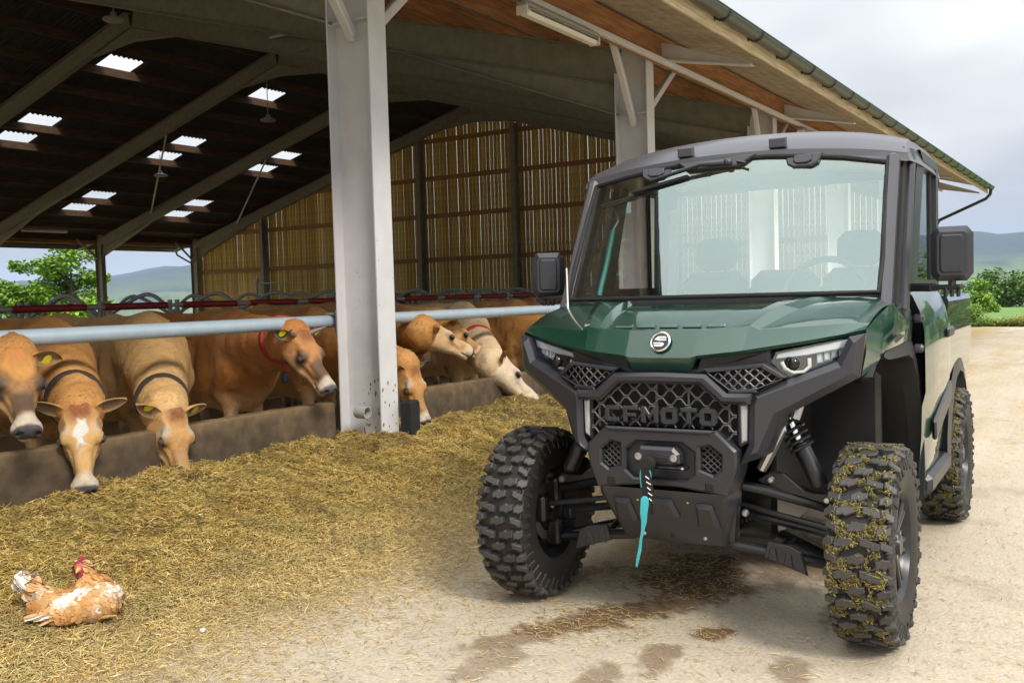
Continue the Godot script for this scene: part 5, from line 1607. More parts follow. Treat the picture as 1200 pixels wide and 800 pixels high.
func wheel_shapes() -> void:
	M.mud = mat(lin(0.22, 0.185, 0.065), 0.95, 0.0, 0.6, 0.08, 0.5, 0.05)
	var ax := Transform3D(Basis(Vector3(0, 1, 0), Vector3(1, 0, 0), Vector3(0, 0, -1)), Vector3.ZERO)   # lathe axis along x
	var ty := Geo.new()
	ty.col = Color(0.26, 0.26, 0.26)
	ty.lathe([Vector2(0.180, -0.070), Vector2(0.186, -0.086), Vector2(0.205, -0.094), Vector2(0.235, -0.101), Vector2(0.272, -0.103), Vector2(0.302, -0.098), Vector2(0.317, -0.084), Vector2(0.324, -0.055), Vector2(0.326, 0.0), Vector2(0.324, 0.055), Vector2(0.317, 0.084), Vector2(0.302, 0.098), Vector2(0.272, 0.103), Vector2(0.235, 0.101), Vector2(0.205, 0.094), Vector2(0.186, 0.086), Vector2(0.180, 0.070)], 72, ax)
	var lr := RandomNumberGenerator.new(); lr.seed = 3
	var npitch := 21
	for i in npitch:
		for row in [[0.0, -0.001, 1.0, 0.0], [0.5, -0.041, 1.0, 0.0], [0.5, 0.041, -1.0, 0.0], [0.0, -0.077, -1.0, 0.33], [0.08, 0.077, 1.0, -0.33], [0.5, -0.084, 1.0, 0.5], [0.55, 0.084, -1.0, -0.5]]:
			var th: float = TAU * (i + row[0]) / npitch
			var rad := Vector3(0, cos(th), sin(th)); var tan := Vector3(0, -sin(th), cos(th))
			var tilt: float = row[3]
			var R := 0.331 - (0.006 if absf(tilt) > 0.1 else 0.0) - (0.004 if absf(tilt) > 0.4 else 0.0)
			var B := Basis(Vector3.RIGHT, tan.cross(Vector3.RIGHT) * -1.0, rad)
			B = Basis(Vector3.RIGHT, rad.cross(Vector3.RIGHT), rad)
			B = B * Basis(Vector3.UP, -tilt)
			ty.xf = Transform3D(B, rad * R + Vector3(row[1], 0, 0))
			var q: float = row[2]
			var hw := 0.0285 if absf(tilt) < 0.1 else 0.021
			var j := lr.randf_range(0.9, 1.08)
			var shade := lr.randf_range(0.85, 1.5)
			ty.col = Color(minf(1, shade * 0.82), minf(1, shade * 0.78), minf(1, shade * 0.73))
			var pts := [Vector2(-hw * j, -0.013 - 0.006 * q), Vector2(-0.004 * q, -0.014), Vector2(0.002 * q, -0.020), Vector2(hw * j, -0.012 + 0.006 * q), Vector2(hw * j, 0.009 + 0.006 * q), Vector2(0.006 * q, 0.013), Vector2(0.0, 0.018), Vector2(-hw * j, 0.011 - 0.006 * q)]
			ty.prism(pts, -0.014, 0.0150, 0.0028)
	ty.col = Color(0.36, 0.35, 0.35)
	for i in 44:
		var th := TAU * i / 44.0
		for s in [-1.0, 1.0]:
			var rad := Vector3(0, cos(th), sin(th))
			var B := Basis(rad.cross(Vector3.RIGHT) , rad, Vector3(s, 0, 0)) if s < 0 else Basis(Vector3.RIGHT.cross(rad) * -1.0, rad, Vector3(s, 0, 0))
			B = Basis(rad.cross(Vector3(s, 0, 0)), rad, Vector3(s, 0, 0))
			ty.xf = Transform3D(B * Basis(Vector3.RIGHT, -0.24), rad * 0.292 + Vector3(s * 0.0965, 0, 0))
			var len_ := 0.030 if i % 2 == 0 else 0.021
			ty.prism([Vector2(-0.008, -len_), Vector2(0.008, -len_), Vector2(0.013, len_), Vector2(-0.013, len_)], -0.006, 0.0065, 0.003)
	ty.xf = Transform3D.IDENTITY
	M._tyre = ty.mesh(35)
	var rim := Geo.new()
	rim.lathe([Vector2(0.186, -0.088), Vector2(0.192, -0.086), Vector2(0.188, -0.07), Vector2(0.165, -0.05), Vector2(0.165, 0.04), Vector2(0.188, 0.07), Vector2(0.192, 0.086), Vector2(0.186, 0.088)], 48, ax)
	rim.lathe([Vector2(0.186, 0.088), Vector2(0.176, 0.070), Vector2(0.158, 0.04), Vector2(0.158, -0.045), Vector2(0.176, -0.070), Vector2(0.186, -0.088)], 48, ax)
	for i in 7:
		for s in [-1.0, 1.0]:
			var th: float = TAU * i / 7.0 + s * 0.13
			var d := Vector3(0, cos(th), sin(th)); var d0 := Vector3(0, cos(th - s * 0.06), sin(th - s * 0.06))
			rim.bar(d0 * 0.045 + Vector3(0.055, 0, 0), d * 0.172 + Vector3(0.066, 0, 0), 0.024, 0.022, Vector3.RIGHT, 0.006)
	rim.lathe([Vector2(0.0, 0.03), Vector2(0.062, 0.03), Vector2(0.062, 0.058), Vector2(0.04, 0.07), Vector2(0.034, 0.085), Vector2(0.0, 0.086)], 24, ax)
	M._rim = rim.mesh(35)
	var lip := Geo.new()
	for i in 4:
		var th := TAU * (i + 0.5) / 4.0
		lip.lathe([Vector2(0, 0.06), Vector2(0.009, 0.06), Vector2(0.009, 0.078), Vector2(0, 0.08)], 6, Transform3D(ax.basis, Vector3(0, cos(th) * 0.048, sin(th) * 0.048)))
	M._lip = lip.mesh(35)
	var hub := Geo.new()
	hub.lathe([Vector2(0.0, -0.10), Vector2(0.03, -0.10), Vector2(0.045, -0.09), Vector2(0.045, -0.06), Vector2(0.075, -0.05), Vector2(0.08, 0.02), Vector2(0.0, 0.03)], 20, ax)
	hub.box(Vector3(-0.075, 0.07, 0), Vector3(0.05, 0.14, 0.05), 0.01)
	hub.box(Vector3(-0.075, -0.07, 0), Vector3(0.05, 0.13, 0.05), 0.01)
	hub.box(Vector3(-0.06, 0.03, -0.095), Vector3(0.06, 0.11, 0.05), 0.012)
	for k in 4:
		hub.lathe([Vector2(0, -0.13 - 0.012 * k), Vector2(0.040 - 0.004 * k, -0.128 - 0.012 * k), Vector2(0.040 - 0.004 * k, -0.122 - 0.012 * k), Vector2(0.030, -0.118 - 0.012 * k), Vector2(0.02, -0.09)], 18, ax)
	M._hub = hub.mesh(35)
	var disc := Geo.new()
	disc.lathe([Vector2(0.08, -0.045), Vector2(0.118, -0.045), Vector2(0.118, -0.040), Vector2(0.08, -0.040)], 32, ax)
	for q in [[0.115, 0.03], [-0.11, 0.02], [0.04, -0.075]]:
		disc.ball(Vector3(-0.105, q[0], q[1]), Vector3(0.010, 0.010, 0.010), 8)
	M._disc = disc.mesh(35)

func letter(g: Geo, ch: String, x: float, y: float, w: float, h: float, z: float) -> void:
	var shapes := {
		"C": [[0, .15, .14, 0, .95, 0, .95, .27, .29, .27, .29, .73, .95, .73, .95, 1, .14, 1, 0, .85]],
		"F": [[0, 0, .29, 0, .29, .33, .84, .33, .84, .57, .29, .57, .29, .75, .95, .75, .95, 1, 0, 1]],
		"M": [[0, 0, .27, 0, .27, .56, .5, .2, .73, .56, .73, 0, 1, 0, 1, 1, .74, 1, .5, .6, .26, 1, 0, 1]],
		"O": [[.5, 0, .14, 0, 0, .15, 0, .85, .14, 1, .5, 1, .5, .73, .29, .73, .29, .27, .5, .27], [.5, 0, .86, 0, 1, .15, 1, .85, .86, 1, .5, 1, .5, .73, .71, .73, .71, .27, .5, .27]],
		"T": [[.36, 0, .64, 0, .64, .74, 1, .74, 1, 1, 0, 1, 0, .74, .36, .74]]}
	for s in shapes[ch]:
		var p := []
		for q in v2(s): p.append(Vector2(x + q.x * w, y + q.y * h))
		g.prism(p, z - 0.018, z, 0.0 if ch == "O" else 0.0025)

func vehicle() -> void:
	var va := deg_to_rad(1.97)
	var v := thing("utility_vehicle", "dark green side-by-side utility vehicle with grey bumper and knobbly muddy tyres", "utility vehicle", Vector3(3.464, 0, -1.411))
	v.rotation.y = -(PI / 2 - va)
	wheel_shapes()
	# --- wheels
	make_wheel(v, Vector3(0.667, 0.345, 0), 0.0, true)
	make_wheel(v, Vector3(-0.667, 0.345, 0), PI, false)
	make_wheel(v, Vector3(0.667, 0.345, -2.028), 0.0, true)
	make_wheel(v, Vector3(-0.667, 0.345, -2.028), PI, false)
	# --- frame and underbody
	var g := Geo.new()
	g.box(Vector3(0, 0.40, -1.15), Vector3(0.62, 0.20, 2.2), 0.02)
	g.box(Vector3(0, 0.62, -0.05), Vector3(0.36, 0.60, 0.46), 0.02)
	g.box(Vector3(0, 0.75, -0.66), Vector3(1.16, 0.80, 0.06), 0.02)
	for s in [-1.0, 1.0]:
		g.tube([Vector3(s * 0.20, 0.34, 0.14), Vector3(s * 0.22, 0.52, 0.16), Vector3(s * 0.30, 0.84, 0.10), Vector3(s * 0.34, 0.98, -0.1)], 0.022, 8)
		g.tube([Vector3(s * 0.20, 0.36, -0.20), Vector3(s * 0.23, 0.55, -0.20), Vector3(s * 0.33, 0.95, -0.22)], 0.022, 8)
	g.box(Vector3(0, 0.36, -1.1), Vector3(1.22, 0.05, 1.0), 0.01)
	part("frame", g, M.frame_black, v)
	# --- suspension, each side
	for s in [1.0, -1.0]:
		g = Geo.new()
		g.tube([Vector3(s * 0.19, 0.315, 0.10), Vector3(s * 0.30, 0.295, 0.07), Vector3(s * 0.55, 0.245, 0.0)], 0.020, 10)
		g.tube([Vector3(s * 0.19, 0.33, -0.20), Vector3(s * 0.55, 0.25, -0.02)], 0.020, 10)
		g.tube([Vector3(s * 0.33, 0.29, 0.06), Vector3(s * 0.36, 0.30, -0.12)], 0.014, 8)
		part("lower_arm", g, M.frame_black, v)
		g = Geo.new()
		g.tube([Vector3(s * 0.18, 0.535, 0.10), Vector3(s * 0.30, 0.515, 0.07), Vector3(s * 0.55, 0.445, 0.0)], 0.019, 10)
		g.tube([Vector3(s * 0.19, 0.535, -0.20), Vector3(s * 0.55, 0.45, -0.02)], 0.019, 10)
		var plate := [Vector2(s * 0.27, 0.545), Vector2(s * 0.32, 0.58), Vector2(s * 0.37, 0.575), Vector2(s * 0.44, 0.515), Vector2(s * 0.53, 0.515), Vector2(s * 0.545, 0.47), Vector2(s * 0.30, 0.525)]
		g.prism(plate, 0.03, 0.055, 0.004)
		part("upper_arm", g, M.frame_black, v)
		g = Geo.new()
		for q in [[0.325, 0.553, 0.06], [0.52, 0.495, 0.06], [0.25, 0.44, 0.13]]:
			g.lathe([Vector2(0, 0), Vector2(0.014, 0), Vector2(0.014, 0.008), Vector2(0.009, 0.016), Vector2(0, 0.017)], 10, Transform3D(Basis(Vector3.RIGHT, PI / 2), Vector3(s * q[0], q[1], q[2])))
		part("arm_bolt", g, M.steel_bright, v).set_meta("kind", "stuff")
		g = Geo.new()
		var guard := [Vector2(s * 0.30, 0.275), Vector2(s * 0.455, 0.225), Vector2(s * 0.435, 0.305), Vector2(s * 0.395, 0.325), Vector2(s * 0.315, 0.335)]
		g.prism(guard, 0.075, 0.09, 0.004)
		for k in 2:
			var xx: float = s * (0.335 + 0.055 * k); var yy := 0.292 - 0.017 * k
			g.prism([Vector2(xx - 0.018, yy - 0.022), Vector2(xx + 0.018, yy - 0.028), Vector2(xx + 0.010, yy + 0.022), Vector2(xx - 0.010, yy + 0.024)], 0.085, 0.095, 0.003)
		part("arm_guard", g, M.plastic, v)
		g = Geo.new()
		g.tube([Vector3(s * 0.16, 0.41, 0.0), Vector3(s * 0.30, 0.395, 0.0), Vector3(s * 0.55, 0.355, 0.0)], 0.016, 10)
		for k in 4:
			g.tube([Vector3(s * (0.19 + 0.014 * k), 0.408, 0), Vector3(s * (0.198 + 0.014 * k), 0.407, 0)], 0.042 - 0.005 * k, 12)
		part("drive_shaft", g, M.frame_black, v)
		g = Geo.new()
		g.tube([Vector3(s * 0.18, 0.46, 0.06), Vector3(s * 0.56, 0.40, 0.10)], 0.010, 8)
		part("tie_rod", g, M.frame_black, v)
		var sh := Node3D.new(); sh.name = "shock_absorber" if s > 0 else "shock_absorber_001"; v.add_child(sh)
		var a := Vector3(s * 0.335, 0.86, 0.02); var b := Vector3(s * 0.500, 0.525, 0.045); var d := (b - a)
		g = Geo.new()
		g.tube([a + d * 0.52, a + d * 0.54, a + d * 0.96, b], [0.024, 0.031, 0.030, 0.018], 14)
		part("body", g, M.frame_black, sh)
		g = Geo.new(); g.tube([a, a + d * 0.55], 0.014, 12)
		part("rod", g, M.chrome, sh)
		g = Geo.new()
		var coil := []; var side := d.normalized().cross(Vector3.FORWARD).normalized(); var o := d.normalized().cross(side)
		for k in 91:
			var t := k / 90.0; var th := TAU * 6.5 * (t if t < 0.6 else 0.6 + (t - 0.6) * 1.35)
			coil.append(a + d * (0.04 + 0.54 * t) + (side * cos(th) + o * sin(th)) * 0.041)
		g.tube(coil, 0.0062, 6)
		part("coil_spring", g, M.frame_black, sh, 60)
		g = Geo.new()
		g.tube([Vector3(s * 0.31, 0.60, 0.13), Vector3(s * 0.34, 0.66, 0.13), Vector3(s * 0.385, 0.74, 0.12), Vector3(s * 0.37, 0.80, 0.1)], [0.018, 0.02, 0.013, 0.013], 10)
		g.tube([Vector3(s * 0.42, 0.78, 0.10), Vector3(s * 0.435, 0.83, 0.09), Vector3(s * 0.41, 0.88, 0.07)], 0.019, 10)
		part("reservoir", g, M.steel_bright, v)
	# --- wheel-arch liners
	for s in [1.0, -1.0]:
		g = Geo.new()
		var arch := [[0.10, 0.93], [0.03, 0.965], [-0.05, 0.985], [-0.25, 0.985], [-0.48, 0.965], [-0.62, 0.90], [-0.74, 0.78], [-0.83, 0.60], [-0.88, 0.42], [-0.90, 0.28]]
		var r0 := []; var r1 := []
		for q in arch:
			r0.append(Vector3(s * 0.27, q[1], q[0])); r1.append(Vector3(s * 0.682, q[1], q[0]))
		if s > 0: g.loft([r1, r0])
		else: g.loft([r0, r1])
		var rr := []
		for q in [[-0.10, 0.93], [-0.42, 0.945], [-0.62, 0.84], [-0.74, 0.62], [-0.80, 0.35]]:
			rr.append(Vector3(s * 0.50, q[1] + 0.02, q[0] - 0.06))
		g.tube(rr, 0.05, 10)
		g.box(Vector3(s * 0.29, 0.68, -0.45), Vector3(0.03, 0.62, 0.75), 0.01)
		part("arch_liner", g, M.liner, v, 40)
	# --- bumper and nose
	var arm := v2([0.327, 0.885, 0.315, 0.852, 0.311, 0.71, 0.279, 0.64, 0.357, 0.667, 0.41, 0.80, 0.52, 0.862, 0.648, 0.934, 0.664, 1.078, 0.615, 1.068, 0.578, 0.985, 0.40, 0.915])
	for s in [1.0, -1.0]:
		g = Geo.new(); g.bend = true
		var ap := []
		for e in arm: ap.append(Vector2(e.x * s, e.y))
		g.prism(ap, 0.14, 0.302, 0.022)
		part("bumper_arm", g, M.plastic, v)
	g = Geo.new(); g.bend = true     # surround over the main grille
	g.prism(sym([0, 0.912, 0.153, 0.912, 0.226, 0.848, 0.322, 0.848, 0.328, 0.884, 0.245, 0.884, 0.172, 0.948, 0, 0.952]), 0.22, 0.318, 0.012)
	part("grille_surround", g, M.plastic, v)
	g = Geo.new(); g.bend = true     # dark shelf under the bonnet lip
	g.prism(sym([0, 0.945, 0.13, 0.945, 0.19, 0.955, 0.375, 0.975, 0.372, 1.03, 0.14, 1.005, 0.125, 0.965, 0, 0.965]), 0.15, 0.262, 0.006)
	part("nose_panel", g, M.plastic_dark, v)
	for s in [1.0, -1.0]:            # frame of each upper side grille
		var gf := Geo.new(); gf.bend = true
		for q in [[[.158, .966], [.362, .985], [.372, .972], [.180, .953]], [[.362, .985], [.430, .937], [.412, .932], [.355, .970]], [[.430, .937], [.345, .886], [.338, .900], [.412, .932]], [[.345, .886], [.250, .882], [.256, .896], [.338, .900]], [[.250, .882], [.158, .966], [.180, .953], [.256, .896]]]:
			var p := []
			for e in q: p.append(Vector2(s * e[0], e[1]))
			gf.prism(p, 0.24, 0.300, 0.003)
		part("side_grille_frame", gf, M.plastic, v)
		var gm := Geo.new(); gm.bend = true
		var poly := []
		for e in [[.180, .953], [.256, .896], [.338, .900], [.412, .932], [.355, .970]]: poly.append(Vector2(s * e[0], e[1]))
		strands(gm, poly, 0.0175, 0.0165, 0.004, 0.0027, 0.285)
		part("side_grille_mesh", gm, M.mesh_plastic, v, 50)
		var gb := Geo.new(); gb.bend = true
		gb.prism(poly, 0.235, 0.25)
		part("side_grille_back", gb, M.black_rubber, v)
	# main grille
	var mg := [Vector2(-0.153, 0.912), Vector2(-0.226, 0.848), Vector2(-0.272, 0.848), Vector2(-0.272, 0.715), Vector2(-0.262, 0.705), Vector2(-0.206, 0.757), Vector2(0.206, 0.757), Vector2(0.262, 0.705), Vector2(0.272, 0.715), Vector2(0.272, 0.848), Vector2(0.226, 0.848), Vector2(0.153, 0.912)]
	g = Geo.new()
	strands(g, mg, 0.0335, 0.0285, 0.008, 0.0036, 0.285)
	for x in [-0.02, 0.245, -0.245, 0.10]:
		g.box(Vector3(x, 0.80, 0.274), Vector3(0.007, 0.10 if absf(x) > 0.2 else 0.20, 0.008))
	part("grille_mesh", g, M.mesh_plastic, v, 50)
	g = Geo.new(); g.prism(mg, 0.20, 0.24)
	part("radiator", g, M.black_rubber, v)
	var xs0 := -0.212
	for ch in ["C", "F", "M", "O", "T", "O"]:
		var lg := Geo.new()
		var wd := 0.066 if ch == "M" else 0.060
		letter(lg, ch, xs0, 0.772, wd, 0.058, 0.306)
		part("letter", lg, M.plastic, v)
		xs0 += wd + (0.011 if ch != "F" else 0.010)
	# running lights and headlights
	for s in [1.0, -1.0]:
		var dn := Node3D.new(); dn.name = "running_light" if s > 0 else "running_light_001"; v.add_child(dn)
		g = Geo.new(); g.bend = true
		g.prism([Vector2(s * 0.272, 0.853), Vector2(s * 0.314, 0.853), Vector2(s * 0.311, 0.715), Vector2(s * 0.283, 0.698), Vector2(s * 0.272, 0.705)], 0.22, 0.276, 0.004)
		part("housing", g, M.plastic_dark, dn)
		g = Geo.new(); g.bend = true
		g.prism([Vector2(s * 0.284, 0.846), Vector2(s * 0.307, 0.846), Vector2(s * 0.304, 0.722), Vector2(s * 0.286, 0.712)], 0.27, 0.286, 0.005)
		part("light_guide", g, M.guide, dn)
		var hl := Node3D.new(); hl.name = "headlight" if s > 0 else "headlight_001"; v.add_child(hl)
		var out := [[.374, .986], [.388, 1.020], [.500, 1.042], [.616, 1.064], [.592, .992], [.425, .930]]
		var po := []
		for e in out: po.append(Vector2(s * e[0], e[1]))
		g = Geo.new(); g.bend = true
		g.prism(po, 0.13, 0.205)
		part("housing", g, M.plastic_dark, hl)
		g = Geo.new(); g.bend = true      # upper blade in painted sky reflection, lower reflector bowl and projector
		g.prism([Vector2(s * .392, 1.014), Vector2(s * .384, .996), Vector2(s * .480, 1.006), Vector2(s * .596, 1.028), Vector2(s * .607, 1.058)], 0.205, 0.238, 0.003)
		part("light_blade", g, M.lamp_sky_tint, hl)
		g = Geo.new(); g.bend = true
		var arc := []
		for e in [[.402, .985], [.412, .962], [.438, .947], [.470, .950], [.487, .968], [.486, .996]]: arc.append(Vector3(s * e[0], e[1], 0.232))
		g.tube(arc, 0.006, 8)
		part("light_ring", g, M.lamp_white, hl, 60)
		g = Geo.new(); g.bend = true
		g.xf = Transform3D.IDENTITY
		g.ball(Vector3(s * 0.448, 0.980, 0.215), Vector3(0.022, 0.022, 0.016), 14)
		part("projector", g, M.eye, hl, 60)
		g = Geo.new(); g.bend = true
		for k in 4:
			var xx := 0.505 + 0.022 * k
			g.prism([Vector2(s * xx, .975 + .008 * k), Vector2(s * (xx + .018), .979 + .008 * k), Vector2(s * (xx + .018), 1.012 + .006 * k), Vector2(s * xx, 1.008 + .006 * k)], 0.200, 0.222 - 0.002 * k, 0.004)
		part("reflector_cells", g, M.lamp_sky_tint, hl).set_meta("kind", "stuff")
		g = Geo.new(); g.bend = true
		g.cap(PackedVector2Array(po if s < 0 else po), 0.245, true)
		part("lens", g, M.headlamp_glass, hl)
	# lower snout with openings for the winch and two small grilles
	g = Geo.new()
	g.prism(sym([0.088, 0.706, 0.128, 0.675, 0.128, 0.645, 0.150, 0.645, 0.150, 0.694, 0.186, 0.702, 0.224, 0.672, 0.224, 0.645, 0.279, 0.645, 0.279, 0.69, 0.206, 0.757]), 0.17, 0.318, 0.008, 0.0, [2, 7, 13, 18])
	g.prism(sym([0.075, 0.552, 0.243, 0.533, 0.272, 0.61, 0.279, 0.645, 0.224, 0.645, 0.224, 0.622, 0.196, 0.602, 0.150, 0.618, 0.150, 0.645, 0.128, 0.645, 0.128, 0.602, 0.098, 0.576]), 0.17, 0.318, 0.007, 0.0, [3, 8, 14, 19])
	g.prism(sym([0, 0.742, 0.19, 0.742, 0.205, 0.757, 0, 0.757]), 0.27, 0.326, 0.005)
	part("lower_bumper", g, M.plastic, v)
	g = Geo.new()
	g.prism(sym([0.10, 0.55, 0.13, 0.60, 0.13, 0.68, 0.09, 0.71]), 0.18, 0.288)
	part("winch_recess", g, M.plastic, v)
	for s in [1.0, -1.0]:
		var hole := [Vector2(s * 0.150, 0.694), Vector2(s * 0.186, 0.702), Vector2(s * 0.224, 0.672), Vector2(s * 0.224, 0.622), Vector2(s * 0.196, 0.602), Vector2(s * 0.150, 0.618)]
		g = Geo.new()
		strands(g, hole, 0.012, 0.0105, 0.003, 0.0021, 0.288)
		part("small_grille_mesh", g, M.mesh_plastic, v, 50)
		g = Geo.new(); g.prism(hole, 0.22, 0.265)
		part("small_grille_back", g, M.black_rubber, v)
		g = Geo.new(); g.prism([Vector2(s * 0.150, 0.618), Vector2(s * 0.150, 0.605), Vector2(s * 0.196, 0.588), Vector2(s * 0.224, 0.610), Vector2(s * 0.224, 0.622), Vector2(s * 0.196, 0.602)], 0.26, 0.312, 0.002)
		part("grille_sill", g, M.plastic, v)
		g = Geo.new(); g.box(Vector3(s * 0.184, 0.562, 0.316), Vector3(0.034, 0.030, 0.012), 0.004)
		part("tow_eye_slot", g, M.black_rubber, v)
	g = Geo.new()
	g.prism(sym([0.060, 0.628, 0.084, 0.638, 0.084, 0.672, 0.062, 0.694, 0, 0.694]), 0.25, 0.345, 0.010)
	part("winch_fairlead", g, M.plastic, v)
	g = Geo.new(); g.box(Vector3(0.002, 0.652, 0.346), Vector3(0.085, 0.020, 0.006), 0.002)
	part("fairlead_slot", g, M.black_rubber, v)
	for s in [-1.0, 1.0]:
		g = Geo.new()
		g.lathe([Vector2(0, 0), Vector2(0.013, 0), Vector2(0.013, 0.006), Vector2(0.007, 0.007), Vector2(0.006, 0.003), Vector2(0, 0.003)], 14, Transform3D(Basis(Vector3.RIGHT, PI / 2), Vector3(s * 0.066, 0.659, 0.344)))
		part("fairlead_bolt", g, M.steel_bright, v, 30)
	g = Geo.new(); g.box(Vector3(0.02, 0.620, 0.30), Vector3(0.16, 0.016, 0.09), 0.006)
	part("fairlead_base", g, M.frame_black, v)
	g = Geo.new()
	g.lathe([Vector2(0, -0.02), Vector2(0.024, -0.02), Vector2(0.028, 0.0), Vector2(0.024, 0.02), Vector2(0, 0.02)], 18, Transform3D(Basis(Vector3.RIGHT, PI / 2), Vector3(-0.022, 0.638, 0.37)))
	part("cable_stopper", g, M.black_rubber, v, 40)
	g = Geo.new()        # looped hook strap: narrow black sleeve, then a long cyan tail
	for q in [[[-0.034, 0.645, 0.378], [-0.037, 0.60, 0.392], [-0.034, 0.558, 0.392]], [[-0.018, 0.645, 0.380], [-0.006, 0.60, 0.392], [-0.010, 0.558, 0.390]]]:
		var ring := []
		for e in q:
			var c := Vector3(e[0], e[1], e[2]); ring.append([c + Vector3(-0.006, 0, 0), c + Vector3(0.006, 0, 0.001), c + Vector3(0.006, 0, -0.003), c + Vector3(-0.006, 0, -0.004)])
		g.loft(ring, true)
	part("strap_loop", g, M.cyan, v, 40)
	g = Geo.new()
	var ring2 := []
	for e in [[-0.022, 0.622, 0.014], [-0.016, 0.585, 0.020], [-0.012, 0.545, 0.021], [-0.012, 0.510, 0.017]]:
		var c := Vector3(e[0], e[1], 0.396); ring2.append([c + Vector3(-e[2], 0, 0), c + Vector3(e[2], 0, 0.004), c + Vector3(e[2], 0, -0.004), c + Vector3(-e[2], 0, -0.006)])
	g.loft(ring2, true)
	part("strap_sleeve", g, M.black_rubber, v, 40)
	g = Geo.new()
	for k in 5:
		var yy := 0.60 - 0.019 * k
		g.bar(Vector3(-0.018 + 0.003 * k, yy, 0.4005), Vector3(-0.004 + 0.002 * k + 0.004 * (k % 2), yy - 0.009, 0.4005), 0.003, 0.002, Vector3.BACK)
	part("sleeve_print", g, M.white_print, v).set_meta("kind", "stuff")
	g = Geo.new()
	var ring3 := []
	for e in [[-0.021, 0.530, 0.006, 0.400], [-0.020, 0.522, 0.014, 0.404], [-0.021, 0.505, 0.015, 0.403], [-0.026, 0.470, 0.013, 0.402], [-0.027, 0.440, 0.010, 0.398], [-0.035, 0.405, 0.0055, 0.394], [-0.044, 0.37, 0.0045, 0.391], [-0.050, 0.335, 0.006, 0.387], [-0.060, 0.30, 0.0055, 0.384], [-0.067, 0.272, 0.003, 0.38]]:
		var c := Vector3(e[0], e[1], e[3]); ring3.append([c + Vector3(-e[2], 0, 0.002), c + Vector3(e[2], 0, 0.003), c + Vector3(e[2], 0, 0), c + Vector3(-e[2], 0, -0.001)])
	g.loft(ring3, true)
	part("hook_strap", g, M.cyan, v, 40)
	# skid plate
	g = Geo.new()
	var rows := []
	for q in [[0.536, 0.243, 0.308], [0.505, 0.240, 0.302], [0.40, 0.212, 0.238], [0.365, 0.203, 0.214], [0.335, 0.196, 0.190], [0.318, 0.184, 0.165]]:
		var ring := []
		for u in [-1.0, -0.93, 0.0, 0.93, 1.0]:
			ring.append(Vector3(u * q[1], q[0], q[2] - (0.012 if absf(u) > 0.95 else 0.0)))
		ring.append(Vector3(q[1], q[0], q[2] - 0.16)); ring.append(Vector3(-q[1], q[0], q[2] - 0.16))
		rows.append(ring)
	rows.reverse()
	g.loft(rows, true)
	part("skid_plate", g, M.plastic, v, 25)
	for q in [[-0.155, 0.45, 0.042, 0.11], [0.0, 0.47, 0.055, 0.08], [0.155, 0.45, 0.042, 0.11]]:
		g = Geo.new()
		var slope := atan2(0.064, 0.105)
		g.xf = Transform3D(Basis(Vector3.RIGHT, slope), Vector3(q[0], q[1], 0.270 + (q[1] - 0.45) * 0.6))
		g.prism([Vector2(-q[2], -q[3] * 0.5), Vector2(q[2], -q[3] * 0.5), Vector2(q[2] * 0.75, q[3] * 0.45), Vector2(q[2] * 0.5, q[3] * 0.5), Vector2(-q[2] * 0.5, q[3] * 0.5), Vector2(-q[2] * 0.75, q[3] * 0.45)], -0.01, 0.016, 0.012)
		part("skid_rib", g, M.plastic, v)
	for q in [[-0.095, 0.495], [0.095, 0.50], [-0.11, 0.348], [0.125, 0.352], [0.0, 0.35]]:
		g = Geo.new(); g.ball(Vector3(q[0], q[1], 0.305 - (0.52 - q[1]) * 0.60), Vector3(0.009, 0.009, 0.006), 8)
		part("skid_bolt", g, M.steel_bright if absf(q[0]) > 0.01 else M.black_rubber, v, 60)
	# --- bonnet
	g = Geo.new()
	var R0 := [[0, .957, .274], [.110, .957, .274], [.136, 1.000, .285], [.25, 1.013, .278], [.262, 1.014, .277], [.298, 1.018, .271], [.325, 1.022, .262], [.47, 1.043, .19], [.60, 1.066, .115], [.655, 1.079, .080]]
	var R1 := [[0, 1.003, .298], [.112, 1.004, .298], [.137, 1.012, .296], [.25, 1.024, .288], [.262, 1.025, .287], [.298, 1.030, .282], [.325, 1.034, .272], [.47, 1.055, .199], [.60, 1.077, .124], [.658, 1.090, .086]]
	var R2 := [[0, 1.098, .250], [.112, 1.099, .250], [.137, 1.099, .249], [.245, 1.104, .241], [.262, 1.106, .238], [.305, 1.112, .228], [.335, 1.098, .222], [.47, 1.104, .155], [.60, 1.110, .080], [.662, 1.104, .05]]
	var RZ := [[0, 1.205, -.262], [.15, 1.204, -.262], [.19, 1.204, -.262], [.335, 1.203, -.262], [.355, 1.203, -.262], [.455, 1.202, -.262], [.50, 1.198, -.262], [.585, 1.196, -.262], [.64, 1.190, -.262], [.682, 1.165, -.262]]
	rows = []
	for Q in [R0, R1]:
		var l := []
		for q in Q: l.append(Vector3(q[0], q[1], q[2]))
		rows.append(l)
	for ts in [0.0, 0.025, 0.04, 0.2, 0.4, 0.6, 0.8, 1.0]:
		var l := []
		for j in 10:
			var p := Vector3(R2[j][0], R2[j][1], R2[j][2]).lerp(Vector3(RZ[j][0], RZ[j][1], RZ[j][2]), ts)
			p.y += 0.016 * sin(PI * ts)
			if j <= 3 and ts > 0.03: p.y -= 0.020
			if j == 5: p.y += 0.014 * minf(1.0, ts * 4.0) * sqrt(1.0 - ts)
			if j == 4: p.y += 0.008 * minf(1.0, ts * 4.0) * sqrt(1.0 - ts)
			if j == 6: p.y -= 0.004 * minf(1.0, ts * 5.0) * (1.0 - ts)
			if j == 7: p.y += 0.006 * minf(1.0, ts * 3.0) * (1.0 - ts)
			l.append(p)
		rows.append(l)
	g.loft(rows)
	g.mirror()
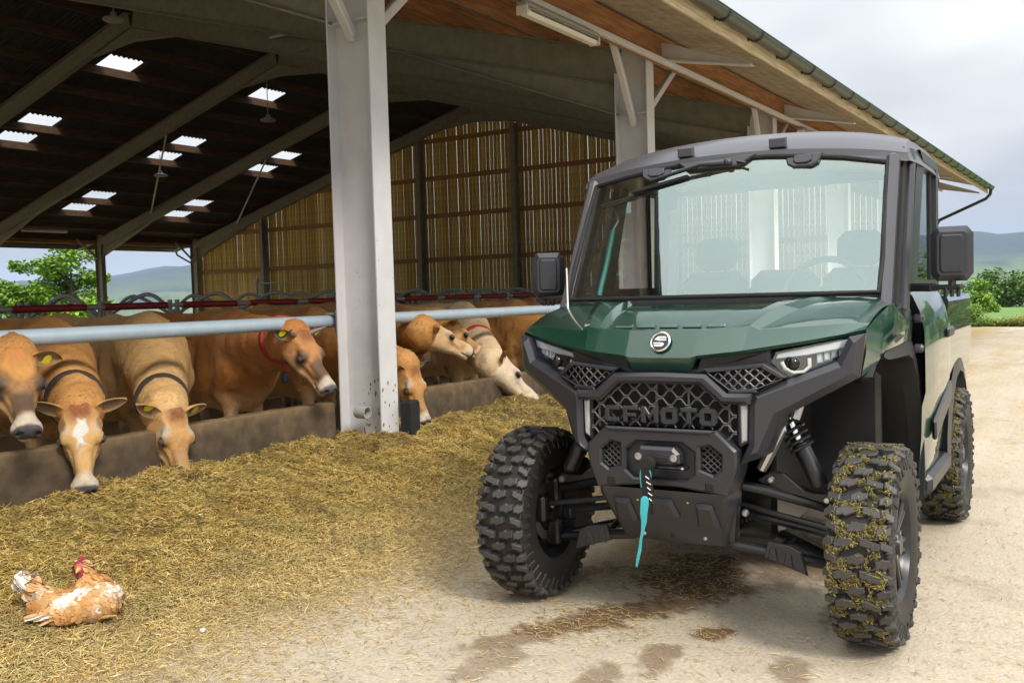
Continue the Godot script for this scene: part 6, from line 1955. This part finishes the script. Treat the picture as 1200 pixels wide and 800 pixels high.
	part("bonnet", g, M.green, v, 17)
	for k in 5:
		g = Geo.new()
		var x := -0.176 + 0.088 * k
		g.xf = Transform3D(Basis(Vector3.RIGHT, 0.22), Vector3(x, 1.108, 0.185))
		g.prism([Vector2(-0.034, -0.018), Vector2(0.034, -0.018), Vector2(0.024, 0.018), Vector2(-0.024, 0.018)], -0.01, 0.006, 0.004)
		g.xf = Transform3D(Basis(Vector3.RIGHT, 0.22) * Basis(Vector3.RIGHT, -PI / 2), Vector3(x, 1.108, 0.180))
		var gg := Geo.new()
		gg.xf = g.xf
		gg.prism([Vector2(-0.034, -0.020), Vector2(0.034, -0.020), Vector2(0.026, 0.018), Vector2(-0.026, 0.018)], -0.008, 0.008, 0.004)
		part("bonnet_louvre", gg, M.green, v)
	# badge
	g = Geo.new()
	var bt := Transform3D(Basis(Vector3.RIGHT, PI / 2 - 0.46).scaled(Vector3.ONE * 0.9), Vector3(0, 1.058, 0.279))
	g.lathe([Vector2(0.036, 0.0), Vector2(0.043, 0.001), Vector2(0.043, 0.006), Vector2(0.038, 0.010), Vector2(0.034, 0.006), Vector2(0.034, 0.002)], 36, bt)
	part("badge_ring", g, M.chrome, v, 40)
	g = Geo.new()
	g.lathe([Vector2(0.0, -0.002), Vector2(0.036, -0.002), Vector2(0.036, 0.004), Vector2(0.0, 0.004)], 36, bt)
	part("badge_disc", g, M.frame_black, v, 40)
	g = Geo.new()
	g.xf = bt * Transform3D(Basis(Vector3.RIGHT, -PI / 2), Vector3.ZERO)
	g.prism(v2([-0.026, 0.006, -0.010, 0.022, 0.020, 0.022, 0.027, 0.014, -0.004, 0.014, -0.012, 0.006]), 0.004, 0.008, 0.001)
	g.prism(v2([-0.014, 0.003, 0.024, 0.003, 0.028, 0.010, -0.006, 0.010]), 0.004, 0.008, 0.001)
	g.prism(v2([-0.028, -0.004, 0.012, -0.004, 0.020, -0.012, 0.010, -0.022, -0.018, -0.022, -0.026, -0.014, 0.004, -0.014, 0.004, -0.011, -0.024, -0.011]), 0.004, 0.008, 0.001)
	part("badge_emblem", g, M.chrome, v)
	# --- front fenders: green cheek, grey flare
	for s in [1.0, -1.0]:
		g = Geo.new()
		var T := [[.660, 1.090, .083], [.670, 1.125, -.05], [.684, 1.160, -.20], [.694, 1.172, -.32], [.70, 1.155, -.50], [.702, 1.135, -.62]]
		var Mi := [[.662, 1.01, .100], [.686, 1.06, -.04], [.703, 1.085, -.20], [.708, 1.090, -.34], [.709, 1.082, -.50], [.706, 1.07, -.62]]
		var Bo := [[.650, .934, .122], [.674, .960, .01], [.694, 1.005, -.06], [.702, 1.012, -.25], [.704, 1.018, -.45], [.704, 1.015, -.60]]
		var rws := []
		for Q in [Bo, Mi, T]:
			var l := []
			for q in Q: l.append(Vector3(s * q[0], q[1], q[2]))
			rws.append(l)
		var inn := []
		for q in T: inn.append(Vector3(s * (q[0] - 0.05), q[1] - 0.012, q[2]))
		rws.append(inn)
		if s > 0: rws.reverse()
		g.loft(rws)
		part("fender", g, M.green, v, 50)
		g = Geo.new()   # recessed black chevrons in the cheek
		for q in [[[-.10, 1.050], [-.13, 1.085], [-.34, 1.125], [-.24, 1.085]], [[-.12, 1.040], [-.22, 1.062], [-.34, 1.048], [-.16, 1.028]]]:
			var p := []
			for e in q: p.append(Vector3(s * (0.7135 + 0.0055 * clampf((-e[0] - 0.08) * 6.0, 0, 1)), e[1], e[0]))
			g.quad(p[0], p[1], p[2], p[3]); g.quad(p[3], p[2], p[1], p[0])
		part("fender_vent", g, M.plastic_dark, v)
		g = Geo.new()
		var U := [[.694, .998, -.045], [.699, 1.008, -.09], [.704, 1.012, -.25], [.707, 1.018, -.46], [.708, 1.015, -.585], [.712, .93, -.69], [.715, .80, -.79], [.716, .62, -.87], [.714, .45, -.90], [.705, .33, -.90]]
		var Lw := [[.684, .985, -.05], [.690, .975, -.10], [.700, .972, -.25], [.703, .968, -.45], [.704, .945, -.565], [.706, .865, -.66], [.708, .75, -.745], [.708, .60, -.815], [.706, .45, -.845], [.70, .33, -.855]]
		var a := []; var b := []; var c := []
		for i in U.size():
			a.append(Vector3(s * U[i][0], U[i][1], U[i][2])); b.append(Vector3(s * (Lw[i][0] + 0.012), Lw[i][1], Lw[i][2])); c.append(Vector3(s * (Lw[i][0] - 0.05), Lw[i][1] + 0.005, Lw[i][2]))
		var ll := [c, b, a]
		if s > 0: ll.reverse()
		g.loft(ll)
		part("fender_flare", g, M.plastic, v, 40)
	# --- cab
	g = Geo.new()
	var ws := []
	for i in 5:
		var t := i / 4.0
		var l := []
		for k in 9:
			var u := -1.0 + k / 4.0
			l.append(Vector3(u * lerpf(0.640, 0.622, t), lerpf(1.215, 1.715 + 0.062 * (1.0 - u * u), t), lerpf(-0.275, -0.545, t) + 0.035 * (1.0 - u * u)))
		ws.append(l)
	g.loft(ws)
	part("windscreen", g, M.windscreen, v, 180)
	g = Geo.new()      # black seal round the glass
	var loop := []
	for k in 9: loop.append(ws[0][k] + Vector3(0, -0.004, 0.004))
	for i in range(1, 5): loop.append(ws[i][8] + Vector3(0.008, 0, 0.0))
	for k in range(7, -1, -1): loop.append(ws[4][k] + Vector3(0, 0.006, 0))
	for i in range(3, 0, -1): loop.append(ws[i][0] + Vector3(-0.008, 0, 0.0))
	g.tube(loop, 0.011, 6, false, true)
	part("screen_seal", g, M.black_rubber, v, 60)
	g = Geo.new()      # scuttle under the glass
	g.bar(Vector3(-0.66, 1.176, -0.285), Vector3(0.66, 1.176, -0.285), 0.07, 0.035, Vector3(0, 1, 0.4).normalized(), 0.01)
	part("scuttle", g, M.plastic_dark, v)
	for s in [1.0, -1.0]:
		g = Geo.new()
		g.bar(Vector3(s * 0.662, 1.13, -0.262), Vector3(s * 0.648, 1.745, -0.585), 0.048, 0.06, Vector3(0, 0.45, 0.9).normalized(), 0.014)
		part("screen_pillar", g, M.roof_plastic, v)
		g = Geo.new()
		g.bar(Vector3(s * 0.700, 1.12, -0.42), Vector3(s * 0.680, 1.78, -0.78), 0.040, 0.075, Vector3(0, 0.45, 0.9).normalized(), 0.012)
		part("door_pillar", g, M.plastic, v)
		g = Geo.new()
		g.bar(Vector3(s * 0.682, 1.14, -0.34), Vector3(s * 0.665, 1.76, -0.68), 0.03, 0.09, Vector3(0, 0.45, 0.9).normalized())
		part("pillar_gap", g, M.black_rubber, v)
	# roof
	g = Geo.new()
	rows = []
	for q in [[-0.585, 0.0, 0.016, 0.985], [-0.592, 0.004, 0.040, 1.0], [-0.66, 0.010, 0.085, 1.0], [-0.78, 0.02, 0.118, 1.0], [-0.86, 0.025, 0.108, 1.0], [-0.95, 0.028, 0.112, 1.0], [-1.30, 0.03, 0.115, 1.0], [-1.60, 0.03, 0.105, 0.99], [-1.66, 0.03, 0.07, 0.97]]:
		var ring := []
		for k in 17:
			var u := -1.0 + k / 8.0
			var yb: float = 1.718 + 0.068 * (1.0 - u * u) + q[1] * 0.6
			ring.append(Vector3(u * 0.705 * q[3], yb, q[0] + 0.05 * (1.0 - u * u)))
		for k in 17:
			var u := 1.0 - k / 8.0
			var e := pow(absf(u), 5.0)
			var yt: float = 1.718 + 0.050 * (1.0 - u * u) + q[1] + q[2] * (1.0 - 0.22 * e)
			ring.append(Vector3(u * 0.705 * q[3] * (1.0 - 0.045 * clampf((q[2] - 0.016) * 10, 0, 1)), yt, q[0] + 0.05 * (1.0 - u * u) - 0.01))
		rows.append(ring)
	rows.reverse()
	g.loft(rows, true)
	for k in range(0, 16):
		g.quad(rows[-1][k], rows[-1][k + 1], rows[-1][32 - k], rows[-1][33 - k])
		g.quad(rows[0][33 - k], rows[0][32 - k], rows[0][k + 1], rows[0][k])
	part("roof", g, M.roof_plastic, v, 38)
	for s in [1.0, -1.0]:
		g = Geo.new()
		for e in [0.20]:
			g.xf = Transform3D(Basis(Vector3.RIGHT, 0.1), Vector3(s * e, 1.828, -0.555))
			g.prism(v2([-0.035, -0.012, 0.035, -0.012, 0.035, 0.028, -0.035, 0.028]), -0.02, 0.004, 0.004)
		part("roof_block", g, M.roof_plastic, v)
		# hinge covers over the top of the screen
		g = Geo.new()
		g.xf = Transform3D(Basis(Vector3.RIGHT, -0.49), Vector3(s * 0.315, 1.742, -0.515))
		g.prism(v2([-0.075, 0.032, -0.062, -0.012, -0.035, -0.030, 0.035, -0.030, 0.062, -0.012, 0.075, 0.032]), -0.008, 0.016, 0.005)
		g.prism(v2([-0.036, 0.024, -0.036, -0.006, -0.022, -0.017, 0.022, -0.017, 0.036, -0.006, 0.036, 0.024]), 0.014, 0.024, 0.003)
		part("hinge_cover", g, M.plastic, v)
	g = Geo.new()
	g.xf = Transform3D(Basis(Vector3.RIGHT, -0.49), Vector3(0.0, 1.768, -0.505))
	g.prism(v2([-0.215, 0.012, -0.165, -0.030, 0.06, -0.030, 0.125, 0.022]), -0.008, 0.016, 0.005)
	part("wiper_motor_cover", g, M.plastic, v)
	g = Geo.new()
	g.tube([Vector3(0.012, 1.765, -0.480), Vector3(-0.10, 1.765, -0.462), Vector3(-0.33, 1.715, -0.468)], [0.014, 0.010, 0.008], 8)
	g.ball(Vector3(0.012, 1.765, -0.478), Vector3(0.020, 0.018, 0.018), 10)
	g.tube([Vector3(0.05, 1.768, -0.480), Vector3(0.09, 1.757, -0.470)], 0.006, 6)
	part("wiper_arm", g, M.plastic, v, 60)
	g = Geo.new()
	g.bar(Vector3(-0.06, 1.722, -0.487), Vector3(-0.575, 1.62, -0.487), 0.012, 0.022, Vector3.UP, 0.003)
	g.bar(Vector3(-0.16, 1.722, -0.480), Vector3(-0.42, 1.672, -0.474), 0.022, 0.016, Vector3.UP, 0.004)
	part("wiper_blade", g, M.black_rubber, v)
	# antenna whip
	g = Geo.new()
	g.tube([Vector3(-0.552, 1.07, -0.10), Vector3(-0.556, 1.11, -0.10), Vector3(-0.557, 1.115, -0.10), Vector3(-0.575, 1.345, -0.13)], [0.013, 0.012, 0.0045, 0.003], 8)
	part("antenna", g, M.lamp_white, v, 40)
	g = Geo.new()
	g.box(Vector3(-0.60, 1.13, -0.14), Vector3(0.06, 0.03, 0.10), 0.01, Basis(Vector3.BACK, 0.5))
	part("antenna_mount", g, M.plastic, v)
	# doors with windows
	for s in [1.0, -1.0]:
		var dn := Node3D.new(); dn.name = "door" if s > 0 else "door_001"; v.add_child(dn)
		g = Geo.new(); rows = []
		for q in [[0.40, 0.690], [0.44, 0.715], [0.60, 0.735], [0.74, 0.745], [0.80, 0.762], [0.95, 0.768], [1.05, 0.765], [1.13, 0.748], [1.19, 0.722], [1.215, 0.700]]:
			var l := []
			for k in 7:
				var t := k / 6.0
				var zf := -0.655 - 0.18 * clampf((0.95 - q[0]) / 0.55, 0, 1)
				var zz := lerpf(zf, -1.50, t)
				var sw := -0.02 * pow(absf(t - 0.5) * 2.0, 4.0)
				l.append(Vector3(s * (q[1] + sw), q[0], zz))
			rows.append(l)
		if s < 0: rows.reverse()
		g.loft(rows)
		part("panel", g, M.green, dn, 24)
		g = Geo.new()
		var op := [[-0.80, 1.255], [-1.40, 1.255], [-1.43, 1.76], [-1.02, 1.76]]; var ou := [[-0.60, 1.215], [-1.50, 1.215], [-1.50, 1.80], [-0.92, 1.80]]
		for k in 4:
			var j := (k + 1) % 4
			var A := Vector3(s * 0.700, ou[k][1], ou[k][0]); var B := Vector3(s * 0.700, ou[j][1], ou[j][0]); var C := Vector3(s * 0.700, op[j][1], op[j][0]); var D := Vector3(s * 0.700, op[k][1], op[k][0])
			if k == 3: A.x = s * 0.69
			var off := Vector3(-s * 0.035, 0, 0)
			for pair in [[A, B, C, D], [D + off, C + off, B + off, A + off], [D, C, C + off, D + off], [B, A, A + off, B + off]]:
				if s > 0: g.quad(pair[3], pair[2], pair[1], pair[0])
				else: g.quad(pair[0], pair[1], pair[2], pair[3])
		part("window_frame", g, M.plastic, dn, 20)
		g = Geo.new()
		var q4 := []
		for e in op: q4.append(Vector3(s * 0.684, e[1], e[0]))
		g.quad(q4[0], q4[1], q4[2], q4[3])
		part("window", g, M.side_window, dn, 20)
		g = Geo.new(); g.box(Vector3(s * 0.684, 1.50, -1.30), Vector3(0.02, 0.51, 0.022), 0.004)
		part("window_bar", g, M.black_rubber, dn)
		g = Geo.new()
		g.bar(Vector3(s * 0.772, 1.02, -1.16), Vector3(s * 0.772, 1.02, -1.36), 0.02, 0.045, Vector3.UP, 0.008)
		part("handle", g, M.plastic, dn)
		g = Geo.new(); g.bar(Vector3(s * 0.748, 0.62, -0.90), Vector3(s * 0.748, 0.74, -1.48), 0.02, 0.09, Vector3.UP, 0.008)
		part("trim_strip", g, M.plastic, dn)
		g = Geo.new()
		g.bar(Vector3(s * 0.69, 0.385, -0.90), Vector3(s * 0.69, 0.385, -1.60), 0.10, 0.09, Vector3.UP, 0.02)
		part("sill", g, M.plastic, v)
		g = Geo.new()     # door hinge and bracket seen in front of the panel
		for y in [1.10, 0.98]:
			g.box(Vector3(s * 0.722, y, -0.668), Vector3(0.045, 0.034, 0.04), 0.010)
		part("hinge", g, M.roof_plastic, dn)
	# mirrors
	for s in [1.0, -1.0]:
		var mn := Node3D.new(); mn.name = "mirror" if s > 0 else "mirror_001"; v.add_child(mn)
		var cx: float = s * (0.862 if s > 0 else 0.872); var cy := 1.348 if s > 0 else 1.328
		g = Geo.new()
		g.xf = Transform3D(Basis(Vector3.UP, s * 0.12 if s > 0 else 0.55), Vector3(cx, cy, -0.52))
		var w := 0.074
		g.prism([Vector2(-w + 0.022, -0.103), Vector2(w - 0.022, -0.103), Vector2(w, -0.075), Vector2(w, 0.075), Vector2(w - 0.022, 0.103), Vector2(-w + 0.022, 0.103), Vector2(-w, 0.075), Vector2(-w, -0.075)], -0.05, 0.030, 0.022, 0.006)
		g.prism([Vector2(-w + 0.040, -0.072), Vector2(w - 0.042, -0.072), Vector2(w - 0.034, -0.06), Vector2(w - 0.034, 0.06), Vector2(w - 0.042, 0.072), Vector2(-w + 0.040, 0.072), Vector2(-w + 0.030, 0.06), Vector2(-w + 0.030, -0.06)], 0.02, 0.036, 0.006)
		part("housing", g, M.plastic, mn)
		g = Geo.new()
		g.xf = Transform3D(Basis(Vector3.UP, s * 0.12 if s > 0 else 0.55), Vector3(cx, cy, -0.52))
		g.box(Vector3(0, 0, -0.053), Vector3(0.128, 0.178, 0.006), 0.002)
		part("glass", g, M.chrome, mn)
		g = Geo.new()
		g.bar(Vector3(s * 0.69, 1.225, -0.60), Vector3(s * 0.80, 1.222, -0.54), 0.05, 0.032, Vector3.UP, 0.008)
		g.bar(Vector3(s * 0.79, 1.222, -0.545), Vector3(s * 0.90, 1.222, -0.52), 0.045, 0.020, Vector3.UP, 0.006)
		g.tube([Vector3(cx, 1.21, -0.52), Vector3(cx, 1.26, -0.52)], 0.014, 8)
		for k in 3: g.tube([Vector3(cx + 0.022 * (k - 1), 1.185, -0.515), Vector3(cx + 0.022 * (k - 1), 1.222, -0.515)], 0.008, 6)
		part("bracket", g, M.plastic_dark, mn)
	# interior
	g = Geo.new()
	g.prism(v2([-0.62, 0, 0.62, 0, 0.62, 0.10, 0.50, 0.15, -0.50, 0.15, -0.62, 0.10]), -0.16, 0.16, 0.02, 0.02)
	part("dashboard", g, M.seat, v, 30, Transform3D(Basis(Vector3.RIGHT, 0.12), Vector3(0, 1.02, -0.56)))
	g = Geo.new()
	g.tube([Vector3(0.32, 1.12, -0.62), Vector3(0.32, 1.19, -0.80)], 0.03, 8)
	var sw := []
	for k in 28:
		var th := TAU * k / 28
		sw.append(Vector3(0.32, 1.20, -0.82) + Basis(Vector3.RIGHT, -0.45) * Vector3(cos(th) * 0.175, sin(th) * 0.175, 0))
	g.tube(sw, 0.015, 8, false, true)
	for th in [0.0, PI, PI * 1.5]:
		g.bar(Vector3(0.32, 1.20, -0.82), Vector3(0.32, 1.20, -0.82) + Basis(Vector3.RIGHT, -0.45) * Vector3(cos(th) * 0.17, sin(th) * 0.17, 0), 0.03, 0.014, Vector3.BACK, 0.004)
	part("steering_wheel", g, M.seat, v, 50)
	for x in [-0.36, 0.0, 0.36]:
		var sn := Node3D.new(); sn.name = "seat" if x < -0.3 else ("seat_001" if x < 0.1 else "seat_002"); v.add_child(sn)
		g = Geo.new(); g.box(Vector3(x, 0.80, -1.10), Vector3(0.34, 0.14, 0.46), 0.05)
		part("cushion", g, M.seat, sn, 40)
		g = Geo.new(); g.box(Vector3(x, 1.07, -1.37), Vector3(0.34, 0.52, 0.12), 0.05, Basis(Vector3.RIGHT, -0.16))
		part("backrest", g, M.seat, sn, 40)
		if absf(x) > 0.1:
			g = Geo.new(); g.box(Vector3(x, 1.42, -1.43), Vector3(0.22, 0.17, 0.09), 0.04, Basis(Vector3.RIGHT, -0.12)); g.tube([Vector3(x - 0.05, 1.28, -1.41), Vector3(x - 0.05, 1.40, -1.43)], 0.008, 6); g.tube([Vector3(x + 0.05, 1.28, -1.41), Vector3(x + 0.05, 1.40, -1.43)], 0.008, 6)
			part("headrest", g, M.seat, sn, 40)
	for s in [1.0, -1.0]:
		g = Geo.new()
		g.bar(Vector3(s * 0.625, 0.45, -1.36), Vector3(s * 0.60, 1.80, -1.40), 0.10, 0.075, Vector3.BACK, 0.02)
		part("roll_bar", g, M.frame_black, v)
		g = Geo.new()
		g.bar(Vector3(s * 0.575, 0.95, -1.30), Vector3(s * 0.555, 1.66, -1.335), 0.045, 0.004, Vector3.BACK)
		part("seat_belt", g, M.lamp_grey, v)
	g = Geo.new()
	g.tube([Vector3(-0.660, 1.225, -0.62), Vector3(-0.640, 1.36, -0.66), Vector3(-0.622, 1.53, -0.71)], 0.013, 10)
	part("gas_strut", g, M.strut, v, 50)
	g = Geo.new()
	g.tube([Vector3(-0.622, 1.53, -0.71), Vector3(-0.60, 1.57, -0.72), Vector3(-0.605, 1.60, -0.73), Vector3(-0.625, 1.635, -0.74)], 0.006, 8)
	part("strut_hook", g, M.steel_bright, v, 50)
	g = Geo.new()
	for q in [[Vector3(0, 0.86, -1.52), Vector3(1.30, 0.76, 0.04)], [Vector3(0, 1.775, -1.52), Vector3(1.30, 0.06, 0.04)], [Vector3(0.62, 1.49, -1.52), Vector3(0.08, 0.52, 0.04)], [Vector3(-0.62, 1.49, -1.52), Vector3(0.08, 0.52, 0.04)]]:
		g.box(q[0], q[1], 0.006)
	part("rear_wall", g, M.plastic_dark, v)
	g = Geo.new(); g.quad(Vector3(-0.58, 1.24, -1.525), Vector3(0.58, 1.24, -1.525), Vector3(0.58, 1.745, -1.525), Vector3(-0.58, 1.745, -1.525))
	part("rear_window", g, M.pane, v)
	# --- cargo bed and rear fenders
	var bed := Node3D.new(); bed.name = "cargo_bed"; v.add_child(bed)
	for s in [1.0, -1.0]:
		g = Geo.new(); rows = []
		for q in [[0.74, 0.70], [0.78, 0.722], [0.90, 0.735], [1.06, 0.735], [1.10, 0.728], [1.15, 0.735], [1.175, 0.725], [1.18, 0.69]]:
			rows.append([Vector3(s * q[1], q[0], -1.56), Vector3(s * q[1], q[0], -1.60), Vector3(s * q[1], q[0], -2.62), Vector3(s * (q[1] - 0.02), q[0], -2.66)])
		if s < 0: rows.reverse()
		g.loft(rows)
		part("side_panel", g, M.green, bed, 24)
		g = Geo.new()
		var Uo := []; var Lo := []; var Io := []
		for k in 11:
			var th := deg_to_rad(-5 + 19.0 * k)
			Uo.append(Vector3(s * 0.728, 0.40 + 0.46 * sin(th), -2.028 + 0.50 * cos(th))); Lo.append(Vector3(s * 0.738, 0.39 + 0.395 * sin(th), -2.028 + 0.43 * cos(th))); Io.append(Vector3(s * 0.55, 0.39 + 0.395 * sin(th), -2.028 + 0.43 * cos(th)))
		var ll := [Io, Lo, Uo]
		if s < 0: ll.reverse()
		g.loft(ll)
		part("rear_flare", g, M.plastic, v, 40)
	g = Geo.new()
	g.box(Vector3(0, 0.86, -2.11), Vector3(1.34, 0.12, 1.08), 0.01); g.box(Vector3(0, 1.00, -1.60), Vector3(1.34, 0.34, 0.03), 0.005); g.box(Vector3(0, 1.00, -2.64), Vector3(1.34, 0.34, 0.03), 0.005)
	part("floor_and_ends", g, M.plastic_dark, bed)
